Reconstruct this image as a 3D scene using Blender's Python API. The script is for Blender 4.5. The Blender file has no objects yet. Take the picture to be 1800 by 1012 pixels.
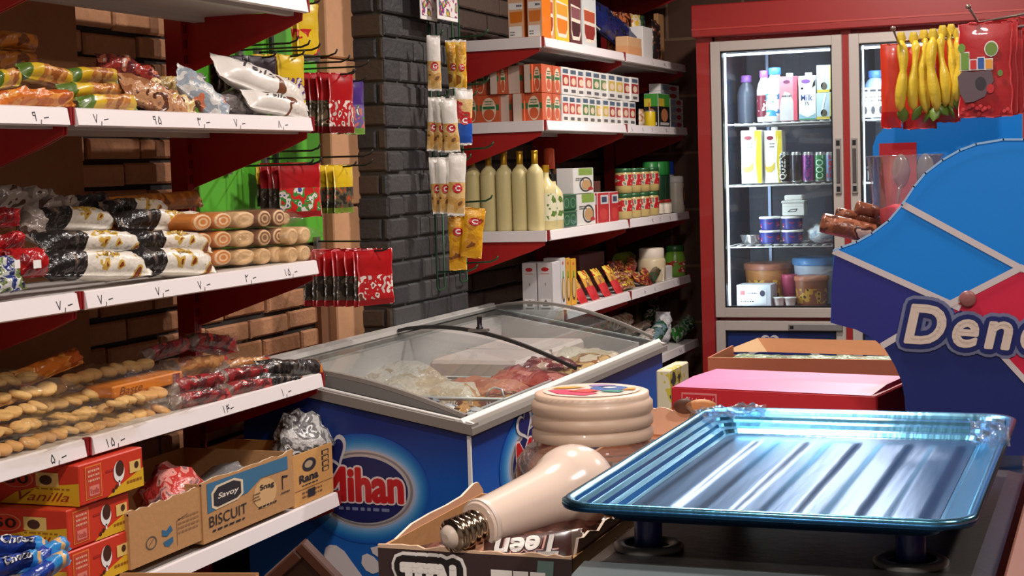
import bpy, math, random
from mathutils import Vector, Matrix, noise

D = bpy.data
SC = bpy.context.scene
COL = SC.collection
V = Vector
PI = math.pi
RN = random.Random(11)

# ------------------------------------------------------------------ camera
F, ROLL, PITCH, EYE, YAW = 2800.0, 1.76, 4.25, 1.45, 21.0
_p, _r, _y = (math.radians(a) for a in (PITCH, ROLL, YAW))
_fw = V((0, math.cos(_p), -math.sin(_p)))
_up = V((0, math.sin(_p), math.cos(_p)))
_rt = V((1, 0, 0))
RT = _rt * math.cos(_r) - _up * math.sin(_r)
UP = _rt * math.sin(_r) + _up * math.cos(_r)
_M = Matrix.Rotation(_y, 3, 'Z')
RT, UP, FW = _M @ RT, _M @ UP, _M @ _fw
ORG = V((0, 0, EYE))
cam = D.objects.new('camera', D.cameras.new('camera'))
COL.objects.link(cam)
cam.matrix_world = Matrix(((RT.x, UP.x, -FW.x, 0), (RT.y, UP.y, -FW.y, 0), (RT.z, UP.z, -FW.z, EYE), (0, 0, 0, 1)))
cam.data.sensor_width = 36
cam.data.lens = F / 1800 * 36
cam.data.clip_start = 0.05
SC.camera = cam

SC.view_settings.view_transform = 'Standard'
SC.view_settings.look = 'None'
SC.view_settings.gamma = 1
SC.view_settings.exposure = 0.35
world = D.worlds.new('world')
SC.world = world
world.use_nodes = True
world.node_tree.nodes['Background'].inputs[0].default_value = (0.9, 0.85, 0.85, 1)
world.node_tree.nodes['Background'].inputs[1].default_value = 0.12

# lamps of the shop: name, position, power, size
LAMPS = [((-0.65, 1.9, 2.62), 17), ((-0.65, 3.5, 2.62), 19), ((-0.75, 5.0, 2.62), 31), ((0.75, 0.6, 2.62), 24), ((0.8, 3.0, 2.62), 17), ((-0.5, -0.6, 2.62), 30)]
LAMP_COLOUR = (1.0, 0.9, 0.84)


def ray(x, y):
    return FW + RT * ((x - 900) / F) - UP * ((y - 506) / F)


def at_x(x, y, X):
    d = ray(x, y)
    return ORG + d * (X / d.x)


def at_y(x, y, Y):
    d = ray(x, y)
    return ORG + d * (Y / d.y)


def at_z(x, y, Z):
    d = ray(x, y)
    return ORG + d * ((Z - EYE) / d.z)


# ------------------------------------------------------------------ materials
def lin(c):
    def f(u):
        u /= 255.0
        return u / 12.92 if u <= 0.04045 else ((u + 0.055) / 1.055) ** 2.4
    return (f(c[0]), f(c[1]), f(c[2]), 1)


_MC = {}


def MT(c, rough=0.5, metal=0.0, coat=0.0, emit=0.0, bump=0.0, bscale=60, mottle=0.0):
    key = (tuple(c), rough, metal, coat, emit, bump, bscale, mottle)
    if key in _MC:
        return _MC[key]
    m = D.materials.new('paint')
    m.use_nodes = True
    nt = m.node_tree
    b = nt.nodes['Principled BSDF']
    b.inputs['Base Color'].default_value = lin(c)
    b.inputs['Roughness'].default_value = rough
    b.inputs['Metallic'].default_value = metal
    b.inputs['Coat Weight'].default_value = coat
    if emit:
        b.inputs['Emission Color'].default_value = lin(c)
        b.inputs['Emission Strength'].default_value = emit
    if bump or mottle:
        tc = nt.nodes.new('ShaderNodeTexCoord')
        no = nt.nodes.new('ShaderNodeTexNoise')
        no.inputs['Scale'].default_value = bscale
        no.inputs['Detail'].default_value = 4
        nt.links.new(tc.outputs['Object'], no.inputs['Vector'])
        if bump:
            bu = nt.nodes.new('ShaderNodeBump')
            bu.inputs['Strength'].default_value = bump
            bu.inputs['Distance'].default_value = 0.01
            nt.links.new(no.outputs['Fac'], bu.inputs['Height'])
            nt.links.new(bu.outputs['Normal'], b.inputs['Normal'])
        if mottle:
            mx = nt.nodes.new('ShaderNodeMix')
            mx.data_type = 'RGBA'
            L = lin(c)
            mx.inputs[6].default_value = tuple(u * (1 - mottle) for u in L[:3]) + (1,)
            mx.inputs[7].default_value = tuple(min(1, u * (1 + mottle)) for u in L[:3]) + (1,)
            nt.links.new(no.outputs['Fac'], mx.inputs[0])
            nt.links.new(mx.outputs[2], b.inputs['Base Color'])
    _MC[key] = m
    return m


def PM(cols, scale=25, rough=0.35, seed=0, bump=0.15, stretch=(1, 1, 1), coat=0.0):
    """printed wrapper: constant colour patches from noise. cols = [(colour, share), ...]"""
    key = ('pm', tuple((tuple(c), w) for c, w in cols), scale, rough, seed, bump, stretch)
    if key in _MC:
        return _MC[key]
    m = D.materials.new('printed_wrapper')
    m.use_nodes = True
    nt = m.node_tree
    b = nt.nodes['Principled BSDF']
    b.inputs['Roughness'].default_value = rough
    b.inputs['Coat Weight'].default_value = coat
    tc = nt.nodes.new('ShaderNodeTexCoord')
    mp = nt.nodes.new('ShaderNodeMapping')
    mp.inputs['Location'].default_value = (seed * 1.7, seed * 2.3, seed * 0.9)
    mp.inputs['Scale'].default_value = stretch
    no = nt.nodes.new('ShaderNodeTexNoise')
    no.inputs['Scale'].default_value = scale
    no.inputs['Detail'].default_value = 1.5
    rp = nt.nodes.new('ShaderNodeValToRGB')
    rp.color_ramp.interpolation = 'CONSTANT'
    tot = sum(w for _, w in cols)
    acc = 0.0
    el = rp.color_ramp.elements
    while len(el) < len(cols):
        el.new(0.5)
    for i, (c, w) in enumerate(cols):
        el[i].position = 0.0 if i == 0 else 0.28 + 0.44 * acc / tot
        el[i].color = lin(c)
        acc += w
    nt.links.new(tc.outputs['Object'], mp.inputs['Vector'])
    nt.links.new(mp.outputs['Vector'], no.inputs['Vector'])
    nt.links.new(no.outputs['Fac'], rp.inputs['Fac'])
    nt.links.new(rp.outputs['Color'], b.inputs['Base Color'])
    if bump:
        n2 = nt.nodes.new('ShaderNodeTexNoise')
        n2.inputs['Scale'].default_value = 70
        bu = nt.nodes.new('ShaderNodeBump')
        bu.inputs['Strength'].default_value = bump
        bu.inputs['Distance'].default_value = 0.01
        nt.links.new(tc.outputs['Object'], n2.inputs['Vector'])
        nt.links.new(n2.outputs['Fac'], bu.inputs['Height'])
        nt.links.new(bu.outputs['Normal'], b.inputs['Normal'])
    _MC[key] = m
    return m


def FILM(tint=(250, 248, 244), haze=0.03, rough=0.14, bump=0.35, bscale=45, gloss=0.35):
    """clear plastic film or thin glass: see-through plus a glossy skin"""
    key = ('film', tint, haze, rough, bump, bscale, gloss)
    if key in _MC:
        return _MC[key]
    m = D.materials.new('clear_film')
    m.use_nodes = True
    nt = m.node_tree
    for n in list(nt.nodes):
        nt.nodes.remove(n)
    out = nt.nodes.new('ShaderNodeOutputMaterial')
    tr = nt.nodes.new('ShaderNodeBsdfTransparent')
    tr.inputs[0].default_value = lin(tint)
    gl = nt.nodes.new('ShaderNodeBsdfGlossy')
    gl.inputs['Roughness'].default_value = rough
    df = nt.nodes.new('ShaderNodeBsdfDiffuse')
    df.inputs[0].default_value = (0.75, 0.73, 0.72, 1)
    fr = nt.nodes.new('ShaderNodeFresnel')
    fr.inputs[0].default_value = 1.45
    mul = nt.nodes.new('ShaderNodeMath')
    mul.operation = 'MULTIPLY_ADD'
    mul.inputs[1].default_value = 0.25 + 0.5 * gloss if not bump else 0.35 * gloss
    mul.inputs[2].default_value = gloss * 0.06
    nt.links.new(fr.outputs[0], mul.inputs[0])
    m1 = nt.nodes.new('ShaderNodeMixShader')
    m1.inputs[0].default_value = haze
    nt.links.new(tr.outputs[0], m1.inputs[1])
    nt.links.new(df.outputs[0], m1.inputs[2])
    m2 = nt.nodes.new('ShaderNodeMixShader')
    nt.links.new(mul.outputs[0], m2.inputs[0])
    nt.links.new(m1.outputs[0], m2.inputs[1])
    nt.links.new(gl.outputs[0], m2.inputs[2])
    nt.links.new(m2.outputs[0], out.inputs[0])
    if bump:
        tc = nt.nodes.new('ShaderNodeTexCoord')
        no = nt.nodes.new('ShaderNodeTexNoise')
        no.inputs['Scale'].default_value = bscale
        no.inputs['Detail'].default_value = 3
        bu = nt.nodes.new('ShaderNodeBump')
        bu.inputs['Strength'].default_value = bump
        bu.inputs['Distance'].default_value = 0.02
        nt.links.new(tc.outputs['Object'], no.inputs['Vector'])
        nt.links.new(no.outputs['Fac'], bu.inputs['Height'])
        for g in (gl, fr):
            nt.links.new(bu.outputs['Normal'], g.inputs['Normal'])
    _MC[key] = m
    return m


def TILES(c1, c2, joint, w, h, js=0.006, axis='x', rough=0.7, off=0.5):
    """tiled surface in object space; axis = the surface normal"""
    m = D.materials.new('tiles')
    m.use_nodes = True
    nt = m.node_tree
    b = nt.nodes['Principled BSDF']
    b.inputs['Roughness'].default_value = rough
    tc = nt.nodes.new('ShaderNodeTexCoord')
    sp = nt.nodes.new('ShaderNodeSeparateXYZ')
    cb = nt.nodes.new('ShaderNodeCombineXYZ')
    nt.links.new(tc.outputs['Object'], sp.inputs[0])
    a, d = {'x': ('Y', 'Z'), 'y': ('X', 'Z'), 'z': ('X', 'Y')}[axis]
    nt.links.new(sp.outputs[a], cb.inputs[0])
    nt.links.new(sp.outputs[d], cb.inputs[1])
    br = nt.nodes.new('ShaderNodeTexBrick')
    br.offset = off
    br.inputs['Scale'].default_value = 1
    br.inputs['Brick Width'].default_value = w
    br.inputs['Row Height'].default_value = h
    br.inputs['Mortar Size'].default_value = js
    br.inputs['Color1'].default_value = lin(c1)
    br.inputs['Color2'].default_value = lin(c2)
    br.inputs['Mortar'].default_value = lin(joint)
    nt.links.new(cb.outputs[0], br.inputs['Vector'])
    nt.links.new(br.outputs['Color'], b.inputs['Base Color'])
    return m


# ------------------------------------------------------------------ mesh building
class MB:
    def __init__(s):
        s.v, s.f, s.m, s.s, s.mats = [], [], [], [], []
        s.M = Matrix.Identity(4)

    def mi(s, mat):
        if mat not in s.mats:
            s.mats.append(mat)
        return s.mats.index(mat)

    def add(s, vs, fs, mat, smooth=False):
        o = len(s.v)
        s.v += [s.M @ V(p) for p in vs]
        many = isinstance(mat, (list, tuple))
        for i, f in enumerate(fs):
            s.f.append([o + k for k in f])
            s.m.append(s.mi(mat[i] if many else mat))
            s.s.append(smooth)
        return s

    def box(s, x0, x1, y0, y1, z0, z1, mat):
        """mat: one, or a dict with keys among x- x+ y- y+ z- z+ and '*'"""
        vs = [(x, y, z) for z in (z0, z1) for y in (y0, y1) for x in (x0, x1)]
        fs = [(0, 4, 6, 2), (1, 3, 7, 5), (0, 1, 5, 4), (2, 6, 7, 3), (0, 2, 3, 1), (4, 5, 7, 6)]
        if isinstance(mat, dict):
            mat = [mat.get(k, mat.get('*')) for k in ('x-', 'x+', 'y-', 'y+', 'z-', 'z+')]
        return s.add(vs, fs, mat)

    def rbox(s, x0, x1, y0, y1, z0, z1, mat, r=0.003):
        """box with chamfered edges"""
        X, Y, Z = (x0, x1), (y0, y1), (z0, z1)
        vs, idx = [], {}
        for i in (0, 1):
            for j in (0, 1):
                for k in (0, 1):
                    a = (r if i == 0 else -r, r if j == 0 else -r, r if k == 0 else -r)
                    for ax in range(3):
                        p = [X[i], Y[j], Z[k]]
                        for q in range(3):
                            if q != ax:
                                p[q] += a[q]
                        idx[(i, j, k, ax)] = len(vs)
                        vs.append(tuple(p))
        fs = []
        for ax in range(3):
            o1, o2 = [q for q in range(3) if q != ax]
            for e in (0, 1):
                q4 = []
                for (a, b) in ((0, 0), (1, 0), (1, 1), (0, 1)):
                    t = [0, 0, 0]
                    t[ax] = e
                    t[o1] = a
                    t[o2] = b
                    q4.append(idx[(t[0], t[1], t[2], ax)])
                fs.append(q4)
            for a in (0, 1):
                for b in (0, 1):
                    q4 = []
                    for (e, w) in ((0, o1), (1, o1), (1, o2), (0, o2)):
                        t = [0, 0, 0]
                        t[ax] = e
                        t[o1] = a
                        t[o2] = b
                        q4.append(idx[(t[0], t[1], t[2], w)])
                    fs.append(q4)
        for i in (0, 1):
            for j in (0, 1):
                for k in (0, 1):
                    fs.append([idx[(i, j, k, 0)], idx[(i, j, k, 1)], idx[(i, j, k, 2)]])
        # orient outward
        c = V(((x0 + x1) / 2, (y0 + y1) / 2, (z0 + z1) / 2))
        for f in fs:
            a, b, d = (V(vs[f[q]]) for q in range(3))
            if (b - a).cross(d - a).dot(a - c) < 0:
                f.reverse()
        return s.add(vs, fs, mat)

    def prism(s, pts, O, U, W, T, mat, edge=None):
        """polygon pts (u,v) in the frame O,U,W extruded by the vector T"""
        O, U, W, T = V(O), V(U), V(W), V(T)
        n = len(pts)
        a = [O + U * u + W * v for u, v in pts]
        vs = a + [p + T for p in a]
        fs = [list(range(n))[::-1], list(range(n, 2 * n))] + [[i, (i + 1) % n, n + (i + 1) % n, n + i] for i in range(n)]
        area = sum(pts[i][0] * pts[(i + 1) % n][1] - pts[(i + 1) % n][0] * pts[i][1] for i in range(n))
        if area * U.cross(W).dot(T) < 0:
            fs = [f[::-1] for f in fs]
        e = edge or mat
        return s.add(vs, fs, [mat, mat] + [e] * n)

    def lathe(s, prof, base, mat, n=20, axis=None, smooth=True, cap=True):
        """profile of (r, h) around a vertical (or given) axis; mat one or a list per ring band"""
        base = V(base)
        ax = V(axis).normalized() if axis else V((0, 0, 1))
        e1 = ax.orthogonal().normalized()
        e2 = ax.cross(e1)
        vs = []
        for r, h in prof:
            for k in range(n):
                t = 2 * PI * k / n
                vs.append(base + ax * h + (e1 * math.cos(t) + e2 * math.sin(t)) * r)
        fs, ms = [], []
        for i in range(len(prof) - 1):
            for k in range(n):
                fs.append((i * n + k, i * n + (k + 1) % n, (i + 1) * n + (k + 1) % n, (i + 1) * n + k))
                ms.append(mat[i] if isinstance(mat, list) else mat)
        s.add(vs, fs, ms, smooth)
        if cap:
            m0 = mat[0] if isinstance(mat, list) else mat
            m1 = mat[-1] if isinstance(mat, list) else mat
            s.add(vs[:n], [list(range(n))[::-1]], m0)
            s.add(vs[-n:], [list(range(n))], m1)
        return s

    def tube(s, pts, r, mat, n=7, closed=False):
        pts = [V(p) for p in pts]
        m = len(pts)
        vs = []
        e = None
        for i, p in enumerate(pts):
            if closed:
                d = pts[(i + 1) % m] - pts[i - 1]
            else:
                d = pts[min(i + 1, m - 1)] - pts[max(i - 1, 0)]
            d.normalize()
            e = d.orthogonal().normalized() if e is None else (e - d * e.dot(d)).normalized()
            g = d.cross(e)
            rr = r[i] if isinstance(r, (list, tuple)) else r
            for k in range(n):
                t = 2 * PI * k / n
                vs.append(p + (e * math.cos(t) + g * math.sin(t)) * rr)
        fs = []
        for i in range(m if closed else m - 1):
            for k in range(n):
                j = (i + 1) % m
                fs.append((i * n + k, i * n + (k + 1) % n, j * n + (k + 1) % n, j * n + k))
        if not closed:
            fs.append(list(range(n))[::-1])
            fs.append([(m - 1) * n + k for k in range(n)])
        return s.add(vs, fs, mat, True)

    def build(s, name, parent=None, origin=None):
        """link as one mesh object. origin: world point; verts are given in world space"""
        me = D.meshes.new(name)
        org = V(origin) if origin is not None else V((0, 0, 0))
        me.from_pydata([tuple(p - org) for p in s.v], [], s.f)
        for m in s.mats:
            me.materials.append(m)
        me.polygons.foreach_set('material_index', s.m)
        me.polygons.foreach_set('use_smooth', s.s)
        me.update()
        o = D.objects.new(name, me)
        COL.objects.link(o)
        if parent is not None:
            o.parent = parent
        return o


def root_loc(o):
    p = V((0, 0, 0))
    while o is not None:
        p += o.location
        o = o.parent
    return p


def tag(o, label, cat, group=None, kind=None):
    o['label'] = label
    o['category'] = cat
    if group:
        o['group'] = group
    if kind:
        o['kind'] = kind
    return o


def empty(name, loc, label, cat, group=None):
    o = D.objects.new(name, None)
    COL.objects.link(o)
    o.location = loc
    o.empty_display_size = 0.02
    return tag(o, label, cat, group)


def part(mb, name, parent, label=None):
    o = mb.build(name, parent, root_loc(parent))
    if label:
        o['label'] = label
    return o


def solo(mb, name, label, cat, group=None, kind=None):
    n = len(mb.v)
    c = V((sum(p.x for p in mb.v) / n, sum(p.y for p in mb.v) / n, min(p.z for p in mb.v)))
    o = mb.build(name, None, c)
    o.location = c
    return tag(o, label, cat, group, kind)


def struct(mb, name):
    o = mb.build(name)
    o['kind'] = 'structure'
    return o


def dup(src, off, label, rz=0.0):
    """copy a thing with its parts and sub-parts, moved by off"""
    r = src.copy()
    COL.objects.link(r)
    r.location = src.location + V(off)
    if rz:
        r.rotation_euler.z = src.rotation_euler.z + rz
    r['label'] = label
    for ch in list(src.children):
        c = ch.copy()
        COL.objects.link(c)
        c.parent = r
        for g in list(ch.children):
            d = g.copy()
            COL.objects.link(d)
            d.parent = c
    return r


ORD = ['first', 'second', 'third', 'fourth', 'fifth', 'sixth', 'seventh', 'eighth', 'ninth', 'tenth', 'eleventh', 'twelfth', 'thirteenth', 'fourteenth']

# ------------------------------------------------------------------ lettering
_TX = {}


def glyphs(txt, bold=0.0, shear=0.0, space=1.0):
    key = (txt, bold, shear, space)
    if key not in _TX:
        cu = D.curves.new('lettering', 'FONT')
        cu.body = txt
        cu.size = 1
        cu.offset = bold
        cu.shear = shear
        cu.space_character = space
        cu.resolution_u = 4
        ob = D.objects.new('lettering', cu)
        COL.objects.link(ob)
        dg = bpy.context.evaluated_depsgraph_get()
        dg.update()
        me = D.meshes.new_from_object(ob.evaluated_get(dg))
        vs = [(v.co.x, v.co.y) for v in me.vertices]
        fs = [tuple(p.vertices) for p in me.polygons]
        D.objects.remove(ob)
        D.meshes.remove(me)
        D.curves.remove(cu)
        x0 = min(p[0] for p in vs)
        x1 = max(p[0] for p in vs)
        y0 = min(p[1] for p in vs)
        y1 = max(p[1] for p in vs)
        _TX[key] = (vs, fs, x0, x1, y0, y1)
    return _TX[key]


class Face:
    """a flat print area: origin O, full width vector U, full height vector W; normalised coordinates"""

    def __init__(s, mb, O, U, W):
        s.mb, s.O, s.U, s.W = mb, V(O), V(U), V(W)
        s.N = s.U.cross(s.W).normalized()

    def P(s, u, v, k=1):
        return s.O + s.U * u + s.W * v + s.N * (0.0005 * k)

    def poly(s, pts, mat, k=1):
        a = sum(pts[i][0] * pts[(i + 1) % len(pts)][1] - pts[(i + 1) % len(pts)][0] * pts[i][1] for i in range(len(pts)))
        f = list(range(len(pts)))
        s.mb.add([s.P(u, v, k) for u, v in pts], [f if a > 0 else f[::-1]], mat)

    def rect(s, u0, v0, u1, v1, mat, k=1):
        s.poly([(u0, v0), (u1, v0), (u1, v1), (u0, v1)], mat, k)

    def ell(s, cu, cv, ru, rv, mat, k=1, n=28, a0=0, a1=2 * PI):
        s.poly([(cu + ru * math.cos(a0 + (a1 - a0) * i / n), cv + rv * math.sin(a0 + (a1 - a0) * i / n)) for i in range(n)], mat, k)

    def ring(s, cu, cv, ru, rv, w, mat, k=1, n=32):
        for i in range(n):
            a, b = 2 * PI * i / n, 2 * PI * (i + 1) / n
            s.poly([(cu + ru * math.cos(a), cv + rv * math.sin(a)), (cu + ru * math.cos(b), cv + rv * math.sin(b)),
                    (cu + ru * (1 - w) * math.cos(b), cv + rv * (1 - w) * math.sin(b)), (cu + ru * (1 - w) * math.cos(a), cv + rv * (1 - w) * math.sin(a))], mat, k)

    def line(s, pts, w, mat, k=1):
        """ribbon of real width w (metres)"""
        q = [s.P(u, v, k) for u, v in pts]
        for a, b in zip(q, q[1:]):
            d = (b - a)
            if d.length < 1e-6:
                continue
            t = d.normalized().cross(s.N) * (w / 2)
            e = d.normalized() * (w * 0.3)
            s.mb.add([a - e + t, b + e + t, b + e - t, a - e - t], [(0, 1, 2, 3)], mat)

    def text(s, txt, u0, v0, u1, v1, mat, k=2, bold=0.0, shear=0.0, rot=None, base=None, space=1.0):
        """fit the text in the rectangle"""
        vs, fs, x0, x1, y0, y1 = glyphs(txt, bold, shear, space)
        if base is not None:
            _, _, x0, x1, y0, y1 = glyphs(txt, base, shear, space)
        su, sv = (u1 - u0) / (x1 - x0), (v1 - v0) / (y1 - y0)
        pts = []
        for x, y in vs:
            a, b = u0 + (x - x0) * su, v0 + (y - y0) * sv
            if rot:
                b += rot * (a - u0)
            pts.append(s.P(a, b, k))
        s.mb.add(pts, fs, mat)

    def fat(s, txt, u0, v0, u1, v1, mat, k=2, o=0.002, shear=0.0, rot=0.0, bold=0.0, space=1.0):
        """lettering swollen by o metres with round corners"""
        vs, fs, x0, x1, y0, y1 = glyphs(txt, bold, shear, space)
        su, sv = (u1 - u0) / (x1 - x0), (v1 - v0) / (y1 - y0)
        pts = [s.P(u0 + (x - x0) * su, v0 + (y - y0) * sv + rot * (x - x0) * su, k) for x, y in vs]
        s.mb.add(pts, fs, mat)
        if o <= 0:
            return
        cnt = {}
        for f in fs:
            for a, b in zip(f, f[1:] + f[:1]):
                e = (min(a, b), max(a, b))
                cnt[e] = cnt.get(e, 0) + 1
        e1 = s.U.normalized()
        e2 = s.N.cross(e1)
        used = set()
        st = 0
        for (a, b), c in cnt.items():
            if c != 1:
                continue
            st += 1
            up = s.N * (0.000006 * (st % 40 + 1))
            d = pts[b] - pts[a]
            if d.length < 1e-7:
                continue
            t = d.normalized().cross(s.N) * o
            s.mb.add([pts[a] + t + up, pts[b] + t + up, pts[b] - t + up, pts[a] - t + up], [(3, 2, 1, 0)], mat)
            used.add(a)
            used.add(b)
        for a in used:
            st += 1
            up = s.N * (0.000006 * (st % 40 + 42))
            s.mb.add([pts[a] + up + (e1 * math.cos(PI * q / 4) + e2 * math.sin(PI * q / 4)) * o for q in range(8)], [tuple(range(8))], mat)

    def scribble(s, u0, v0, u1, v1, mat, rows=2, k=1, seed=0):
        """lines of tiny print"""
        rr = random.Random(seed)
        h = (v1 - v0) / rows
        for r in range(rows):
            u = u0
            while u < u1 - 0.01:
                w = (u1 - u0) * rr.uniform(0.06, 0.2)
                e = min(u1, u + w)
                s.rect(u, v0 + r * h + h * 0.25, e, v0 + r * h + h * 0.7, mat, k)
                u = e + (u1 - u0) * 0.05


DIG = {'7': [[(0, 1), (.5, 0), (1, 1)]], '8': [[(0, 0), (.5, 1), (1, 0)]], '1': [[(.4, 1), (.6, 0)]],
       '5': [[(.5, 1), (.1, .35), (.25, 0), (.5, .15), (.8, 0), (.95, .35), (.5, 1)]], '2': [[(.2, 0), (.1, 1), (.5, .7), (1, .95)]],
       '3': [[(.2, 0), (0, 1), (.3, .75), (.5, 1), (.7, .75), (1, 1)]], '4': [[(.2, 0), (.1, 1)], [(1, 1), (.3, .8), (1, .5), (.2, .45)]],
       '9': [[(.7, 0), (.7, 1), (.1, .95), (.15, .6), (.7, .6)]], ',': [[(.6, .1), (.4, -.35)]], '-': [[(0, .35), (1.1, .45)]]}


def price(face, u, v, du, dv, txt, mat, w=0.0022):
    for ch in txt:
        for st in DIG[ch]:
            face.line([(u + a * du, v + b * dv) for a, b in st], w, mat, 1)
        u += du * 1.35


# ------------------------------------------------------------------ soft packs
def TRS(loc, rx=0.0, ry=0.0, rz=0.0):
    return Matrix.Translation(V(loc)) @ Matrix.Rotation(rz, 4, 'Z') @ Matrix.Rotation(ry, 4, 'Y') @ Matrix.Rotation(rx, 4, 'X')


def pouch(mb, M, L, W, T, matf, seed=0, crimp=0.06, nu=22, nv=10, wr=0.1, fill=2.6, twist=0.0):
    """pillow pack: length L on x, width W on y, thickness T on z. matf: material or f(u,v,top), u,v in -1..1"""
    f = matf if callable(matf) else (lambda u, v, t: matf)
    off = V((seed * 3.1, seed * 1.7, seed * 2.3))

    def hz(u, v):
        a = max(0.0, 1 - abs(u / (1 - crimp * 1.3)) ** (fill * 1.8)) if abs(u) < 1 - crimp * 1.3 else 0.0
        return (a ** 0.6) * (max(0.0, 1 - abs(v) ** fill) ** 0.6)

    def pos(u, v, top):
        h = hz(u, v)
        q = noise.noise(off + V((u * 4, v * 3, 1.0 if top else 4.0))) + 0.6 * noise.noise(off + V((u * 11, v * 4, 2.0 if top else 7.0)))
        z = (1 if top else -1) * h * T / 2 * (1 + wr * 2.2 * q)
        wob = 0.04 * W * noise.noise(off + V((u * 3, 5.0, 0)))
        x = u * L / 2
        # pinch towards the crimped ends
        y = v * W / 2 * (1 - 0.10 * (1 - abs(u)) * (0.5 + 0.5 * h)) + wob
        if abs(u) > 1 - crimp * 1.4:
            z += T * 0.10 * noise.noise(off + V((u * 2, v * 6, 9.0)))
            x += 0.02 * L * noise.noise(off + V((u, v * 5, 3.0)))
        if twist:
            z += twist * u * v * W
        return (x, y, z)

    us = [-1, -1 + crimp * 0.7, -1 + crimp * 1.3] + [(-1 + crimp * 1.3) + (2 - 2.6 * crimp) * i / (nu - 5) for i in range(1, nu - 5)] + [1 - crimp * 1.3, 1 - crimp * 0.7, 1]
    vv = [math.sin(PI / 2 * (-1 + 2 * j / nv)) for j in range(nv + 1)]
    vs, fs, ms = [], [], []
    n1 = len(vv)
    for top in (1, 0):
        for u in us:
            for v in vv:
                vs.append(pos(u, v, top))
    half = len(us) * n1
    for t in (0, 1):
        for i in range(len(us) - 1):
            for j in range(nv):
                a = t * half + i * n1 + j
                q = (a, a + n1, a + n1 + 1, a + 1)
                fs.append(q if t == 0 else q[::-1])
                ms.append(f((us[i] + us[i + 1]) / 2, (vv[j] + vv[j + 1]) / 2, t == 0))
    # close the rim
    rim = [i * n1 for i in range(len(us))] + [(len(us) - 1) * n1 + j for j in range(1, n1)] + [i * n1 + nv for i in range(len(us) - 2, -1, -1)] + [j for j in range(nv - 1, 0, -1)]
    for a, b in zip(rim, rim[1:] + rim[:1]):
        fs.append((a, half + a, half + b, b))
        ms.append(f(0.9, 0.9, True) if abs(vs[a][0]) < L * 0.44 else f(vs[a][0] / (L / 2), 0, True))
    old = mb.M
    mb.M = old @ M
    mb.add(vs, fs, ms, True)

    def put(fsh, u, v, k=0.0007):
        x, y, z = pos(u, v, True)
        return (x, y, z + k)
    mb.M = old
    return pos


def pouch_text(mb, M, pos, txt, u0, v0, u1, v1, mat, bold=0.02, shear=0.0, lift=0.0012, turn=False):
    vs, fs, x0, x1, y0, y1 = glyphs(txt, bold, shear)
    pts = []
    for x, y in vs:
        u = u0 + (x - x0) / (x1 - x0) * (u1 - u0)
        v = v0 + (y - y0) / (y1 - y0) * (v1 - v0)
        if turn:      # hanging pack: letters upright, reading across
            u = u0 + (y - y0) / (y1 - y0) * (u1 - u0)
            v = v1 - (x - x0) / (x1 - x0) * (v1 - v0)
        p = pos(u, v, True)
        pts.append((p[0], p[1], p[2] + lift))
    old = mb.M
    mb.M = old @ M
    mb.add(pts, fs, mat)
    mb.M = old


def blob(mb, M, sx, sy, sz, mat, seed=0, amp=0.25, n=14, m=10, freq=2.2):
    """crumpled rounded lump"""
    off = V((seed * 2.7, seed * 1.3, seed * 3.9))
    vs, fs = [], []
    for i in range(m + 1):
        t = PI * i / m
        for k in range(n):
            p = 2 * PI * k / n
            d = V((math.sin(t) * math.cos(p), math.sin(t) * math.sin(p), math.cos(t)))
            r = 1 + amp * (noise.noise(off + d * freq) + 0.6 * noise.noise(off + d * freq * 2.7))
            vs.append((d.x * r * sx, d.y * r * sy, max(-1, d.z * r) * sz))
    for i in range(m):
        for k in range(n):
            fs.append((i * n + k, (i + 1) * n + k, (i + 1) * n + (k + 1) % n, i * n + (k + 1) % n))
    old = mb.M
    mb.M = old @ M
    mb.add(vs, fs, mat, True)
    mb.M = old


# ------------------------------------------------------------------ common colours
RED = MT((150, 22, 24), 0.45)
REDF = MT((165, 30, 28), 0.4)
LIP = MT((240, 232, 232), 0.35, coat=0.2)
STEELW = MT((205, 200, 196), 0.4)
ALU = MT((190, 188, 184), 0.32, 0.75)
ALUF = MT((150, 143, 136), 0.42, 0.25)
BLACK = MT((16, 16, 18), 0.4)
DARK = MT((34, 33, 36), 0.5)
WHITE = MT((238, 236, 232), 0.4)
CREAM = MT((226, 214, 196), 0.5)
KRAFT = MT((186, 138, 90), 0.8, bump=0.1, bscale=90, mottle=0.08)
KRAFT2 = MT((170, 120, 76), 0.8, bump=0.1, bscale=90, mottle=0.08)
INK = MT((40, 36, 44), 0.7)
GOLD = MT((196, 150, 40), 0.3, 0.6)
GREENW = MT((34, 92, 48), 0.45)
CLEAR = FILM()
CLEARB = FILM((253, 251, 247), 0.015, 0.12, 0.5, 60, 0.36)
GLASS = FILM((236, 242, 242), 0.02, 0.02, 0.0, 1, 0.35)

# ================================================================== THE ROOM
WX = -2.12          # face of the left wall
BY = 6.88           # face of the end wall
MORTAR = MT((38, 30, 26), 0.9)
BR1, BR2, BR3 = (MT(c, 0.85, bump=0.35, bscale=70, mottle=0.16) for c in ((166, 116, 80), (156, 105, 70), (176, 126, 90)))
GR1, GR2, GR3 = (MT(c, 0.55, bump=0.35, bscale=60, mottle=0.2) for c in ((58, 57, 58), (50, 50, 52), (66, 65, 66)))
GJ = MT((64, 62, 60), 0.7, bump=0.3, bscale=60)
CLAD = MT((200, 150, 110), 0.75, bump=0.08, bscale=40, mottle=0.1)
CLADD = MT((150, 100, 62), 0.75, bump=0.08, bscale=40, mottle=0.1)


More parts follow.
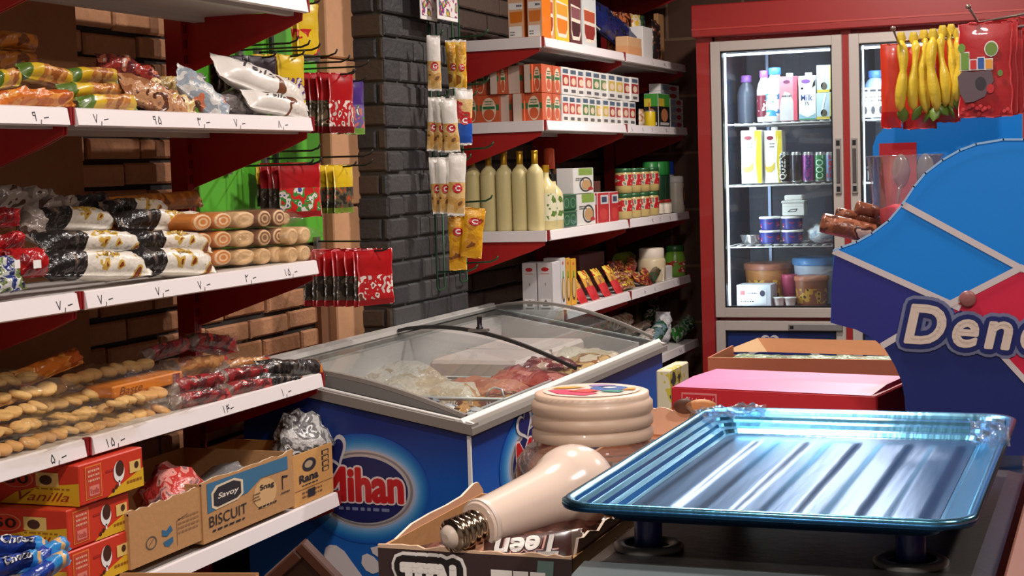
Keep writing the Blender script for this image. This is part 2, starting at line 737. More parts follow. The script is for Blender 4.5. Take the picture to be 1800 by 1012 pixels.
def bricks(mb, axis, c, a0, a1, z0, z1, bw, bh, jt, dep, mats, seed=0, row0=0):
    rr = random.Random(seed)
    z, row = z0, row0
    while z < z1 - 0.01:
        zt = min(z + bh, z1)
        a = a0 - (bw / 2 if row % 2 else 0) - rr.uniform(0, 0.01)
        while a < a1:
            b = a + bw * rr.uniform(0.96, 1.03)
            s, e = max(a, a0) + jt / 2, min(b, a1) - jt / 2
            if e - s > 0.012:
                o = dep + rr.uniform(-0.003, 0.004)
                j = [rr.uniform(-0.003, 0.003) for _ in range(4)]
                k = 0.005
                zl, zh = z + jt / 2 + j[2], zt - jt / 2 + j[3]
                back = [(s, zl), (e, zl), (e, zh), (s, zh)]
                front = [(s + k, zl + k), (e - k, zl + k), (e - k, zh - k), (s + k, zh - k)]
                if axis == 'x':
                    vs = [(c, p, q) for p, q in back] + [(c + o - k, p, q) for p, q in back] + [(c + o, p, q) for p, q in front]
                    fl = False
                else:
                    vs = [(p, c, q) for p, q in back] + [(p, c - o + k, q) for p, q in back] + [(p, c - o, q) for p, q in front]
                    fl = False
                fs = [(8, 9, 10, 11)]
                for i in range(4):
                    fs.append((i, (i + 1) % 4, 4 + (i + 1) % 4, 4 + i))
                    fs.append((4 + i, 4 + (i + 1) % 4, 8 + (i + 1) % 4, 8 + i))
                mb.add(vs, fs, rr.choice(mats))
            a = b
        z += bh
        row += 1


m = MB()
m.box(WX - 0.15, WX - 0.012, -2.5, BY + 0.2, 0, 2.9, MORTAR)
bricks(m, 'x', WX - 0.014, 1.6, 4.3, 0.5, 2.75, 0.212, 0.0585, 0.011, 0.014, [BR1, BR2, BR3], 3)
DB1, DB2 = (MT(c, 0.85, bump=0.35, bscale=70, mottle=0.16) for c in ((92, 74, 64), (80, 64, 56)))
bricks(m, 'x', WX - 0.014, 4.7, BY, 0.5, 2.75, 0.225, 0.0655, 0.009, 0.014, [DB1, DB2], 4)
struct(m, 'wall_left')

m = MB()
for (y0, y1, zz, mt, sd) in ((2.57, 2.88, 0.15, CLADD, 0), (4.035, 4.275, 0.10, CLAD, 1)):
    z = zz
    i = 0
    while z < 2.8:
        m.rbox(WX - 0.01, WX + 0.035 + (0.004 if i % 2 else 0), y0 + 0.002 * (i % 3), y1, z + 0.003, z + 0.417, mt, 0.004)
        z += 0.42
        i += 1
m.box(WX - 0.01, WX + 0.012, 3.985, 4.04, 0.1, 2.8, MT((120, 78, 50), 0.8))
struct(m, 'wall_pillar')

m = MB()
PX, PY0, PY1 = -1.985, 4.20, 4.78
m.box(WX - 0.02, PX - 0.010, PY0 + 0.010, PY1, 0, 2.85, GJ)
bricks(m, 'x', PX - 0.012, PY0, PY1, 0.6, 2.75, 0.225, 0.0655, 0.009, 0.013, [GR1, GR2, GR3], 8)
bricks(m, 'y', PY0 + 0.012, WX, PX, 0.6, 2.75, 0.225, 0.0655, 0.009, 0.013, [GR2, GR1, MT((70, 56, 46), 0.7, bump=0.3)], 9, 1)
struct(m, 'wall_pillar_black')

m = MB()
m.box(WX - 0.15, 3.2, BY, BY + 0.12, 0, 2.9, TILES((96, 64, 46), (86, 58, 42), (128, 98, 76), 0.34, 0.25, 0.006, 'y'))
struct(m, 'wall_back')
m = MB()
m.box(3.05, 3.2, -2.5, BY, 0, 2.9, MT((150, 130, 115), 0.8, bump=0.1))
struct(m, 'wall_right')
m = MB()
m.box(WX - 0.15, 3.2, -2.65, -2.5, 0, 2.9, MT((170, 165, 160), 0.8, bump=0.1))
struct(m, 'wall_front')
m = MB()
m.box(WX - 0.15, 3.2, -2.65, BY + 0.12, -0.1, 0, TILES((120, 108, 98), (112, 100, 92), (70, 62, 58), 0.4, 0.4, 0.006, 'z', 0.4, 0.0))
struct(m, 'floor')
m = MB()
m.box(WX - 0.15, 3.2, -2.65, BY + 0.12, 2.75, 2.85, MT((190, 184, 178), 0.8))
struct(m, 'ceiling')

for i, (p, pw) in enumerate(LAMPS):
    t = empty('ceiling_lamp', V(p) + V((0, 0, 0.13)), 'white round ceiling lamp, %s of the row from the door' % ORD[i], 'lamp', 'ceiling lamps')
    m = MB()
    m.lathe([(0.05, 0.13), (0.11, 0.12), (0.15, 0.06), (0.15, 0.045), (0.14, 0.045)], p, WHITE, 20)
    part(m, 'housing', t)
    m = MB()
    m.lathe([(0.02, 0.03), (0.1, 0.034), (0.138, 0.046)], p, MT((255, 240, 225), 0.4, emit=2.0), 20)
    part(m, 'diffuser', t)
    ld = D.lights.new('lamp_light', 'AREA')
    ld.shape = 'DISK'
    ld.size = 0.16
    ld.energy = pw
    ld.color = LAMP_COLOUR
    lo = D.objects.new('lamp_light', ld)
    COL.objects.link(lo)
    lo.parent = t
    lo.location = (0, 0, -0.14)

# ================================================================== SHELVING
XF, XB = -1.73, -2.045            # front and back of the shelf boards


def shelf_unit(y0, y1, zs, label, group, marks=(), near=False, far=False, tops=None, brk=()):
    t = empty('gondola_shelf', (XB, (y0 + y1) / 2, 0), label, 'shelving', group)
    for yy in (y0 + 0.004, y1 - 0.034) if near or not far else (y1 - 0.034,):
        m = MB()
        m.box(XB - 0.045, XB, yy, yy + 0.03, 0.02, 2.5, RED)
        z = 0.6
        while z < 2.3:
            m.box(XB - 0.001, XB + 0.0005, yy + 0.009, yy + 0.012, z, z + 0.02, BLACK)
            m.box(XB - 0.001, XB + 0.0005, yy + 0.018, yy + 0.021, z, z + 0.02, BLACK)
            z += 0.035
        part(m, 'upright', t)
    yfull = y0
    for i, z in enumerate(zs):
        # the two lowest boards stop short of the freezer
        y0 = 4.985 if near and z < 1.0 else yfull
        xf = XF + (0.03 if z < 0.8 else 0)
        m = MB()
        m.rbox(XB, xf - 0.002, y0 + 0.002, y1 - 0.002, z - 0.022, z, STEELW, 0.002)
        m.box(XB + 0.02, XB + 0.05, y0 + 0.01, y1 - 0.01, z - 0.034, z - 0.022, STEELW)
        m.box(xf - 0.05, xf - 0.03, y0 + 0.01, y1 - 0.01, z - 0.034, z - 0.022, STEELW)
        sh = part(m, 'shelf', t)
        # price rail
        m = MB()
        a, b = y0 + 0.012, y1 - 0.012
        m.prism([(0, 0), (0.006, -0.002), (0.011, -0.031), (0.004, -0.034), (0, -0.03)], (xf - 0.002, a, z + 0.003), (1, 0, 0), (0, 0, 1), (0, b - a, 0), LIP)
        f = Face(m, (xf + 0.0088, a, z - 0.0285), (0, b - a, 0), (-0.005, 0, 0.029))
        for (k, u, s) in marks:
            if k == i:
                price(f, u, 0.2, 0.013, 0.5, s, INK)
        if not near and not marks:
            rr = random.Random(int(y0 * 100) + i)
            for q in range(rr.randint(3, 7)):
                u = rr.uniform(0.05, 0.9)
                price(f, u, 0.3, 0.009, 0.45, rr.choice(['7', '2', '5,', '1,', '8-']), MT((90, 84, 92), 0.7), 0.0022)
        part(m, 'price_rail', sh)
        for yy, side in ((y0 + 0.002, 0), (y1 - 0.007, 1)):
            m = MB()
            m.prism([(0, -0.004), (xf - XB - 0.01, -0.010), (xf - XB - 0.012, -0.03), (xf - XB - 0.06, -0.05), (0.0, -0.135)], (XB, yy, z - 0.015), (1, 0, 0), (0, 0, 1), (0, 0.004, 0), REDF)
            # the red clip between two rails
            m.box(xf - 0.004, xf + 0.006, yy - 0.003 if side == 0 else yy, yy + 0.004 if side == 0 else yy + 0.008, z - 0.028, z + 0.004, MT((140, 20, 24), 0.4))
            part(m, 'bracket', sh)
        if near:
            m = MB()
            m.prism([(0, 0.003), (xf - XB - 0.012, 0.003), (xf - XB - 0.012, -0.032), (0, -0.032)], (XB + 0.01, y0 - 0.009, z), (1, 0, 0), (0, 0, 1), (0, 0.008, 0), LIP)
            part(m, 'end_rail', sh)
    return t


ZL = [1.848, 1.580, 1.254, 0.992, 0.716]
LM = [(1, 0.055, '7,-'), (1, 0.27, '95'), (1, 0.45, '3,-'), (1, 0.61, '7,-'), (1, 0.82, '8,-'),
      (2, 0.04, '7,-'), (2, 0.25, '7,-'), (2, 0.42, '7,-'), (2, 0.63, '2,-'), (2, 0.82, '15,-'),
      (3, 0.04, '15,-'), (3, 0.50, '14-'), (3, 0.78, '1,-')]
Y_J = 2.36
shelf_unit(Y_J - 0.9, Y_J, ZL, 'red and white gondola shelving bay cut off by the edge, holding cakes and boxes', 'red and white shelving bays', [(1, 0.885, '9,-'), (2, 0.93, '7,-'), (3, 0.885, '5,-')])
shelf_unit(Y_J, 3.262, ZL, 'red and white gondola shelving bay beside the chest freezer, with handwritten prices', 'red and white shelving bays', LM)
ZR = [2.20, 1.868, 1.602, 1.247, 0.976, 0.700]
shelf_unit(4.842, 5.738, ZR[1:], 'shelving bay behind the black brick pillar, with tall pale bottles', 'red and white shelving bays', near=True)
shelf_unit(5.742, 6.635, ZR, 'farthest red and white shelving bay, next to the red drinks fridge', 'red and white shelving bays', far=True)

# ================================================================== CHEST FREEZER
FX0, FX1, FY0, FY1 = -1.972, -1.386, 3.31, 4.945
FZ0, FZ1 = 0.990, 0.880       # rim height at the back and at the front
fz = empty('chest_freezer', ((FX0 + FX1) / 2, (FY0 + FY1) / 2, 0), 'blue ice cream chest freezer with curved sliding glass lids beside the shelving', 'freezer')
LOGOY = at_y(640, 860, FY0)      # middle of the oval on the near end


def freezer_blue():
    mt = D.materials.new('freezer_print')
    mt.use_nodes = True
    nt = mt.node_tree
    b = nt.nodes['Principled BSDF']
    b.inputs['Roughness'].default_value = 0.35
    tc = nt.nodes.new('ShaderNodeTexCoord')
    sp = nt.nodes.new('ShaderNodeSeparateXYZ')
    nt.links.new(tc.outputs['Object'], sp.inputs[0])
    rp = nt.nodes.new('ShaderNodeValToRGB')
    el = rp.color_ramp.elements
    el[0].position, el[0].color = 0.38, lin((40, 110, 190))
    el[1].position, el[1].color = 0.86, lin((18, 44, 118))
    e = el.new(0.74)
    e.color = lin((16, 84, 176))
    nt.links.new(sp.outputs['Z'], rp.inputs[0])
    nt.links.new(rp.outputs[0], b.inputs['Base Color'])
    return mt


FB = freezer_blue()
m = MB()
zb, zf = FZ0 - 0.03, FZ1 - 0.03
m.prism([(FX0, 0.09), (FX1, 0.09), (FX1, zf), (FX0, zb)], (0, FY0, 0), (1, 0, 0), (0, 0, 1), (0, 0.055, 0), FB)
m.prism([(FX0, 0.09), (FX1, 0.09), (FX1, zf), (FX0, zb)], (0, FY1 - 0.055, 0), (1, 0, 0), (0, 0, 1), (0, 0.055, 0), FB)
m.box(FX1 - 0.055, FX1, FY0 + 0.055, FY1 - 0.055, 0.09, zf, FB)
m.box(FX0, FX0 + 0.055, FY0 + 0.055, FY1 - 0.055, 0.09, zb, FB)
m.box(FX0 + 0.05, FX1 - 0.05, FY0 + 0.05, FY1 - 0.05, 0.09, 0.5, MT((215, 213, 210), 0.5))
m.box(FX1 - 0.004, FX1 + 0.004, FY0 - 0.004, FY0 + 0.003, 0.09, zf, WHITE)
part(m, 'body', fz)


def oval_sign(O, U, W, parent, mirror=False):
    """oval badge: glow, silver ring, navy field, heart and red lettering"""
    m = MB()
    f = Face(m, O, U, W)
    n = 9
    for i in range(n):
        q = i / (n - 1)
        f.ell(0.5, 0.5, 0.64 - 0.12 * q, 0.71 - 0.19 * q, MT((int(22 + 130 * q * q), int(86 + 96 * q), int(176 + 46 * q)), 0.4), 1 + i * 0.25, 40)
    f.ell(0.5, 0.5, 0.5, 0.5, MT((206, 200, 202), 0.35, 0.3), 4, 44)
    f.ring(0.5, 0.5, 0.485, 0.475, 0.05, MT((150, 146, 152), 0.35, 0.3), 5, 44)
    f.ell(0.49, 0.49, 0.445, 0.425, MT((28, 34, 92), 0.4), 6, 44)
    # heart on top
    def heart(s, k, mt):
        pts = []
        for i in range(30):
            t = 2 * PI * i / 30
            hx = 16 * math.sin(t) ** 3
            hy = 13 * math.cos(t) - 5 * math.cos(2 * t) - 2 * math.cos(3 * t) - math.cos(4 * t)
            a = 0.35
            pts.append((0.235 + s * (hx * math.cos(a) - hy * math.sin(a)) * 0.0062, 0.98 + s * (hy * math.cos(a) + hx * math.sin(a)) * 0.0118))
        f.poly(pts, mt, k)
    heart(1.25, 7, MT((214, 208, 208), 0.4))
    heart(0.92, 8, MT((26, 34, 100), 0.4))
    f.fat('Mihan', 0.10, 0.35, 0.885, 0.76, MT((236, 214, 212), 0.4), 9, 0.0085)
    f.fat('Mihan', 0.10, 0.35, 0.885, 0.76, MT((196, 28, 34), 0.4), 11, 0.0042)
    f.scribble(0.25, 0.2, 0.75, 0.29, MT((120, 130, 170), 0.5), 1, 9, 4)
    part(m, 'brand_sign', parent)


p0, p1 = at_y(555, 925, FY0 - 0.002), at_y(727, 797, FY0 - 0.002)
sx = p1.x - p0.x
oval_sign((p0.x, FY0 - 0.001, p0.z + 0.004), (sx, 0, 0), (0, 0, p1.z - p0.z), fz)
oval_sign((FX1 + 0.001, 3.55, p0.z + 0.01), (0, 0.46, 0), (0, 0, p1.z - p0.z + 0.01), fz)
# milk splash near the bottom of the near end
m = MB()
f = Face(m, (FX0, FY0 - 0.001, 0.4), (FX1 - FX0, 0, 0), (0, 0, 0.6))


def on_end(x, y):
    p = at_y(x, y, FY0)
    return ((p.x - FX0) / (FX1 - FX0), (p.z - 0.4) / 0.6)


MILK = MT((222, 212, 212), 0.45)
f.poly([on_end(*q) for q in ((573, 962), (580, 957), (592, 958), (606, 968), (618, 985), (640, 1015), (664, 1040), (690, 1060), (560, 1075), (520, 1050), (590, 1020), (578, 990), (570, 975))], MILK, 2)
f.poly([on_end(*q) for q in ((637, 976), (646, 972), (658, 978), (668, 990), (668, 1004), (656, 1008), (644, 1002), (636, 990))], MILK, 2)
f.poly([on_end(*q) for q in ((652, 962), (668, 958), (690, 966), (720, 990), (740, 1030), (700, 1030), (676, 985), (656, 972))], MILK, 3)
part(m, 'milk_splash_print', fz)

# rim of four rails
RW, RH = 0.030, 0.025


def rim_z(x):
    return FZ0 + (FZ1 - FZ0) * (x - FX0) / (FX1 - FX0)


m = MB()
e = 0.014
for (x0, x1) in ((FX1 - RW, FX1 + e), (FX0 - e, FX0 + RW)):
    z0, z1 = rim_z(x0), rim_z(x1)
    m.prism([(x0, z0 - RH), (x1, z1 - RH), (x1, z1 - 0.010), (x1 - 0.006, z1), (x0, z0)], (0, FY0 - e, 0), (1, 0, 0), (0, 0, 1), (0, FY1 - FY0 + 2 * e, 0), ALUF)
    m.prism([(x0 + 0.014, z0 - 0.001), (x1 - 0.020, z1 - 0.001), (x1 - 0.021, z1 + 0.005), (x0 + 0.016, z0 + 0.005)], (0, FY0 - e, 0), (1, 0, 0), (0, 0, 1), (0, FY1 - FY0 + 2 * e, 0), WHITE)
for y0 in (FY0 - e, FY1 - RW):
    xa, xb = FX0 - e, FX1 + e
    xa, xb = FX0 - e + 0.002, FX1 + e - 0.002
    m.prism([(xa, rim_z(xa) - RH + 0.001), (xb, rim_z(xb) - RH + 0.001), (xb, rim_z(xb) - 0.001), (xa, rim_z(xa) - 0.001)], (0, y0 + (-0.001 if y0 < 4 else 0), 0), (1, 0, 0), (0, 0, 1), (0, RW + e, 0), ALUF)
    m.prism([(xa, rim_z(xa)), (xb, rim_z(xb)), (xb - 0.012, rim_z(xb) + 0.0045), (xa, rim_z(xa) + 0.0045)], (0, y0 + 0.012, 0), (1, 0, 0), (0, 0, 1), (0, 0.010, 0), WHITE)
part(m, 'rim', fz)
m = MB()
RAIL = MT((206, 203, 198), 0.4, 0.2)
m.box(FX0 + 0.010, FX0 + 0.020, FY0, FY1, rim_z(FX0) + 0.003, rim_z(FX0) + 0.009, BLACK)
m.box(FX0 + 0.0205, FX0 + 0.028, FY0, FY1, rim_z(FX0), rim_z(FX0) + 0.012, RAIL)
m.box(FX0 - 0.006, FX0 + 0.0095, FY0, FY1, rim_z(FX0), rim_z(FX0) + 0.016, RAIL)
part(m, 'lid_track', fz)


def dome_z(x, lift, amp=0.030):
    q = (x - (FX0 + 0.03)) / (FX1 - FX0 - 0.055)
    q = min(1, max(0, q))
    return rim_z(x) + 0.006 + lift + amp * (math.sin(PI * q ** 0.9) ** 0.9)


def lid(y0, y1, lift, label, amp):
    n = 22
    xs = [FX0 + 0.03 + (FX1 - FX0 - 0.05) * i / n for i in range(n + 1)]
    m = MB()
    vs = [(x, y, dome_z(x, lift, amp)) for y in (y0, y1) for x in xs]
    m.add(vs, [(i, i + 1, n + 2 + i, n + 1 + i) for i in range(n)], GLASS, True)
    o = part(m, 'glass_lid', fz, label)
    m = MB()
    for yy in ((y0, y1 - 0.012) if lift > 0.005 else (y0,)):
        m = MB()
        vs = []
        for x in xs:
            z = dome_z(x, lift, amp)
            vs += [(x, yy, z - 0.007), (x, yy + 0.012, z - 0.007), (x, yy + 0.012, z + 0.003), (x, yy, z + 0.003)]
        fs = []
        for i in range(n):
            for k in range(4):
                fs.append((i * 4 + k, i * 4 + (k + 1) % 4, i * 4 + 4 + (k + 1) % 4, i * 4 + 4 + k))
        m.add(vs, fs, MT((40, 38, 38), 0.35) if (yy != y0) == (lift < 0.005) else ALUF)
        part(m, 'lid_edge', o)
    return o


ymid = at_z(1000, 657, FZ1).y
lid(FY0 + 0.03, ymid + 0.03, 0.0, 'near sliding glass lid', 0.030)
l2 = lid(ymid - 0.02, FY1 - 0.02, 0.010, 'far sliding glass lid with black edge', 0.045)
q = at_y(845, 600, ymid - 0.01)
zz = dome_z(q.x, 0.010, 0.045)
m = MB()
m.box(q.x - 0.03, q.x + 0.025, ymid - 0.03, ymid - 0.002, zz, zz + 0.007, MT((120, 116, 112), 0.4, 0.4))
m.lathe([(0.010, 0.007), (0.010, 0.012), (0.007, 0.014), (0.007, 0.032), (0.008, 0.034), (0.0075, 0.042)], (q.x, ymid - 0.015, zz), BLACK, 12)
part(m, 'lock', l2)
# curved end caps under the glass
for yy in (FY0 + 0.030, FY1 - 0.034):
    m = MB()
    pts = [(FX0 + 0.03 + (FX1 - FX0 - 0.05) * i / 16, 0) for i in range(17)]
    pl = [(x, dome_z(x, 0, .03 if yy < 4 else .05) - 0.008) for x, _ in pts] + [(x, rim_z(x)) for x, _ in reversed(pts)]
    m.prism(pl, (0, yy, 0), (1, 0, 0), (0, 0, 1), (0, 0.004, 0), MT((120, 117, 114), 0.4) if yy < 4 else GLASS)
    part(m, 'end_cap', fz)
m = MB()
LIN = MT((206, 202, 200), 0.45)
m.box(FX0 + 0.055, FX0 + 0.060, FY0 + 0.06, FY1 - 0.06, 0.45, 0.972, LIN)
m.box(FX0 + 0.02, FX0 + 0.057, FY0 + 0.06, FY1 - 0.06, 0.962, 0.972, LIN)
m.box(FX1 - 0.060, FX1 - 0.055, FY0 + 0.06, FY1 - 0.06, 0.45, 0.845, LIN)
for yy in (FY1 - 0.07, FY0 + 0.055):
    m.prism([(FX0 + 0.06, 0.45), (FX1 - 0.06, 0.45), (FX1 - 0.06, rim_z(FX1 - 0.06) - 0.006), (FX0 + 0.06, rim_z(FX0 + 0.06) - 0.006)], (0, yy, 0), (1, 0, 0), (0, 0, 1), (0, 0.012 if yy > 4 else 0.006, 0), LIN)
part(m, 'liner', fz)
# ---- wire baskets and frozen goods
WIRE = MT((214, 212, 210), 0.4, 0.2)


def basket(y0, y1, z0, z1, label):
    t = empty('wire_basket', ((FX0 + FX1) / 2, (y0 + y1) / 2, z0), label, 'basket', 'freezer baskets')
    xa, xb = FX0 + 0.075, FX1 - 0.07
    m = MB()
    m.tube([(xa, y0, z1), (xb, y0, z1), (xb, y1, z1), (xa, y1, z1)], 0.004, WIRE, 6, True)
    part(m, 'rim_wire', t)
    m = MB()
    k = 0
    while xa + 0.05 * k <= xb:
        x = xa + 0.05 * k
        m.tube([(x, y0, z1), (x, y0, z0), (x, y1, z0), (x, y1, z1)], 0.0022, WIRE, 5)
        k += 1
    k = 0
    while y0 + 0.05 * k <= y1:
        y = y0 + 0.05 * k
        m.tube([(xa, y, z1), (xa, y, z0), (xb, y, z0), (xb, y, z1)], 0.0022, WIRE, 5)
        k += 1
    part(m, 'wire_grid', t)
    for x in (xa + 0.06, xb - 0.06):
        m = MB()
        m.tube([(x, y0 + 0.02, z1), (x + 0.01, y0 + 0.02, z1 + 0.02), (x + 0.02, y0 + 0.03, z1 + 0.025), (x + 0.04, y0 + 0.03, z1 + 0.02), (x + 0.05, y0 + 0.02, z1)], 0.003, WIRE, 6)
        part(m, 'handle', t)


basket(3.39, 3.70, 0.60, 0.872, 'white wire basket of small packets at the near end of the freezer')
basket(3.72, 4.10, 0.60, 0.872, 'white wire basket of frozen bags behind the first basket')

FRZ = [  # x, y, z, L, W, T, rz, material, label
    (-1.82, 3.66, 0.86, 0.26, 0.2, 0.09, 0.5, 'pale', 'frosty pale bag of frozen vegetables by the near end of the freezer'),
    (-1.72, 3.85, 0.875, 0.30, 0.22, 0.09, 0.2, 'pale2', 'cream coloured frozen bag heaped in the middle of the freezer'),
    (-1.86, 3.93, 0.90, 0.25, 0.2, 0.08, 0.9, 'pale', 'frosty bag against the back wall of the freezer'),
    (-1.61, 3.99, 0.87, 0.24, 0.18, 0.07, -0.3, 'salmon', 'salmon pink frozen meat pack under the near glass lid'),
    (-1.52, 4.12, 0.86, 0.24, 0.16, 0.06, 0.1, 'coral', 'coral red frozen pack close to the black lid edge'),
    (-1.53, 3.78, 0.835, 0.24, 0.14, 0.05, 0.9, 'amber', 'amber and brown frozen wrapper near the front rail'),
    (-1.47, 3.90, 0.83, 0.2, 0.12, 0.05, 1.1, 'maroon', 'dark red ice cream wrapper near the front rail of the freezer'),
    (-1.68, 3.62, 0.82, 0.18, 0.13, 0.05, 0.2, 'amber', 'small amber wrapper in the middle of the near basket'),
    (-1.50, 4.45, 0.85, 0.26, 0.16, 0.06, 1.2, 'amber2', 'tan wrapper under the far glass lid near the front rail'),
    (-1.60, 4.38, 0.86, 0.22, 0.14, 0.06, 0.6, 'maroon', 'dark red wrapper under the far glass lid'),
    (-1.54, 4.66, 0.85, 0.24, 0.2, 0.07, 0.3, 'pale2', 'pale wrapped bag in the far front corner of the freezer'),
    (-1.85, 3.47, 0.85, 0.17, 0.12, 0.05, 0.4, 'mixed', 'small white and red wrapper at the back near corner of the freezer'),
]
FM = {'pale': PM([((196, 178, 160), 2), ((214, 204, 194), 3), ((184, 160, 140), 1)], 16, 0.3, 1, 0.6),
      'pale2': PM([((206, 186, 160), 2), ((222, 208, 190), 3), ((196, 150, 104), 1)], 14, 0.3, 2, 0.6),
      'salmon': PM([((206, 128, 104), 3), ((188, 104, 84), 2), ((220, 160, 140), 1)], 14, 0.25, 3, 0.5),
      'coral': PM([((190, 84, 74), 3), ((168, 62, 60), 2), ((214, 130, 116), 1)], 14, 0.25, 4, 0.5),
      'amber': PM([((200, 140, 70), 2), ((120, 64, 50), 2), ((226, 196, 160), 1)], 24, 0.25, 5, 0.5),
      'amber2': PM([((200, 164, 110), 3), ((150, 96, 60), 1), ((226, 206, 180), 2)], 18, 0.25, 6, 0.5),
      'maroon': PM([((110, 34, 44), 3), ((150, 60, 60), 1), ((206, 170, 150), 1)], 24, 0.25, 7, 0.5),
      'mixed': PM([((222, 218, 216), 3), ((180, 60, 60), 1), ((70, 80, 110), 1)], 30, 0.3, 8, 0.4)}
for i, (x, y, z, L, W, T, rz, k, lb) in enumerate(FRZ):
    m = MB()
    pouch(m, TRS((x, y, (z + .004 if z < .865 else z - .02)), 0.15 * (i % 3 - 1), 0.12 * ((i + 1) % 3 - 1), rz), L, W, T, FM[k], i, 0.05, 20, 10, 0.16)
    solo(m, 'frozen_bag', lb, 'frozen food')
for i in range(14):
    x = -1.66 + 0.055 * (i % 5) - 0.01 * (i // 5)
    y = 3.42 + 0.085 * (i // 5) + 0.006 * (i % 3)
    m = MB()
    pouch(m, TRS((x, y, 0.855 + 0.006 * (i % 4)), 0.3 - 0.2 * (i % 3), 0.2 * (i % 3 - 1), 1.2 + 0.4 * (i % 4)), 0.10, 0.05, 0.028,
          [PM([((214, 210, 208), 2), ((60, 70, 100), 1)], 50, 0.3, 3), PM([((206, 150, 90), 2), ((90, 60, 50), 1)], 50, 0.3, 5), PM([((150, 156, 166), 2), ((50, 56, 74), 2)], 50, 0.3, 6)][i % 3], i + 30, 0.08, 14, 8)
    solo(m, 'ice_cream_wrapper', 'small ice cream wrapper, row %s of the near basket, %s from the back' % (ORD[i // 5], ORD[i % 5]), 'ice cream', 'small wrappers in the near freezer basket')
m = MB()
m.rbox(-1.90, -1.62, 4.25, 4.86, 0.72, 0.90, MT((226, 206, 200), 0.45), 0.01)
m.box(-1.90, -1.62, 4.54, 4.545, 0.74, 0.9005, MT((190, 170, 166), 0.5))
solo(m, 'frozen_carton', 'large pinkish white carton under the far glass lid', 'carton')

# ================================================================== GOODS ON THE LEFT SHELVES
def lay(mb, a, b, yt, yb, X, T, tilt, matf, seed=0, rot=0.0, crimp=0.06, wr=0.1, nu=22, nv=9, fill=2.6, grow=1.0):
    """pillow pack whose outline covers the photo box a..b, yt..yb at the plane X"""
    mx, my = (a + b) / 2, (yt + yb) / 2
    L = (at_x(b, my, X).y - at_x(a, my, X).y) * grow
    H = at_x(mx, yt, X).z - at_x(mx, yb, X).z
    t = math.radians(tilt)
    W = max(0.03, (H - T * 0.6 * math.cos(t)) / math.sin(t))
    c = at_x(mx, my, X)
    ex, ey, ez = V((0, 1, 0)), V((-math.cos(t), 0, math.sin(t))), V((math.sin(t), 0, math.cos(t)))
    R = Matrix(((ex.x, ey.x, ez.x, c.x), (ex.y, ey.y, ez.y, c.y), (ex.z, ey.z, ez.z, c.z), (0, 0, 0, 1)))
    M = R @ Matrix.Rotation(rot, 4, 'Z')
    return M, pouch(mb, M, L, W, T, matf, seed, crimp, nu, nv, wr, fill)


def bands(*bs):
    """bs: (upper u limit, material) ..."""
    def f(u, v, t):
        for lim, mt in bs:
            if u <= lim:
                return mt
        return bs[-1][1]
    return f


YEL = MT((214, 176, 40), 0.3, coat=0.3)
GRN = MT((84, 112, 34), 0.35, coat=0.3)
CAKE = PM([((186, 118, 56), 3), ((206, 150, 80), 2), ((160, 92, 44), 1)], 30, 0.3, 1, 0.3)
YG = bands((-0.72, GRN), (-0.42, YEL), (0.5, CAKE), (0.78, YEL), (9, GRN))
ORA = PM([((206, 112, 34), 4), ((226, 150, 70), 2), ((186, 86, 24), 2)], 22, 0.25, 2, 0.4)
ROLLD = PM([((150, 84, 30), 3), ((180, 110, 36), 2), ((110, 60, 26), 1)], 26, 0.35, 3, 0.2)
RDT = PM([((150, 50, 40), 3), ((96, 36, 36), 2), ((196, 110, 80), 1), ((220, 210, 206), 0.5)], 30, 0.2, 4, 0.7)
BRN = PM([((150, 96, 62), 3), ((186, 136, 96), 2), ((90, 52, 36), 1.4), ((230, 222, 214), 0.6)], 28, 0.2, 5, 0.7)
YLC = PM([((206, 170, 100), 3), ((222, 196, 140), 2), ((120, 76, 40), 1.5), ((190, 150, 50), 1)], 30, 0.25, 6, 0.6)
WBO = PM([((206, 204, 200), 3), ((150, 160, 170), 2), ((206, 118, 82), 1.5), ((110, 70, 44), 1)], 24, 0.28, 7, 0.5)
GREY = PM([((112, 104, 102), 3), ((142, 134, 130), 2), ((84, 76, 74), 2)], 18, 0.28, 8, 0.7)
WHT = MT((226, 220, 212), 0.32, coat=0.2, bump=0.15, bscale=50)
TILW = PM([((226, 218, 208), 5), ((110, 66, 42), 1.6), ((170, 120, 70), 0.8)], 16, 0.3, 9, 0.3)
BLK = MT((26, 24, 24), 0.28, coat=0.3, bump=0.2, bscale=50)
BWP = PM([((228, 220, 206), 5), ((196, 160, 70), 1.1), ((120, 54, 30), 1.5)], 26, 0.3, 10, 0.3)
BWB = PM([((30, 27, 27), 4), ((70, 62, 58), 1.2), ((120, 100, 84), 0.5)], 26, 0.26, 11, 0.5, (1, 3, 1))
REDP = PM([((168, 24, 28), 5), ((120, 16, 20), 2), ((210, 60, 56), 1)], 20, 0.22, 12, 0.5)
BLUP = PM([((30, 44, 104), 3), ((196, 196, 190), 1), ((92, 110, 50), 1), ((20, 24, 50), 2)], 30, 0.28, 13, 0.4)
GRT = PM([((110, 96, 88), 3), ((150, 136, 126), 2), ((76, 54, 44), 1.6)], 22, 0.25, 14, 0.5)

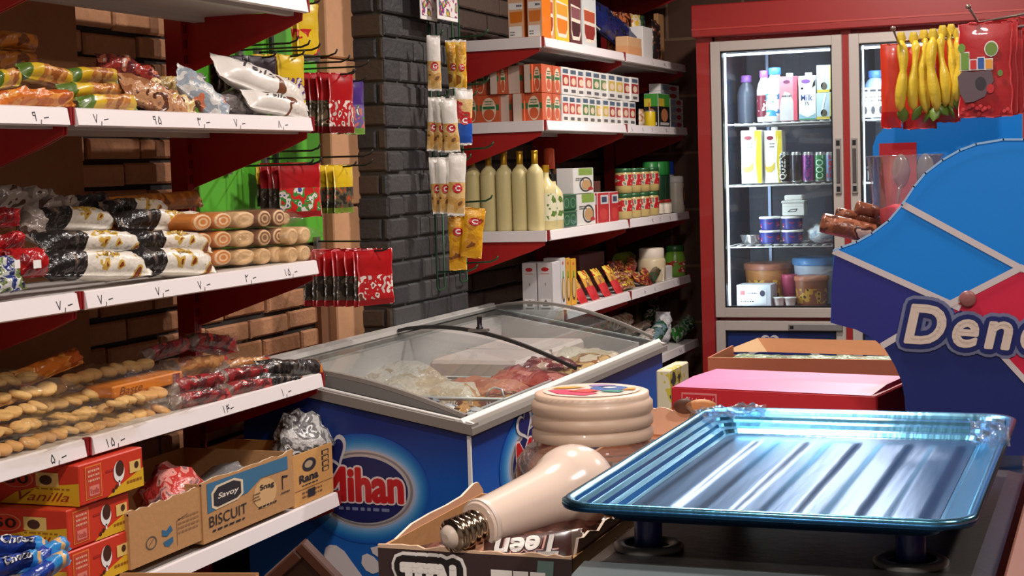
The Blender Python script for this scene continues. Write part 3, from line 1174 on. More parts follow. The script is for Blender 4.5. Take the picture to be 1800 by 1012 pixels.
S1 = [  # a, b, yt, yb, X, T, tilt, mat, rot, name, label, cat
    (-12, 60, 54, 92, -1.98, .06, 80, ROLLD, 0, 'roll_cake', 'upper dark orange roll cake stacked at the back left of the cake shelf', 'cake'),
    (-12, 58, 88, 124, -1.97, .06, 80, ROLLD, 0, 'roll_cake', 'lower dark orange roll cake, under another at the back left', 'cake'),
    (-16, 30, 118, 160, -1.90, .05, 60, YG, .1, 'wrapped_cake', 'yellow and green cake wrapper cut off by the edge on the cake shelf', 'cake'),
    (36, 124, 114, 150, -1.90, .05, 60, YG, -.12, 'wrapped_cake', 'green and yellow wrapped cake at the back, highest on the left pile', 'cake'),
    (118, 206, 118, 150, -1.89, .05, 65, YG, .03, 'wrapped_cake', 'yellow wrapped cake on top of the pile in front of the brown column', 'cake'),
    (-18, 132, 156, 196, -1.80, .06, 60, ORA, .05, 'wrapped_bread', 'large orange bread packet lying flat at the shelf front', 'bread'),
    (104, 236, 148, 176, -1.84, .05, 65, YG, .02, 'wrapped_cake', 'green and yellow wrapped cake in the middle layer of the pile', 'cake'),
    (138, 240, 168, 197, -1.79, .05, 60, YG, .04, 'wrapped_cake', 'green ended wrapped cake at the bottom of the pile on the rail', 'cake'),
    (184, 268, 104, 154, -1.90, .06, 50, RDT, -.35, 'snack_packet', 'reddish clear packet standing with crumpled silver top', 'snack'),
    (225, 318, 140, 202, -1.80, .05, 55, BRN, -.35, 'snack_packet', 'shiny brown packet slumped over the shelf rail', 'snack'),
    (250, 320, 134, 172, -1.88, .05, 50, YLC, .1, 'snack_packet', 'crumpled yellowish packet behind the shiny brown one', 'snack'),
    (268, 338, 164, 200, -1.79, .04, 50, YLC, -.1, 'snack_packet', 'yellow cream packet lying flat at the front near the red post', 'snack'),
    (300, 362, 130, 166, -1.91, .05, 50, WBO, .2, 'snack_packet', 'white and brown packet lying behind, touching the red post', 'snack'),
    (322, 392, 136, 204, -1.80, .05, 62, WBO, -.75, 'snack_packet', 'tilted white, blue and orange packet leaning at the shelf front', 'snack'),
    (376, 452, 148, 188, -1.88, .05, 55, GREY, .3, 'snack_packet', 'grey silver bag crumpled behind the white packets', 'snack'),
    (384, 462, 172, 206, -1.80, .04, 50, GREY, -.2, 'snack_packet', 'grey silver bag lying flat at the shelf front', 'snack'),
    (396, 520, 116, 176, -1.82, .06, 55, None, -.28, 'wafer_packet', 'upper white wafer packet with brown pictures on the cake shelf', 'snack'),
    (438, 534, 162, 207, -1.76, .05, 55, None, -.12, 'wafer_packet', 'lower white wafer packet with brown pictures, at the shelf corner', 'snack'),
]
for i, (a, b, yt, yb, X, T, tl, mt, rot, nm, lb, ct) in enumerate(S1):
    m = MB()
    if mt is None:
        M, pos = lay(m, a, b, yt, yb, X, T, tl, bands((-.78, WHT), (.15, WHT), (.75, TILW), (9, WHT)), i, rot)
        pouch_text(m, M, pos, 'Tsila', -.62, -.15, .12, .4, INK, 0.0, 0.3)
    else:
        lay(m, a, b, yt, yb, X, T, tl, mt, i, rot, wr=0.1 if 'cake' in nm else 0.2)
    solo(m, nm, lb, ct)

S2 = [
    (-20, 98, 326, 376, -1.97, .06, 50, GRT, -.1, 'snack_packet', 'dull translucent packet lying highest at the back left', 'snack'),
    (58, 134, 344, 388, -1.94, .06, 55, GRT, .05, 'snack_packet', 'dull brown packet behind the left stack of white cake packets', 'snack'),
    (122, 190, 342, 370, -1.97, .05, 55, BLK, .05, 'snack_packet', 'black packet lying at the back between the two white stacks', 'snack'),
    (-20, 28, 364, 402, -1.90, .05, 60, REDP, -.1, 'red_packet', 'red packet highest in the red pile at the left edge', 'snack'),
    (36, 76, 366, 424, -1.90, .05, 70, GRT, .9, 'snack_packet', 'brownish packet standing on its end beside the red pile', 'snack'),
    (-20, 38, 408, 444, -1.83, .05, 60, REDP, .1, 'red_packet', 'red packet in the middle of the red pile at the left edge', 'snack'),
    (-14, 40, 440, 470, -1.80, .05, 60, REDP, 0, 'red_packet', 'red packet behind the big red one with white tags', 'snack'),
    (14, 74, 430, 494, -1.77, .06, 72, REDP, 0, 'red_packet', 'large glossy red packet standing with two white tags', 'snack'),
    (-20, 26, 456, 474, -1.77, .03, 50, BLUP, 0, 'snack_packet', 'green and white flat packet topping the navy pile at the left edge', 'snack'),
    (-20, 32, 470, 492, -1.76, .03, 50, BLUP, 0, 'snack_packet', 'navy flat packet in the middle of the pile at the left edge', 'snack'),
    (-20, 40, 488, 510, -1.75, .03, 50, BLUP, 0, 'snack_packet', 'navy flat packet at the bottom of the pile on the rail', 'snack'),
]
for i, (a, b, yt, yb, X, T, tl, mt, rot, nm, lb, ct) in enumerate(S2):
    m = MB()
    M, pos = lay(m, a, b, yt, yb, X, T, tl, mt, i + 40, rot, wr=0.2)
    if 'two white tags' in lb:
        for u in (-.55, .5):
            m2 = MB()
        for (px, w) in ((24, 9), (57, 13)):
            p0, p1 = at_x(px, 472, X + 0.032), at_x(px + w, 456, X + 0.032)
            Face(m, (X + 0.034, p0.y, p0.z), (0, p1.y - p0.y, 0), (0, 0, p1.z - p0.z)).rect(0, 0, 1, 1, WHITE)
    solo(m, nm, lb, ct)

BW = [(62, 196, 364, 410, -1.92, 'topmost'), (74, 246, 402, 456, -1.84, 'middle'), (70, 254, 438, 496, -1.77, 'lowest')]
BW2 = [(186, 290, 348, 392, -1.93, 'topmost'), (212, 360, 368, 414, -1.88, 'second from top'), (226, 362, 404, 452, -1.82, 'third from top'), (224, 366, 432, 490, -1.77, 'lowest')]
for k, grp in enumerate((BW, BW2)):
    for i, (a, b, yt, yb, X, w) in enumerate(grp):
        m = MB()
        M, pos = lay(m, a, b, yt, yb, X, .062, 48, bands((-.22, BWB), (9, BWP)), 60 + 7 * k + i, -0.10, 0.06, 0.12)
        pouch_text(m, M, pos, 'Cake', -.12, -.1, .32, .42, MT((206, 168, 60), 0.4), 0.02, 0.2)
        solo(m, 'cake_packet', '%s black and white cake packet in the %s stack of the middle shelf' % (w, 'left' if k == 0 else 'right'), 'cake', 'black and white cake packets')

# roll cakes and small cakes in clear wrap
ROLLO = MT((200, 122, 52), 0.6, bump=0.2, mottle=0.2)
ROLLC = MT((214, 178, 130), 0.6, bump=0.2, mottle=0.15)
ROLLB = MT((128, 84, 58), 0.6, bump=0.2, mottle=0.25)
CRM = MT((226, 190, 148), 0.5)


def roll_pack(a, b, yt, yb, X, body, n, name, label, cat, group):
    """n rolls lying front to back, wrapped together in film"""
    mx, my = (a + b) / 2, (yt + yb) / 2
    y0, y1 = at_x(a, my, X).y, at_x(b, my, X).y
    z0, z1 = at_x(mx, yb, X).z, at_x(mx, yt, X).z
    t = empty(name, (X, (y0 + y1) / 2, z0), label, cat, group)
    w = (y1 - y0) / n
    r = (z1 - z0) * 0.44
    for k in range(n):
        m = MB()
        c = V((X - 0.10, y0 + w * (k + 0.5), (z0 + z1) / 2))
        old = m.M
        m.M = Matrix.Translation(c) @ Matrix.Diagonal((1, w * 0.47 / r, 1, 1))
        m.lathe([(r * 0.9, 0), (r, 0.006), (r, 0.092), (r * 0.92, 0.099), (r * 0.7, 0.1)], (0, 0, 0), [body, body, body, CRM], 14, (1, 0, 0))
        m.lathe([(r * 0.7, 0.1005), (r * 0.5, 0.1005)], (0, 0, 0), body, 14, (1, 0, 0), cap=False)
        m.lathe([(r * 0.5, 0.1004), (r * 0.3, 0.1004)], (0, 0, 0), CRM, 14, (1, 0, 0), cap=False)
        m.lathe([(r * 0.3, 0.1005), (r * 0.02, 0.1005)], (0, 0, 0), body, 14, (1, 0, 0), cap=False)
        m.M = old
        part(m, 'cake_roll', t)
    m = MB()
    pouch(m, TRS((X - 0.045, (y0 + y1) / 2, (z0 + z1) / 2), 0, 0, PI / 2), (y1 - y0) * 1.04, 0.17, (z1 - z0) * 1.0, CLEARB, int(a + yt), 0.05, 14, 10, 0.05, 4)
    part(m, 'clear_wrap', t, 'clear crinkled wrap')
    return t


rows = [('top', 374, 408), ('middle', 407, 441), ('bottom', 440, 473)]
for r, (rn, yt, yb) in enumerate(rows):
    roll_pack(338, 410, yt - 2, yb - 2, -1.80, ROLLO, 2, 'roll_cake_pack', 'orange roll cakes in clear wrap, %s row, beside the white cake packets' % rn, 'cake', 'roll cakes in clear wrap')
    roll_pack(409, 452, yt - 5, yb - 5, -1.80, ROLLC, 1, 'roll_cake_pack', 'cream roll cake in clear wrap, %s row, beside the orange rolls' % rn, 'cake', 'roll cakes in clear wrap')
    roll_pack(452, 504, yt - 8, yb - 8, -1.79, ROLLB if r < 2 else ROLLC, 2, 'sponge_cake_pack', 'brown and cream sponge cakes in clear wrap, %s row' % rn, 'cake', 'sponge cakes in clear wrap')
    if r > 0:
        roll_pack(503, 548, yt - 10, yb - 10, -1.77, ROLLC, 2, 'sponge_cake_pack', 'pale sponge cakes in clear wrap at the shelf end, %s row' % rn, 'cake', 'sponge cakes in clear wrap')
roll_pack(470, 512, 372, 398, -1.92, ROLLC, 2, 'sponge_cake_pack', 'pale sponge cakes in clear wrap at the back of the shelf', 'cake', 'sponge cakes in clear wrap')
m = MB()
lay(m, 196, 358, 336, 374, -1.985, .05, 75, ROLLD, 91, 0.02)
solo(m, 'long_roll_cake', 'long brown roll cake lying across the back of the middle shelf', 'cake')

# ---- third shelf: biscuits
BISC = MT((228, 186, 120), 0.7, bump=0.25, bscale=80, mottle=0.2)
BISC2 = MT((214, 164, 100), 0.7, bump=0.25, bscale=80, mottle=0.2)
OBAND = MT((206, 120, 30), 0.4)


def biscuit_bag(a, b, yt, yb, X, label, n=(4, 2), mat=BISC, depth=0.14, seed=0, kind='biscuit', band=False, tilt=0.0):
    mx, my = (a + b) / 2, (yt + yb) / 2
    y0, y1 = at_x(a, my, X).y, at_x(b, my, X).y
    z0, z1 = at_x(mx, yb, X).z, at_x(mx, yt, X).z
    t = empty('biscuit_bag', (X, (y0 + y1) / 2, z0), label, 'biscuits')
    h = (z1 - z0)
    rr = random.Random(seed)
    w = (y1 - y0) / n[0]
    for i in range(n[0]):
        for j in range(n[1]):
            m = MB()
            c = V((X - 0.02 - depth * 0.3 * (j % 2) + rr.uniform(-.006, .006), y0 + w * (i + 0.5) + rr.uniform(-.004, .004), z0 + h * (j + 0.5) / n[1]))
            m.M = Matrix.Translation(c) @ Matrix.Rotation(rr.uniform(-.25, .25), 4, 'X') @ Matrix.Rotation(0.25 + tilt + rr.uniform(-.15, .15), 4, 'Y') @ Matrix.Rotation(rr.uniform(-.3, .3), 4, 'Z') @ Matrix.Diagonal((0.75, 1, 1, 1))
            rad = min(w * 0.62, 0.06)
            th = h / n[1] * 0.62
            m.lathe([(rad * 0.25, -th * 0.5), (rad * 0.85, -th * 0.48), (rad, -th * 0.1), (rad * 0.95, th * 0.25), (rad * 0.7, th * 0.48), (rad * 0.3, th * 0.55)], (0, 0, 0), mat, 14)
            m.M = Matrix.Identity(4)
            part(m, 'biscuit', t)
    if band:
        m = MB()
        m.rbox(X - 0.03, X + 0.034, y0 + (y1 - y0) * 0.05, y1 - (y1 - y0) * 0.08, z0 + h * 0.12, z0 + h * 0.55, OBAND, 0.003)
        f = Face(m, (X + 0.034, y0 + (y1 - y0) * 0.05, z0 + h * 0.12), (0, (y1 - y0) * 0.87, 0), (0, 0, h * 0.43))
        f.text('Baste', 0.08, 0.2, 0.4, 0.8, MT((110, 60, 30), 0.5), 1, shear=0.3)
        f.rect(0.84, 0.1, 0.95, 0.9, MT((120, 40, 26), 0.5))
        part(m, 'paper_band', t)
    m = MB()
    pouch(m, TRS((X - 0.02, (y0 + y1) / 2, (z0 + z1) / 2), 0, 0.12, PI / 2), (y1 - y0) * 1.06, depth, h * 1.08, CLEARB, seed + 3, 0.05, 16, 10, 0.12, 3.4)
    part(m, 'clear_bag', t)
    return t


S3 = [
    (-16, 50, 650, 688, -1.92, 'yellowish biscuit bag lying at the back left', (3, 1), BISC2),
    (-18, 108, 664, 704, -1.82, 'topmost bag of pale biscuits in the left heap', (5, 2), BISC),
    (-18, 98, 700, 732, -1.79, 'second bag of pale biscuits from the top of the left heap', (5, 2), BISC),
    (-18, 86, 728, 762, -1.77, 'third bag of pale biscuits from the top of the left heap', (4, 2), BISC),
    (-18, 74, 756, 798, -1.75, 'lowest bag of pale biscuits in the left heap, on the rail', (4, 2), BISC2),
    (70, 130, 738, 778, -1.76, 'small biscuit bag on the rail beside the left heap', (3, 2), BISC2),
    (108, 212, 674, 706, -1.85, 'long biscuit bag behind the middle heap', (6, 2), BISC2),
    (100, 206, 702, 738, -1.80, 'wide biscuit bag in the middle of the shelf', (5, 2), BISC),
    (112, 172, 730, 764, -1.76, 'small biscuit bag at the front, left of the rail joint', (3, 2), BISC),
    (166, 216, 728, 756, -1.755, 'small bag of ring biscuits at the front of the shelf', (3, 2), BISC2),
    (202, 266, 696, 742, -1.77, 'biscuit bag in front of the one with the orange band', (4, 3), BISC),
    (262, 306, 684, 730, -1.765, 'narrow biscuit bag beside the red cake packets', (2, 3), BISC2),
]
for i, (a, b, yt, yb, X, lb, n, mt) in enumerate(S3):
    biscuit_bag(a, b, yt, yb, X, lb + ' of the biscuit shelf' if 'shelf' not in lb else lb, n, mt, 0.15, 20 + i)
biscuit_bag(164, 308, 642, 692, -1.84, 'long bag of oval crackers with an orange paper band', (7, 2), BISC, 0.16, 77, band=True)
m = MB()
lay(m, 26, 148, 622, 668, -1.93, .06, 60, ORA, 120, 0.12, wr=0.2)
solo(m, 'snack_packet', 'orange packet lying at the back of the biscuit shelf', 'snack')

REDC = PM([((150, 30, 34), 4), ((92, 20, 26), 2.5), ((206, 60, 54), 1)], 26, 0.22, 15, 0.4)
TAN = PM([((196, 142, 84), 3), ((170, 112, 64), 2), ((120, 60, 40), 1)], 26, 0.25, 16, 0.5)
CK = [
    (252, 332, 598, 632, -1.97, REDC, .05, 'flat red cake packet lying at the back of the biscuit shelf'),
    (340, 406, 586, 622, -1.95, REDC, -.25, 'red cake packet raised at the back against the bricks'),
    (298, 398, 622, 666, -1.87, TAN, -.08, 'tan and red cake packet on top of the red pile'),
    (388, 470, 628, 660, -1.84, TAN, -.1, 'tan cake packet beside the black packets'),
    (296, 396, 654, 700, -1.81, REDC, -.06, 'dark red cake packet in the middle of the red pile'),
    (386, 464, 642, 682, -1.79, REDC, -.12, 'bright red ended cake packet beside the black packets'),
    (304, 402, 684, 722, -1.765, REDC, -.1, 'dark red cake packet at the bottom left of the red pile'),
    (394, 472, 664, 702, -1.765, REDC, -.1, 'dark red cake packet at the bottom right of the red pile'),
]
for i, (a, b, yt, yb, X, mt, rot, lb) in enumerate(CK):
    t = empty('red_cake_packet', at_x((a + b) / 2, yb, X), lb, 'cake', 'red cake packets')
    m = MB()
    M, pos = lay(m, a, b, yt, yb, X, .06, 55, bands((-.8, MT((120, 100, 92), 0.3)), (.62, mt), (9, MT((186, 30, 34), 0.3))), 130 + i, rot, wr=0.12)
    part(m, 'wrapped_cake', t)
    m = MB()
    lay(m, a - 5, b + 6, yt - 3, yb + 2, X + 0.002, .066, 55, CLEARB, 150 + i, rot, 0.08, 0.3)
    part(m, 'clear_wrap', t)
for i, (a, b, yt, yb, X, rot, lb) in enumerate([
        (452, 540, 636, 668, -1.84, -.1, 'black wafer packet lying at the back of the shelf end'),
        (462, 562, 628, 666, -1.775, -.15, 'black wafer packet with an orange end at the shelf corner'),
        (456, 530, 654, 690, -1.755, -.2, 'black wafer packet in front, lying on the price rail')]):
    m = MB()
    M, pos = lay(m, a, b, yt, yb, X, .045, 55, bands((.7, BWB), (.86, MT((210, 120, 40), 0.4)), (9, BLK)), 170 + i, rot, wr=0.16)
    solo(m, 'black_wafer_packet', lb, 'snack', 'black wafer packets')

# ---- bottom shelf: coffee boxes, cartons, blue wafers
CR, CY, CO = MT((206, 58, 36), 0.4, coat=0.2), MT((222, 174, 38), 0.4, coat=0.2), MT((230, 130, 60), 0.4)
CBR = MT((70, 38, 26), 0.5)


def coffee_box(a, b, ytl, ybl, X, label):
    y0, y1 = at_x(a, (ytl + ybl) / 2, X).y, at_x(b, (ytl + ybl) / 2 - 25, X).y
    z1, z0 = at_x(a, ytl, X).z, at_x(a, ybl, X).z
    z0 = max(z0, 0.7165)
    m = MB()
    m.rbox(X - 0.27, X, y0, y1, z0, z1, CR, 0.002)
    f = Face(m, (X + 0.0003, y0, z0), (0, y1 - y0, 0), (0, 0, z1 - z0))
    f.poly([(0.4, 0.0), (0.995, 0.0), (0.995, 0.48), (0.82, 0.36), (0.6, 0.2)], CY, 1)
    f.rect(0.08, 0.1, 0.33, 0.92, CO, 1)
    f.rect(0.095, 0.13, 0.315, 0.89, MT((198, 70, 52), 0.4), 2)
    f.scribble(0.12, 0.5, 0.29, 0.85, MT((232, 170, 140), 0.5), 3, 3, 1)
    f.rect(0.13, 0.18, 0.28, 0.42, MT((222, 130, 116), 0.5), 3)
    f.text('Vanilla', 0.14, 0.22, 0.27, 0.36, MT((180, 40, 40), 0.5), 4)
    f.ell(0.6, 0.56, 0.085, 0.27, WHITE, 2)
    f.ell(0.61, 0.64, 0.066, 0.2, CBR, 3)
    f.rect(0.585, 0.2, 0.61, 0.34, WHITE, 2)
    f.rect(0.77, 0.42, 0.95, 0.72, MT((226, 190, 110), 0.4), 2)
    f.ell(0.88, 0.6, 0.035, 0.09, CBR, 3)
    f.ell(0.5, 0.13, 0.02, 0.06, CBR, 2)
    f.ell(0.55, 0.2, 0.02, 0.06, CBR, 2)
    f.scribble(0.72, 0.14, 0.96, 0.3, MT((150, 90, 30), 0.5), 1, 2, 5)
    f.rect(0.4, 0.62, 0.52, 0.68, MT((170, 40, 30), 0.5), 1)
    g = Face(m, (X - 0.27, y0 - 0.0003, z0), (0.27, 0, 0), (0, 0, z1 - z0))
    g.poly([(0.36, 0.0), (0.995, 0.0), (0.995, 0.56), (0.9, 0.52), (0.7, 0.46), (0.5, 0.3)], CY, 1)
    g.text('50', 0.42, 0.5, 0.6, 0.74, MT((40, 20, 16), 0.5), 2, bold=0.01)
    g.ring(0.51, 0.62, 0.13, 0.22, 0.1, MT((214, 130, 90), 0.5), 1)
    g.rect(0.66, 0.46, 0.84, 0.8, MT((226, 190, 110), 0.4), 2)
    g.ell(0.74, 0.62, 0.05, 0.12, CBR, 3)
    g.text('Vanilla', 0.52, 0.1, 0.92, 0.32, MT((150, 50, 20), 0.5), 3, shear=0.4)
    g.scribble(0.66, 0.36, 0.94, 0.45, MT((150, 100, 30), 0.5), 1, 2, 8)
    return solo(m, 'coffee_box', label, 'box', 'coffee boxes')


coffee_box(140, 252, 818, 891, -1.705, 'orange red coffee box on top of the stack, pushed forward to the right')
coffee_box(119, 228, 897, 969, -1.715, 'orange red coffee box in the middle of the stack')
coffee_box(119, 230, 972, 1046, -1.712, 'orange red coffee box at the bottom of the stack')


def carton(a, b, ytl, ytr, ybl, X, depth, mt, label, hollow=0.04):
    y0, y1 = at_x(a, (ytl + ybl) / 2, X).y, at_x(b, ytr + (ybl - ytl) / 2, X).y
    z1, z0 = at_x(a, ytl, X).z, at_x(a, ybl, X).z
    z0 = max(z0, 0.717)
    t = empty('cardboard_carton', (X - depth / 2, (y0 + y1) / 2, z0), label, 'carton', 'open cartons on the bottom shelf')
    m = MB()
    w = 0.004
    m.box(X - w, X, y0, y1, z0, z1, mt)
    m.box(X - depth, X - depth + w, y0, y1, z0, z1, mt)
    m.box(X - depth + w, X - w, y0, y0 + w, z0, z1, mt)
    m.box(X - depth + w, X - w, y1 - w, y1, z0, z1, mt)
    m.box(X - depth + w, X - w, y0 + w, y1 - w, z0, z0 + w, KRAFT2)
    return t, m, Face(m, (X + 0.0003, y0, z0), (0, y1 - y0, 0), (0, 0, z1 - z0)), (y0, y1, z0, z1)


def torn(m, X, y0, y1, z, seed, mt=KRAFT, hgt=0.006):
    """ragged upper edge of torn board"""
    rr = random.Random(seed)
    n = 18
    pts = [(y0, -0.004), (y1, -0.004)]
    for i in range(n + 1):
        pts.append((y1 + (y0 - y1) * i / n, rr.uniform(0.0, hgt)))
    m.prism(pts, (X - 0.004, 0, z), (0, 1, 0), (0, 0, 1), (0.0038, 0, 0), mt, MT((222, 200, 170), 0.8))


BLUEP = MT((52, 104, 140), 0.6)
t, m, f, (y0, y1, z0, z1) = carton(228, 354, 903, 872, 1003, -1.705, 0.28, KRAFT, 'plain carton with a blue handling mark, beside the coffee boxes')
torn(m, -1.705, y0, y1, z1, 1)
f.ring(0.28, 0.34, 0.075, 0.12, 0.18, MT((90, 84, 76), 0.7), 1)
f.line([(0.25, 0.3), (0.31, 0.4)], 0.0015, MT((90, 84, 76), 0.7))
f.poly([(0.43, 0.5), (0.49, 0.45), (0.55, 0.53), (0.58, 0.42), (0.5, 0.34), (0.43, 0.38)], BLUEP)
f.poly([(0.44, 0.26), (0.58, 0.3), (0.58, 0.2), (0.52, 0.14), (0.46, 0.18)], BLUEP)
f.scribble(0.66, 0.28, 0.96, 0.62, MT((150, 110, 74), 0.7), 4, 1, 3)
f.line([(0.64, 0.1), (0.64, 0.55), (0.8, 0.62)], 0.0014, MT((120, 84, 56), 0.7))
part(m, 'carton_body', t)
t, m, f, (y0, y1, z0, z1) = carton(356, 517, 851, 803, 958, -1.702, 0.28, KRAFT, 'biscuit carton with a blue band, oval badge and large lettering')
torn(m, -1.702, y0, y1, z1, 2)
f.poly([(0.05, 0.48), (0.47, 0.58), (0.62, 0.74), (0.93, 0.72), (0.93, 0.96), (0.05, 0.98)], MT((62, 112, 146), 0.6), 1)
f.poly([(0.09, 0.56), (0.13, 0.5), (0.36, 0.53), (0.42, 0.6), (0.42, 0.84), (0.33, 0.92), (0.14, 0.9), (0.09, 0.8)], MT((226, 206, 176), 0.6), 2)
f.poly([(0.11, 0.58), (0.15, 0.54), (0.35, 0.57), (0.395, 0.62), (0.395, 0.82), (0.32, 0.885), (0.16, 0.865), (0.11, 0.78)], INK, 3)
f.text('Savoy', 0.15, 0.64, 0.37, 0.76, MT((230, 220, 206), 0.6), 4, bold=0.02, shear=0.2)
f.text('BISCUIT', 0.06, 0.24, 0.45, 0.42, INK, 2)
f.scribble(0.09, 0.13, 0.44, 0.2, INK, 1, 2, 3)
f.ell(0.66, 0.45, 0.13, 0.26, MT((212, 170, 118), 0.7), 1)
f.text('Snag', 0.6, 0.5, 0.76, 0.62, INK, 3, bold=0.02)
f.scribble(0.52, 0.36, 0.6, 0.52, MT((110, 80, 56), 0.7), 3, 3, 4)
f.scribble(0.58, 0.2, 0.78, 0.27, INK, 1, 3, 6)
f.line([(0.86, 0.4), (0.86, 0.62), (0.92, 0.6)], 0.004, INK, 2)
f.scribble(0.84, 0.3, 0.95, 0.36, INK, 1, 3, 7)
part(m, 'carton_body', t)
t, m, f, (y0, y1, z0, z1) = carton(516, 585, 802, 772, 916, -1.712, 0.26, MT((206, 152, 88), 0.8, bump=0.1, bscale=90), 'orange brown carton with small pictograms, at the shelf end')
for k in range(4):
    f.rect(0.72, 0.5 + 0.11 * k, 0.9, 0.585 + 0.11 * k, INK, 1)
    f.rect(0.75, 0.5 + 0.11 * k, 0.87, 0.565 + 0.11 * k, MT((206, 152, 88), 0.8), 2)
f.ell(0.4, 0.74, 0.17, 0.13, INK, 1)
f.ell(0.38, 0.75, 0.1, 0.07, MT((170, 150, 120), 0.7), 2)
f.text('Rana', 0.14, 0.42, 0.62, 0.58, INK, 1, bold=0.04)
f.scribble(0.2, 0.34, 0.6, 0.39, INK, 1, 1, 5)
f.rect(0.03, 0.29, 0.97, 0.305, MT((150, 100, 60), 0.8), 1)
f.scribble(0.2, 0.1, 0.7, 0.26, MT((120, 84, 56), 0.8), 2, 1, 6)
f.rect(0.34, 0.1, 0.52, 0.26, INK, 2)
part(m, 'carton_body', t)

# bags lying in the cartons
REDBAG = PM([((196, 60, 54), 3), ((226, 150, 140), 2), ((150, 110, 110), 1.4)], 40, 0.25, 20, 0.6)
c = at_x(302, 862, -1.79)
m = MB()
blob(m, TRS((c.x, c.y, c.z - 0.012), 0, 0, 0.3), 0.06, 0.085, 0.06, REDBAG, 3, 0.35)
solo(m, 'red_candy_bag', 'crumpled red and clear bag filling the plain carton', 'bag')
c = at_x(405, 838, -1.80)
m = MB()
blob(m, TRS((c.x, c.y - 0.02, c.z - 0.03)), 0.08, 0.11, 0.05, FILM((190, 170, 150), 0.25, 0.15, 0.9, 50, 0.6), 5, 0.4)
solo(m, 'plastic_bag', 'dull clear plastic bag slumped in the lettered biscuit carton', 'bag')
c = at_x(528, 772, -1.79)
m = MB()
blob(m, TRS((c.x, c.y, c.z - 0.012)), 0.06, 0.085, 0.07, PM([((196, 194, 192), 3), ((120, 118, 118), 2), ((240, 240, 240), 1), ((90, 88, 90), 1)], 34, 0.12, 21, 0.9), 8, 0.5, 20, 14)
solo(m, 'plastic_bag', 'crumpled silvery clear bag rising from the end carton', 'bag')

WAFB = PM([((30, 60, 150), 4), ((20, 36, 96), 2), ((60, 140, 200), 2)], 16, 0.25, 22, 0.25)
BLUEL = MT((44, 132, 196), 0.3, coat=0.3)
for i, (a, b, yt, yb, X, rot, lb) in enumerate([
        (-30, 76, 940, 986, -1.66, -.3, 'topmost blue wafer packet with white lettering at the lower left'),
        (34, 122, 960, 990, -1.63, .12, 'bright blue wafer packet end pointing to the coffee boxes'),
        (-30, 70, 978, 1010, -1.62, -.1, 'dark blue wafer packet under the topmost one at the lower left'),
        (40, 122, 986, 1014, -1.60, .15, 'lowest bright blue wafer packet, cut off by the bottom edge')]):
    m = MB()
    M, pos = lay(m, a, b, yt, yb, X, .05, 50, bands((.35, WAFB), (.62, BLUEL), (.74, MT((214, 170, 110), 0.4)), (9, BLUEL)) if i % 2 == 0 else bands((-.2, WAFB), (.3, BLUEL), (.5, MT((214, 170, 110), 0.4)), (9, BLUEL)), 190 + i, rot, wr=0.12)
    if i % 2 == 0:
        pouch_text(m, M, pos, 'Choco', -.6, -.5, .3, .5, MT((24, 26, 60), 0.4), 0.08, 0.2)
        pouch_text(m, M, pos, 'Choco', -.6, -.5, .3, .5, MT((222, 222, 226), 0.4), 0.02, 0.2, 0.002)
    solo(m, 'blue_wafer_packet', lb, 'snack', 'blue wafer packets')

# ================================================================== RACK AND HANGING PACKETS ON THE LEFT WALL
GB = WX + 0.03
m = MB()
y0, y1 = 3.35, 3.983
zt0, zb0 = at_x(560, 6, GB).z, at_x(590, 421, GB).z
m.rbox(GB - 0.02, GB, y0, y1, zb0, zt0 + 0.02, MT((92, 184, 48), 0.5), 0.002)
m.box(GB - 0.001, GB + 0.001, y1 - 0.09, y1 - 0.086, zt0 - 0.12, zt0 - 0.105, MT((50, 110, 30), 0.5))
solo(m, 'display_board', 'bright green board fixed to the brick wall behind the shelf end', 'board')

rk = empty('hook_rack', (GB + 0.01, 3.7, 1.3), 'black metal hook rack in front of the green board', 'rack')
m = MB()
p0 = at_x(476, 36, GB + 0.012)
m.box(GB + 0.006, GB + 0.016, p0.y - 0.006, p0.y + 0.006, 1.28, 1.95, DARK)
part(m, 'upright', rk)
HK = [((392, 82), 522), ((424, 88), 542), ((456, 92), 560), ((478, 103), 590), ((520, 122), 645), ((500, 113), 612),
      ((422, 268), 560), ((404, 292), 562), ((470, 279), 652), ((545, 292), 652), ((560, 424), 660), ((545, 135), 622)]
HKS = MT((54, 52, 54), 0.35, 0.6)
for (px, py), xe in HK:
    p = at_x(px, py, GB + 0.012)
    e = at_y(xe, py, p.y)
    m = MB()
    m.tube([p, (e.x - 0.02, p.y, p.z - 0.002), (e.x, p.y, p.z + 0.004), (e.x + 0.006, p.y, p.z + 0.014)], 0.0026, HKS, 6)
    m.box(GB + 0.001, GB + 0.012, p.y - 0.012, p.y + 0.012, p.z - 0.02, p.z + 0.012, MT((120, 116, 112), 0.4, 0.5))
    part(m, 'hook', rk)


def hang_m(c, yaw):
    """frame of a hanging pack: length up, face towards +X turned by yaw"""
    ex = V((0, 0, 1))
    ez = V((math.cos(yaw), math.sin(yaw), 0))
    ey = ez.cross(ex)
    return Matrix(((ex.x, ey.x, ez.x, c.x), (ex.y, ey.y, ez.y, c.y), (ex.z, ey.z, ez.z, c.z), (0, 0, 0, 1)))


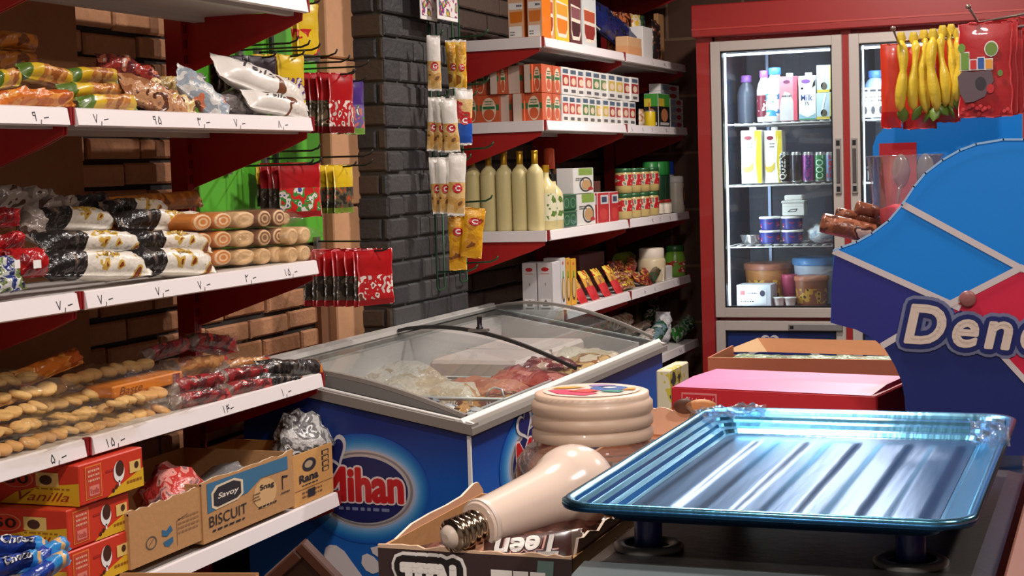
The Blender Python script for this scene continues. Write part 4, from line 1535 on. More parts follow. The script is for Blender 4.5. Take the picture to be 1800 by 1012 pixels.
REDT = MT((170, 20, 26), 0.28, coat=0.3)
CANDY = PM([((150, 130, 104), 3), ((84, 74, 60), 3), ((200, 180, 150), 1), ((120, 34, 30), 1)], 40, 0.25, 31, 0.4)
REDB = PM([((196, 182, 176), 2), ((176, 30, 34), 3), ((226, 210, 200), 2), ((110, 60, 50), 1)], 46, 0.28, 32, 0.2)
YELT = MT((222, 186, 34), 0.3, coat=0.3)
DKC = PM([((52, 48, 40), 3), ((90, 84, 60), 2), ((180, 60, 40), 1), ((120, 140, 60), 1)], 50, 0.28, 33, 0.3)
CARTB = PM([((206, 40, 40), 3), ((60, 140, 60), 1.4), ((230, 220, 214), 1.6), ((60, 80, 150), 1)], 50, 0.3, 34, 0.2)


def hang_row(px0, px1, n, yt, yb, Y, wy, top, body, foot, name, what, cat, group, front=None, tilt=0.0, seed=0, split=0.1):
    pa, pb = at_y(px0, (yt + yb) / 2, Y), at_y(px1, (yt + yb) / 2, Y)
    pt_ = at_y(px1, yt, Y)
    zh = min(at_y(px0, yt, Y).z, pt_.z) - .004
    m = MB()
    xe = max(pa.x, pb.x) + .035
    m.tube([(GB + .004, Y, zh), (xe - .015, Y, zh), (xe, Y, zh + .004), (xe + .006, Y, zh + .012)], .0026, HKS, 6)
    part(m, 'hook', rk)
    for i in range(n):
        k = i / max(1, n - 1)
        x = pa.x + (pb.x - pa.x) * k
        px = px0 + (px1 - px0) * k
        zt, zb = at_y(px, yt, Y).z, at_y(px, yb, Y).z
        m = MB()
        bd = front if (front is not None and i == n - 1) else body
        M = hang_m(V((x, Y, (zt + zb) / 2)), -0.25 + tilt + 0.12 * math.sin(i * 2.1))
        pouch(m, M, zt - zb, wy, 0.016, bands((-.86, foot), (split, bd), (9, top)), seed + i, 0.04, 16, 8, 0.25)
        w = ORD[i] + ' from the wall' if i < n - 1 else 'frontmost'
        if n > 14:
            w = str(i)
        solo(m, name, '%s, %s' % (what, w) if n > 1 else what, cat, group)


hang_row(530, 600, 7, 128, 234, 3.78, .10, REDT, CANDY, MT((110, 22, 26), 0.3), 'candy_packet', 'red topped candy packet on the hook beside the cake shelf', 'candy', 'red candy packets on the upper hook', REDB, seed=300)
hang_row(612, 622, 2, 140, 236, 3.92, .10, MT((70, 44, 120), 0.3), PM([((196, 110, 100), 2), ((110, 90, 150), 2), ((90, 130, 60), 1), ((226, 210, 210), 1)], 50, 0.25, 35, 0.3), MT((110, 150, 60), 0.3), 'candy_packet', 'purple topped candy packet behind the red ones', 'candy', 'purple candy packets', seed=312)
hang_row(388, 462, 6, 98, 168, 3.46, .09, MT((50, 34, 44), 0.35), PM([((46, 34, 34), 3), ((84, 60, 44), 1.4), ((24, 20, 22), 2)], 40, 0.3, 36, 0.3), BLK, 'candy_packet', 'dark packet on the hook in front of the green board', 'candy', 'dark packets on a hook', seed=320)
hang_row(470, 512, 4, 96, 185, 3.60, .10, YELT, PM([((216, 176, 40), 3), ((90, 60, 130), 1), ((230, 220, 200), 1.4), ((206, 110, 40), 1)], 40, 0.25, 37, 0.3), YELT, 'candy_packet', 'yellow packet hanging behind the white wafer packets', 'candy', 'yellow packets on a hook', seed=330)
hang_row(534, 541, 2, 4, 108, 3.74, .10, YELT, PM([((226, 190, 40), 4), ((190, 40, 34), 1.5), ((90, 80, 70), 1)], 26, 0.25, 38, 0.2), MT((84, 80, 76), 0.3), 'candy_packet', 'yellow and red packet hanging above the other hooks', 'candy', 'high yellow packets', seed=336)
hang_row(470, 484, 2, 290, 362, 3.62, .08, YELT, DKC, DKC, 'candy_packet', 'yellow topped packet behind the red ones on the middle hook', 'candy', 'yellow topped packets behind the red ones', seed=340)
hang_row(494, 528, 4, 286, 382, 3.55, .13, REDT, PM([((66, 60, 54), 3), ((100, 92, 80), 2)], 40, 0.2, 39, 0.5), MT((150, 30, 34), 0.3), 'candy_packet', 'red candy packet on the middle hook, with picture front', 'candy', 'red candy packets on the middle hook', CARTB, -.2, seed=344)
hang_row(560, 604, 5, 290, 374, 3.80, .09, YELT, DKC, MT((120, 140, 50), 0.3), 'candy_packet', 'yellow and dark packet on the right middle hook', 'candy', 'yellow and dark packets', seed=350)
hang_row(562, 660, 9, 438, 536, 3.76, .12, REDT, PM([((60, 52, 46), 3), ((96, 84, 72), 2), ((150, 40, 40), .6)], 40, 0.2, 40, 0.5), MT((140, 26, 30), 0.3), 'candy_packet', 'red candy packet on the lowest hook', 'candy', 'red candy packets on the lowest hook', REDB, -.1, seed=356)

# ---- green wire rack on the black pillar
RX = PX + 0.018
gr = empty('wire_rack', (RX, 4.55, 1.2), 'green wire rack hanging on the black brick pillar', 'rack')
GW = MT((42, 84, 52), 0.4, 0.3)
for (xa, xb, yb) in ((752, 763, 508), (793, 803, 494)):
    m = MB()
    p0, p1 = at_x(xa, 6, RX), at_x(xb, 6, RX)
    zl = at_x(xa + 10, yb, RX).z
    m.tube([(RX, p0.y, p0.z + 0.1), (RX, p0.y, zl), (RX, p0.y + 0.01, zl - 0.006), (RX, p1.y, zl - 0.006), (RX, p1.y + 0.01, zl), (RX, p1.y + 0.01, p1.z + 0.1)], 0.0032, GW, 6)
    part(m, 'wire_loop', gr)
for (x0, py, x1) in ((790, 68, 858), (792, 152, 860), (800, 264, 868), (808, 356, 866), (800, 463, 876), (770, 478, 840), (786, 175, 838), (790, 284, 828), (798, 386, 834), (756, 66, 778), (757, 172, 790), (758, 277, 792)):
    p = at_x(x0, py, RX)
    e = at_y(x1, py, p.y)
    ln = min(e.x - RX, 0.17)
    m = MB()
    m.tube([(RX, p.y, p.z), (RX + ln * 0.8, p.y, p.z + 0.004), (RX + ln * 0.95, p.y, p.z + 0.012), (RX + ln, p.y, p.z + 0.022)], 0.003, GW, 6)
    part(m, 'hook', gr)

SACH = bands((-.92, WHT), (.0, PM([((214, 178, 120), 4), ((196, 150, 80), 2), ((120, 80, 50), 1)], 24, 0.28, 41, 0.3)), (9, WHT))
GOLDS = bands((-.9, WHT), (.9, PM([((206, 150, 40), 4), ((226, 190, 90), 2), ((150, 90, 30), 1)], 26, 0.28, 42, 0.3)), (9, WHT))
MUST = PM([((214, 156, 30), 5), ((190, 130, 24), 2), ((120, 70, 30), .8)], 24, 0.3, 43, 0.3)
BLUS = bands((-.92, WHT), (-.25, MT((36, 84, 176), 0.28, coat=0.3)), (.6, PM([((214, 178, 120), 4), ((190, 40, 40), 1.5), ((120, 80, 50), 1)], 24, 0.28, 44, 0.3)), (9, WHT))
LOGOR = MT((190, 30, 40), 0.35)
for i, (a, b, yt, yb, X, mt, lb) in enumerate([
        (751, 775, 62, 160, RX + .05, SACH, 'single white topped sachet on the left column of the green rack'),
        (786, 804, 70, 156, RX + .05, GOLDS, 'golden sachet on the right column of the green rack, left of two'),
        (801, 820, 70, 158, RX + .10, GOLDS, 'golden sachet on the right column of the green rack, right of two'),
        (752, 770, 170, 266, RX + .03, SACH, 'first of three white topped sachets in the second row'),
        (766, 786, 170, 268, RX + .06, SACH, 'second of three white topped sachets in the second row'),
        (778, 806, 172, 268, RX + .09, SACH, 'third of three white topped sachets in the second row'),
        (790, 808, 168, 246, RX + .06, BLUS, 'sachet with a blue end, behind the other blue one'),
        (800, 831, 156, 256, RX + .11, BLUS, 'frontmost sachet with a shiny blue lower end'),
        (757, 776, 276, 376, RX + .04, SACH, 'left sachet of the third row of the green rack'),
        (770, 792, 276, 376, RX + .07, SACH, 'middle sachet of the third row of the green rack'),
        (787, 819, 268, 380, RX + .11, SACH, 'large white sachet with a red round mark, third row'),
        (788, 820, 380, 476, RX + .08, MUST, 'left mustard yellow packet hanging lowest on the green rack'),
        (812, 851, 364, 454, RX + .13, MUST, 'right mustard yellow packet hanging lowest on the green rack')]):
    c = at_x((a + b) / 2, (yt + yb) / 2, X)
    zt, zb = at_x(a, yt, X).z, at_x(a, yb, X).z
    d = (b - a) * c.length / F
    m = MB()
    M = hang_m(c, -0.95) @ Matrix.Rotation(0.06 * math.sin(i * 1.7) - (0.2 if i == 12 else 0), 4, 'Z')
    pos = pouch(m, M, zt - zb, max(0.034, d * .95), 0.018, mt, 370 + i, 0.06, 18, 8, 0.16)
    # red round mark
    u0 = 0.45 if mt is MUST else -0.12
    old = m.M
    m.M = M
    pts = []
    for k in range(14):
        u, v = u0 + 0.16 * math.cos(2 * PI * k / 14), 0.62 * math.sin(2 * PI * k / 14)
        p = pos(u, v, True)
        pts.append((p[0], p[1], p[2] + 0.0022))
    cp = pos(u0, 0, True)
    pts.append((cp[0], cp[1], cp[2] + 0.0022))
    m.add(pts, [(k, (k + 1) % 14, 14) for k in range(14)], LOGOR)
    m.M = old
    pouch_text(m, M, pos, 'C', u0 - .09, -.32, u0 + .09, .32, WHITE, 0.04, 0, 0.0034, True)
    solo(m, 'snack_sachet', lb, 'snack', 'sachets on the green rack')
TOY = PM([((226, 222, 218), 4), ((196, 50, 60), 1), ((70, 60, 150), 1), ((70, 140, 70), 1), ((210, 190, 60), 1)], 55, 0.4, 45, 0.0)
for i, (a, b) in enumerate(((738, 767), (768, 803))):
    X = RX + 0.03 + 0.03 * i
    c0, c1 = at_x(a, 33, X), at_x(b, 36, X)
    m = MB()
    m.rbox(X, X + 0.004, c0.y, c1.y, c0.z, c0.z + 0.16, WHITE, 0.001)
    m.box(X + 0.0045, X + 0.0055, c0.y + 0.008, c1.y - 0.008, c0.z + 0.012, c0.z + 0.15, TOY)
    solo(m, 'sticker_card', '%s white card with colourful stickers at the top of the green rack' % ('left' if i == 0 else 'right'), 'card', 'sticker cards')

# ================================================================== GOODS ON THE CORNER SHELVES
GX = -1.752


def shelf_box(a, b, yt, z0, X, depth, fn, name, label, cat, group=None, yb=None, mats=None):
    """box whose front is at the plane X, standing at height z0, photo columns a..b, top row yt"""
    my = yt + 20
    y0, y1 = at_x(a, my, X).y, at_x(b, my, X).y
    z1 = at_x((a + b) / 2, yt, X).z
    m = MB()
    m.rbox(X - depth, X, y0 + 0.001, y1 - 0.001, z0, z1, mats or WHITE, 0.0015)
    if fn:
        fn(Face(m, (X + 0.0003, y0 + 0.002, z0 + 0.001), (0, y1 - y0 - 0.004, 0), (0, 0, z1 - z0 - 0.002)))
        fn(Face(m, (X - depth + 0.001, y0 + 0.0007, z0 + 0.001), (depth - 0.002, 0, 0), (0, 0, z1 - z0 - 0.002)))
    return solo(m, name, label, cat, group)


def end_box(a, b, yt, z0, Y, depth, fn, name, label, cat, group=None, mats=None, ztop=None):
    """box whose printed side faces the near end (plane Y)"""
    p0, p1 = at_y(a, yt + 30, Y), at_y(b, yt + 30, Y)
    z1 = ztop or at_y((a + b) / 2, yt, Y).z
    m = MB()
    m.rbox(p0.x, p1.x, Y, Y + depth, z0, z1, mats or WHITE, 0.0015)
    if fn:
        fn(Face(m, (p0.x + 0.001, Y - 0.0003, z0 + 0.001), (p1.x - p0.x - 0.002, 0, 0), (0, 0, z1 - z0 - 0.002)))
    return solo(m, name, label, cat, group)


OJ = MT((216, 116, 24), 0.4, coat=0.2)


def f_juice_side(f):
    f.rect(0, 0, 1, 1, MT((222, 176, 140), 0.45), 1)
    f.rect(0.06, 0.62, 0.94, 1, OJ, 2)
    f.rect(0.05, 0.46, 0.95, 0.56, WHITE, 2)
    f.scribble(0.55, 0.48, 0.9, 0.55, INK, 1, 3, 2)
    f.poly([(0.1, 0.42), (0.94, 0.43), (0.88, 0.26), (0.14, 0.25)], OJ, 2)
    f.rect(0.04, 0.03, 0.86, 0.2, WHITE, 2)
    f.scribble(0.1, 0.05, 0.4, 0.13, INK, 2, 3, 1)


L1 = ZR[1] + 0.001
end_box(893, 921, 0, L1, 4.88, .09, f_juice_side, 'juice_carton', 'left orange juice carton at the open end of the top corner shelf', 'carton', 'juice cartons on the top corner shelf', OJ, L1 + 0.21)
end_box(927, 953, 0, L1, 4.87, .085, f_juice_side, 'juice_carton', 'right orange juice carton at the open end of the top corner shelf', 'carton', 'juice cartons on the top corner shelf', OJ, L1 + 0.21)


def cup_print(bg, c1, c2):
    def fn(f):
        f.rect(0, 0, 1, 1, bg, 1)
        f.poly([(0.1, 0.2), (0.2, 0.08), (0.8, 0.08), (0.92, 0.2), (0.92, 0.62), (0.1, 0.66)], CREAM, 2)
        f.poly([(0.14, 0.24), (0.24, 0.14), (0.76, 0.14), (0.88, 0.24), (0.88, 0.36), (0.14, 0.38)], c1, 3)
        f.poly([(0.14, 0.44), (0.88, 0.42), (0.9, 0.6), (0.12, 0.62)], c2, 3)
        f.scribble(0.15, 0.8, 0.85, 0.95, INK, 2, 3, 4)
    return fn


for i, (a, b, bg, c1, c2, w) in enumerate([
        (955, 974, MT((222, 150, 110), 0.45), MT((150, 66, 40), 0.5), MT((180, 96, 60), 0.5), 'peach'),
        (975, 1000, MT((222, 186, 50), 0.45), MT((214, 120, 30), 0.5), MT((214, 150, 50), 0.5), 'yellow'),
        (1001, 1022, MT((96, 50, 50), 0.45), MT((70, 34, 34), 0.5), MT((130, 80, 84), 0.5), 'brown'),
        (1023, 1048, MT((206, 210, 208), 0.45), MT((140, 44, 34), 0.5), MT((180, 80, 50), 0.5), 'white')]):
    y0, y1 = at_x(a, 40, GX).y, at_x(b, 50, GX).y
    m = MB()
    m.rbox(GX - .075, GX, y0 + .001, y1 - .001, L1, L1 + 0.21, bg, 0.002)
    cup_print(bg, c1, c2)(Face(m, (GX + .0003, y0 + .002, L1 + .001), (0, y1 - y0 - .004, 0), (0, 0, .208)))
    solo(m, 'dessert_carton', '%s carton with a picture of a cup, on the top corner shelf' % w, 'carton', 'dessert cartons')

NAVY = PM([((26, 36, 92), 5), ((18, 22, 50), 2), ((190, 190, 196), .8), ((110, 100, 90), .6)], 18, 0.25, 46, 0.4)
m = MB()
lay(m, 1048, 1112, 22, 84, -1.82, .07, 74, NAVY, 400, -0.25, wr=0.2)
solo(m, 'navy_bag', 'large navy blue bag slumped at the middle of the top corner shelf', 'bag')
for i, (a, b, yt, yb, mt, lb) in enumerate([
        (1070, 1092, 18, 60, PM([((206, 120, 70), 3), ((90, 40, 34), 1.4), ((226, 170, 130), 1)], 40, .3, 47), 'left orange sachet standing behind the navy bag'),
        (1090, 1108, 20, 60, PM([((206, 120, 70), 3), ((90, 40, 34), 1.4), ((226, 170, 130), 1)], 40, .3, 48), 'right orange sachet standing behind the navy bag'),
        (1112, 1124, 24, 82, PM([((226, 190, 60), 3), ((226, 214, 190), 2), ((200, 110, 60), 1)], 40, .3, 49), 'tall yellow and orange packet beside the navy bag'),
        (1122, 1132, 26, 70, PM([((50, 90, 66), 3), ((30, 40, 40), 2), ((150, 170, 150), 1)], 40, .3, 50), 'narrow dark green packet behind the white box'),
        (1146, 1158, 34, 84, PM([((40, 34, 34), 3), ((120, 60, 44), 1), ((200, 190, 180), .6)], 50, .3, 51), 'dark narrow packet at the right of the white box')]):
    m = MB()
    X = -1.84 if i < 2 else -1.80
    c = at_x((a + b) / 2, (yt + yb) / 2, X)
    zt = at_x(a, yt, X).z
    pouch(m, hang_m(V((X, c.y, (zt + L1) / 2)), -0.2), zt - L1, (b - a) * .0062, .03, mt, 405 + i, .05, 14, 8, .1)
    solo(m, 'snack_packet', lb + ' on the top corner shelf', 'snack')
shelf_box(1130, 1147, 48, L1, GX, .08, None, 'white_box', 'small white box standing on the top corner shelf', 'box')
shelf_box(1104, 1128, 66, L1, GX + .004, .05, lambda f: f.rect(0, 0, 1, .5, MT((222, 160, 110), .5)), 'tan_box', 'low tan box in front of the yellow packet, top corner shelf', 'box', mats=MT((222, 176, 130), .5))
shelf_box(1157, 1167, 25, L1, -1.79, .02, None, 'cardboard_strip', 'upright strip of tan cardboard at the end of the top corner shelf', 'cardboard', mats=KRAFT)

# second corner shelf: tomato paste boxes and spice boxes
TOM, TOG = MT((196, 90, 52), 0.45), MT((40, 110, 64), 0.45)
SIDEW = MT((206, 184, 168), 0.5)


def f_tom(f):
    f.rect(0, 0, 1, 1, TOM, 1)
    f.rect(0, 0.45, 1, 0.66, TOG, 2)
    f.ell(0.5, 0.48, 0.36, 0.44, MT((222, 196, 170), 0.5), 3, 20)
    f.ell(0.5, 0.3, 0.27, 0.2, TOM, 4, 16)
    f.rect(0.2, 0.5, 0.8, 0.6, TOG, 4)
    f.scribble(0.3, 0.64, 0.7, 0.82, TOG, 2, 5, 3)


L2 = ZR[2] + 0.001
h2 = 0.092
for r in range(2):
    z0 = L2 + r * (h2 + 0.001)
    rn = ('lower', 'upper')[r]
    for i, (a, b, tw) in enumerate([(819, 840, 0), (841, 877, 0), (879, 899, 1), (901, 921, 1), (923, 953, 0)] if r == 0 else [(818, 833, 1), (834, 856, 0), (862, 878, 1), (879, 891, 0), (894, 920, 1), (922, 936, 1), (937, 953, 0)]):
        Y = 4.87 + 0.015 * ((i + r) % 3)
        p0, p1 = at_y(a, 170, Y), at_y(b, 170, Y)
        m = MB()
        m.rbox(p0.x, p1.x, Y, Y + .06, z0, z0 + h2, TOM, .001)
        fc = Face(m, (p0.x + .001, Y - .0003, z0 + .001), (p1.x - p0.x - .002, 0, 0), (0, 0, h2 - .002))
        if tw:
            fc.rect(0, 0, .8, 1, SIDEW, 1)
            fc.rect(.8, .45, 1, .66, TOG, 1)
        else:
            f_tom(fc)
        solo(m, 'tomato_paste_box', 'orange tomato paste box at the open shelf end, %s row, %s from the pillar' % (rn, ORD[i]), 'box', 'tomato paste boxes')
    for i, (a, b) in enumerate(((956, 970), (971, 985))):
        X = GX
        y0, y1 = at_x(a, 180 - 50 * r, X).y, at_x(b, 180 - 50 * r, X).y
        m = MB()
        m.rbox(X - .06, X, y0 + .001, y1 - .001, z0, z0 + h2, TOM, .001)
        f_tom(Face(m, (X + .0003, y0 + .002, z0 + .001), (0, y1 - y0 - .004, 0), (0, 0, h2 - .002)))
        solo(m, 'tomato_paste_box', 'orange tomato paste box beside the white cartons, %s row, %s from the corner' % (rn, ORD[i]), 'box', 'tomato paste boxes')


def f_spice(c):
    def fn(f):
        f.rect(0, 0, 1, 1, MT((226, 222, 214), .45), 1)
        f.rect(.12, .78, .88, .94, MT((70, 90, 110), .5), 2)
        f.rect(.06, .32, .94, .72, c, 2)
        f.ell(.5, .5, .3, .14, MT((226, 200, 170), .5), 3, 12)
        f.rect(.2, .08, .8, .2, MT((90, 84, 84), .5), 2)
    return fn


SPC = [MT(c, .45) for c in ((176, 44, 34), (190, 60, 44), (190, 60, 44), (186, 70, 50), (70, 120, 44), (96, 130, 50), (206, 176, 60), (214, 184, 50), (176, 50, 40), (160, 44, 44), (180, 70, 60))]
for r in range(2):
    z0 = L2 + r * .094
    n = 10 if r else 11
    a0, a1 = (987, 1122) if r else (988, 1117)
    for i in range(n):
        a = a0 + (a1 - a0) * i / n
        b = a0 + (a1 - a0) * (i + 1) / n
        X = GX - .004 * (i % 3)
        y0, y1 = at_x(a, 190 - 50 * r, X).y, at_x(b, 190 - 50 * r, X).y
        m = MB()
        m.rbox(X - .05, X, y0 + .002, y1 - .002, z0, z0 + .092, WHITE, .001)
        f_spice(SPC[i] if r else SPC[(i + 1) % 11])(Face(m, (X + .0003, y0 + .003, z0 + .001), (0, y1 - y0 - .006, 0), (0, 0, .09)))
        solo(m, 'spice_box', 'narrow white spice box, %s row, %s from the orange boxes' % (('lower', 'upper')[r], ORD[i]), 'box', 'white spice boxes in two rows')
m = MB()
c = at_x(1127, 195, -1.77)
pouch(m, hang_m(V((-1.77, c.y, L2 + .035)), -.1), .07, .05, .02, PM([((206, 190, 170), 3), ((190, 130, 80), 1.5), ((120, 80, 60), 1)], 60, .3, 52), 440)
solo(m, 'spice_sachet', 'small cream and tan sachet at the end of the spice boxes', 'sachet')
for i, (a, b, yt, c, w) in enumerate(((1137, 1146, 178, (222, 190, 30), 'left'), (1147, 1156, 178, (226, 196, 30), 'right'))):
    y = at_x((a + b) / 2, 195, -1.775).y
    m = MB()
    m.lathe([(.022, 0), (.024, .003), (.024, .062), (.021, .066)], (-1.775, y, L2), [MT((70, 60, 30), .4), MT(c, .4), MT((190, 186, 180), .3, .6)], 14)
    m.lathe([(.003, .066), (.003, .098)], (-1.775, y, L2), MT((196, 120, 60), .5), 6)
    solo(m, 'yellow_tin', '%s of two small yellow tins with a stick on the second corner shelf' % w, 'tin', 'yellow tins')


def f_dark(f):
    f.rect(0, 0, 1, 1, MT((28, 28, 28), .4), 1)
    f.rect(0, .62, 1, 1, MT((70, 150, 60), .4), 2)
    f.rect(0, .62, .5, .86, MT((214, 190, 60), .4), 3)
    f.ell(.5, .36, .3, .2, MT((190, 120, 80), .5), 3, 14)
    f.rect(.1, .06, .9, .14, MT((200, 196, 190), .5), 3)


shelf_box(1157, 1177, 165, L2, GX, .06, f_dark, 'tea_box', 'black and green box with a picture, second corner shelf', 'box')


def f_tube(f):
    f.rect(0, 0, 1, 1, MT((214, 214, 212), .45), 1)
    f.rect(.02, .1, .45, .9, MT((150, 170, 190), .45), 2)
    f.ell(.66, .5, .2, .36, MT((176, 60, 56), .45), 2, 14)
    f.rect(.9, 0, 1, 1, WHITE, 2)


for i in range(6):
    X = -1.76 - (.0 if i < 4 else .03)
    a, b = (1178, 1200) if i < 4 else (1162, 1194)
    y0, y1 = at_x(a, 190, X).y, at_x(b, 190, X).y
    m = MB()
    z0 = L2 + .031 * i
    m.rbox(X - .05, X, y0, y1, z0, z0 + .03, WHITE, .001)
    f_tube(Face(m, (X + .0003, y0 + .001, z0 + .001), (0, y1 - y0 - .002, 0), (0, 0, .028)))
    solo(m, 'flat_white_box', 'flat white box with a red picture, %s from the bottom of its stack' % ORD[i], 'box', 'flat white boxes')

# third corner shelf: bottles and jars
L3 = ZR[3] + 0.001
YB = MT((216, 202, 146), 0.3, coat=0.4)


def bottle_profile(h, r, neck, nh):
    return [(r * .9, 0), (r, .006), (r * 1.0, h * .62), (r * .96, h * .66), (r * .75, h * .73), (neck * 1.25, h * .80), (neck, h * .84), (neck, h - nh)]


def square_lathe(m, prof, base, mat, rz=0.0, sq=0.5, n=28):
    """rounded square bottle"""
    vs = []
    for r, h in prof:
        for k in range(n):
            t = 2 * PI * k / n
            c, s_ = math.cos(t), math.sin(t)
            q = (abs(c) ** 4 + abs(s_) ** 4) ** -.25
            k2 = min(1, max(0, (r - .012) / .02))
            rr = r * (1 + (q - 1) * sq * k2)
            vs.append((rr * math.cos(t + rz) + base[0], rr * math.sin(t + rz) + base[1], h + base[2]))
    fs = [(i * n + k, i * n + (k + 1) % n, (i + 1) * n + (k + 1) % n, (i + 1) * n + k) for i in range(len(prof) - 1) for k in range(n)]
    m.add(vs, fs + [list(range(n))[::-1], [len(vs) - n + k for k in range(n)]], mat, True)


src = None
for i, (cx, yt) in enumerate(((833, 265), (861, 263), (889, 261), (916, 260), (943, 259))):
    Y = 4.895
    p = at_y(cx, 399, Y)
    h = 0.262
    lb = 'tall pale yellow glass bottle with a gold cap, %s from the black pillar' % ORD[i]
    if src is None:
        t = empty('juice_bottle', (p.x, Y, L3), lb, 'bottle', 'pale yellow bottles')
        m = MB()
        square_lathe(m, [(.0245, 0), (.0262, .005), (.0262, h * .70), (.0255, h * .735), (.021, h * .775), (.013, h * .81), (.0098, h * .835), (.0088, h - .03)], (p.x, Y, L3), YB, 0.0, .8)
        part(m, 'glass_body', t)
        m = MB()
        m.lathe([(.0098, h - .048), (.0105, h - .046), (.0105, h - .012), (.0098, h - .011), (.0112, h - .008), (.0112, h - .001), (.0095, h)], (p.x, Y, L3), GOLD, 14)
        part(m, 'gold_cap', t)
        src = t
    else:
        dup(src, V((p.x, Y + .004 * (i % 2), L3)) - src.location, lb)
# labelled bottles on the long side
for i, (cx, X, lb) in enumerate(((961, -1.775, 'pale bottle with an olive label, at the shelf corner'), (973, -1.77, 'second pale bottle with an olive label, beside the green tins'))):
    y = at_x(cx, 380, X).y
    t = empty('lemon_juice_bottle', (X, y, L3), lb, 'bottle')
    m = MB()
    m.lathe(bottle_profile(.21 - .03 * i, .034, .011, .02), (X, y, L3), YB, 20)
    part(m, 'glass_body', t)
    m = MB()
    m.lathe([(.0345, .03), (.0345, .12 - .01 * i)], (X, y, L3), PM([((214, 210, 180), 4), ((90, 120, 50), 1.6), ((150, 40, 40), .7)], 50, .4, 53, 0), 20, cap=False)
    part(m, 'label', t)
    m = MB()
    m.lathe([(.0125, .19 - .03 * i), (.0125, .213 - .03 * i)], (X, y, L3), GOLD if i == 0 else BLACK, 12)
    part(m, 'cap', t)
y = at_x(966, 300, -1.86).y
t = empty('sauce_bottle', (-1.86, y, L3), 'dark bottle with a bright orange cap behind the pale bottles', 'bottle')
m = MB()
m.lathe(bottle_profile(.22, .03, .014, .02), (-1.86, y, L3), MT((26, 20, 20), .2, coat=.4), 18)
part(m, 'bottle_body', t)
m = MB()
m.lathe([(.019, .2), (.02, .202), (.018, .268), (.01, .272)], (-1.86, y, L3), MT((226, 84, 44), .4), 14)
part(m, 'cap', t)


def f_tin(f):
    f.rect(0, 0, 1, 1, MT((32, 84, 48), .35, coat=.3), 1)
    for u in (.38, .78):
        f.ring(u, .5, .15, .4, .16, MT((110, 160, 110), .4), 2, 20)


for r in range(2):
    zt = (.056, .112)[r]
    y0, y1 = at_x(984, 380, GX).y, at_x(1014, 375, GX).y
    m = MB()
    z0 = L3 + .057 * r
    m.rbox(GX - .07, GX, y0, y1, z0, z0 + .056, MT((32, 84, 48), .35, coat=.3), .004)
    m.rbox(GX - .072, GX + .002, y0 - .002, y1 + .002, z0 + .05, z0 + .056, MT((60, 120, 74), .3, .3), .002)
    f_tin(Face(m, (GX + .0003, y0 + .004, z0 + .005), (0, y1 - y0 - .008, 0), (0, 0, .042)))
    solo(m, 'green_tin', '%s of two stacked dark green tins on the third corner shelf' % ('lower', 'upper')[r], 'tin', 'stacked green tins')


def f_food(f):
    f.rect(0, 0, 1, 1, MT((222, 220, 212), .45), 1)
    f.rect(.25, .72, .95, 1, MT((130, 160, 60), .45), 2)
    f.ring(.6, .35, .32, .3, .2, MT((70, 64, 60), .5), 2, 20)
    f.ell(.62, .34, .24, .2, MT((190, 150, 100), .5), 3, 16)
    f.poly([(.7, .1), (.98, .14), (.9, .24), (.72, .22)], MT((180, 40, 40), .5), 4)
    f.scribble(.1, .5, .5, .64, INK, 2, 4, 4)


shelf_box(1014, 1046, 340, L3, GX - .002, .06, f_food, 'food_box', 'lower white and green box with a bowl picture', 'box', 'food boxes with a bowl picture')
y0, y1 = at_x(1008, 330, GX).y, at_x(1043, 330, GX).y
m = MB()
z0 = at_x(1030, 340, GX - .002).z + .001
z1 = at_x(1026, 295, GX).z
m.rbox(GX - .06, GX, y0, y1, z0, z1, WHITE, .001)
f_food(Face(m, (GX + .0003, y0 + .001, z0 + .001), (0, y1 - y0 - .002, 0), (0, 0, z1 - z0 - .002)))
solo(m, 'food_box', 'upper white and green box with a bowl picture', 'box', 'food boxes with a bowl picture')


def f_red(f):
    f.rect(0, 0, 1, 1, MT((190, 32, 34), .4), 1)
    f.rect(.25, .62, .95, .92, MT((206, 206, 206), .45), 2)
    f.rect(.35, .68, .8, .86, MT((50, 60, 90), .45), 3)
    f.ell(.5, .28, .36, .2, MT((206, 60, 50), .45), 2, 16)


shelf_box(1050, 1070, 338, L3, GX, .05, f_red, 'red_box', 'red box with a white panel, left of the pair', 'box', 'red boxes on the third corner shelf')
shelf_box(1071, 1087, 337, L3, GX, .05, f_red, 'red_box', 'red box with a white panel, right of the pair beside the jars', 'box', 'red boxes on the third corner shelf')
shelf_box(1046, 1056, 318, L3, -1.84, .04, None, 'brown_box', 'small dark brown box behind the red boxes', 'box', mats=MT((90, 50, 40), .5))
JAR = MT((196, 172, 110), .25, coat=.4)
JLB = PM([((190, 36, 40), 4), ((214, 204, 180), 1.6), ((120, 130, 110), 1)], 55, .4, 54, 0)
LIDR = MT((50, 100, 62), .35, .3)
src = None
for r in range(2):
    for i in range(4):
        X = GX - .034
        y = at_x(1096 + 16 * i, 360 if r == 0 else 310, X).y
        z = L3 + .097 * r
        lb = 'glass jar with a red label and green lid, %s row, %s from the red boxes' % (('lower', 'upper')[r], ORD[i])
        if src is None:
            t = empty('jam_jar', (X, y, z), lb, 'jar', 'jars with red labels')
            m = MB()
            m.lathe([(.028, 0), (.033, .004), (.034, .02), (.034, .074), (.03, .082)], (X, y, z), JAR, 18)
            part(m, 'glass_body', t)
            m = MB()
            m.lathe([(.0346, .03), (.0346, .072)], (X, y, z), JLB, 18, cap=False)
            part(m, 'label', t)
            m = MB()
            m.lathe([(.032, .081), (.033, .083), (.033, .094), (.031, .096)], (X, y, z), LIDR, 18)
            part(m, 'lid', t)
            src = t
        else:
            dup(src, V((X, y, z)) - src.location, lb)
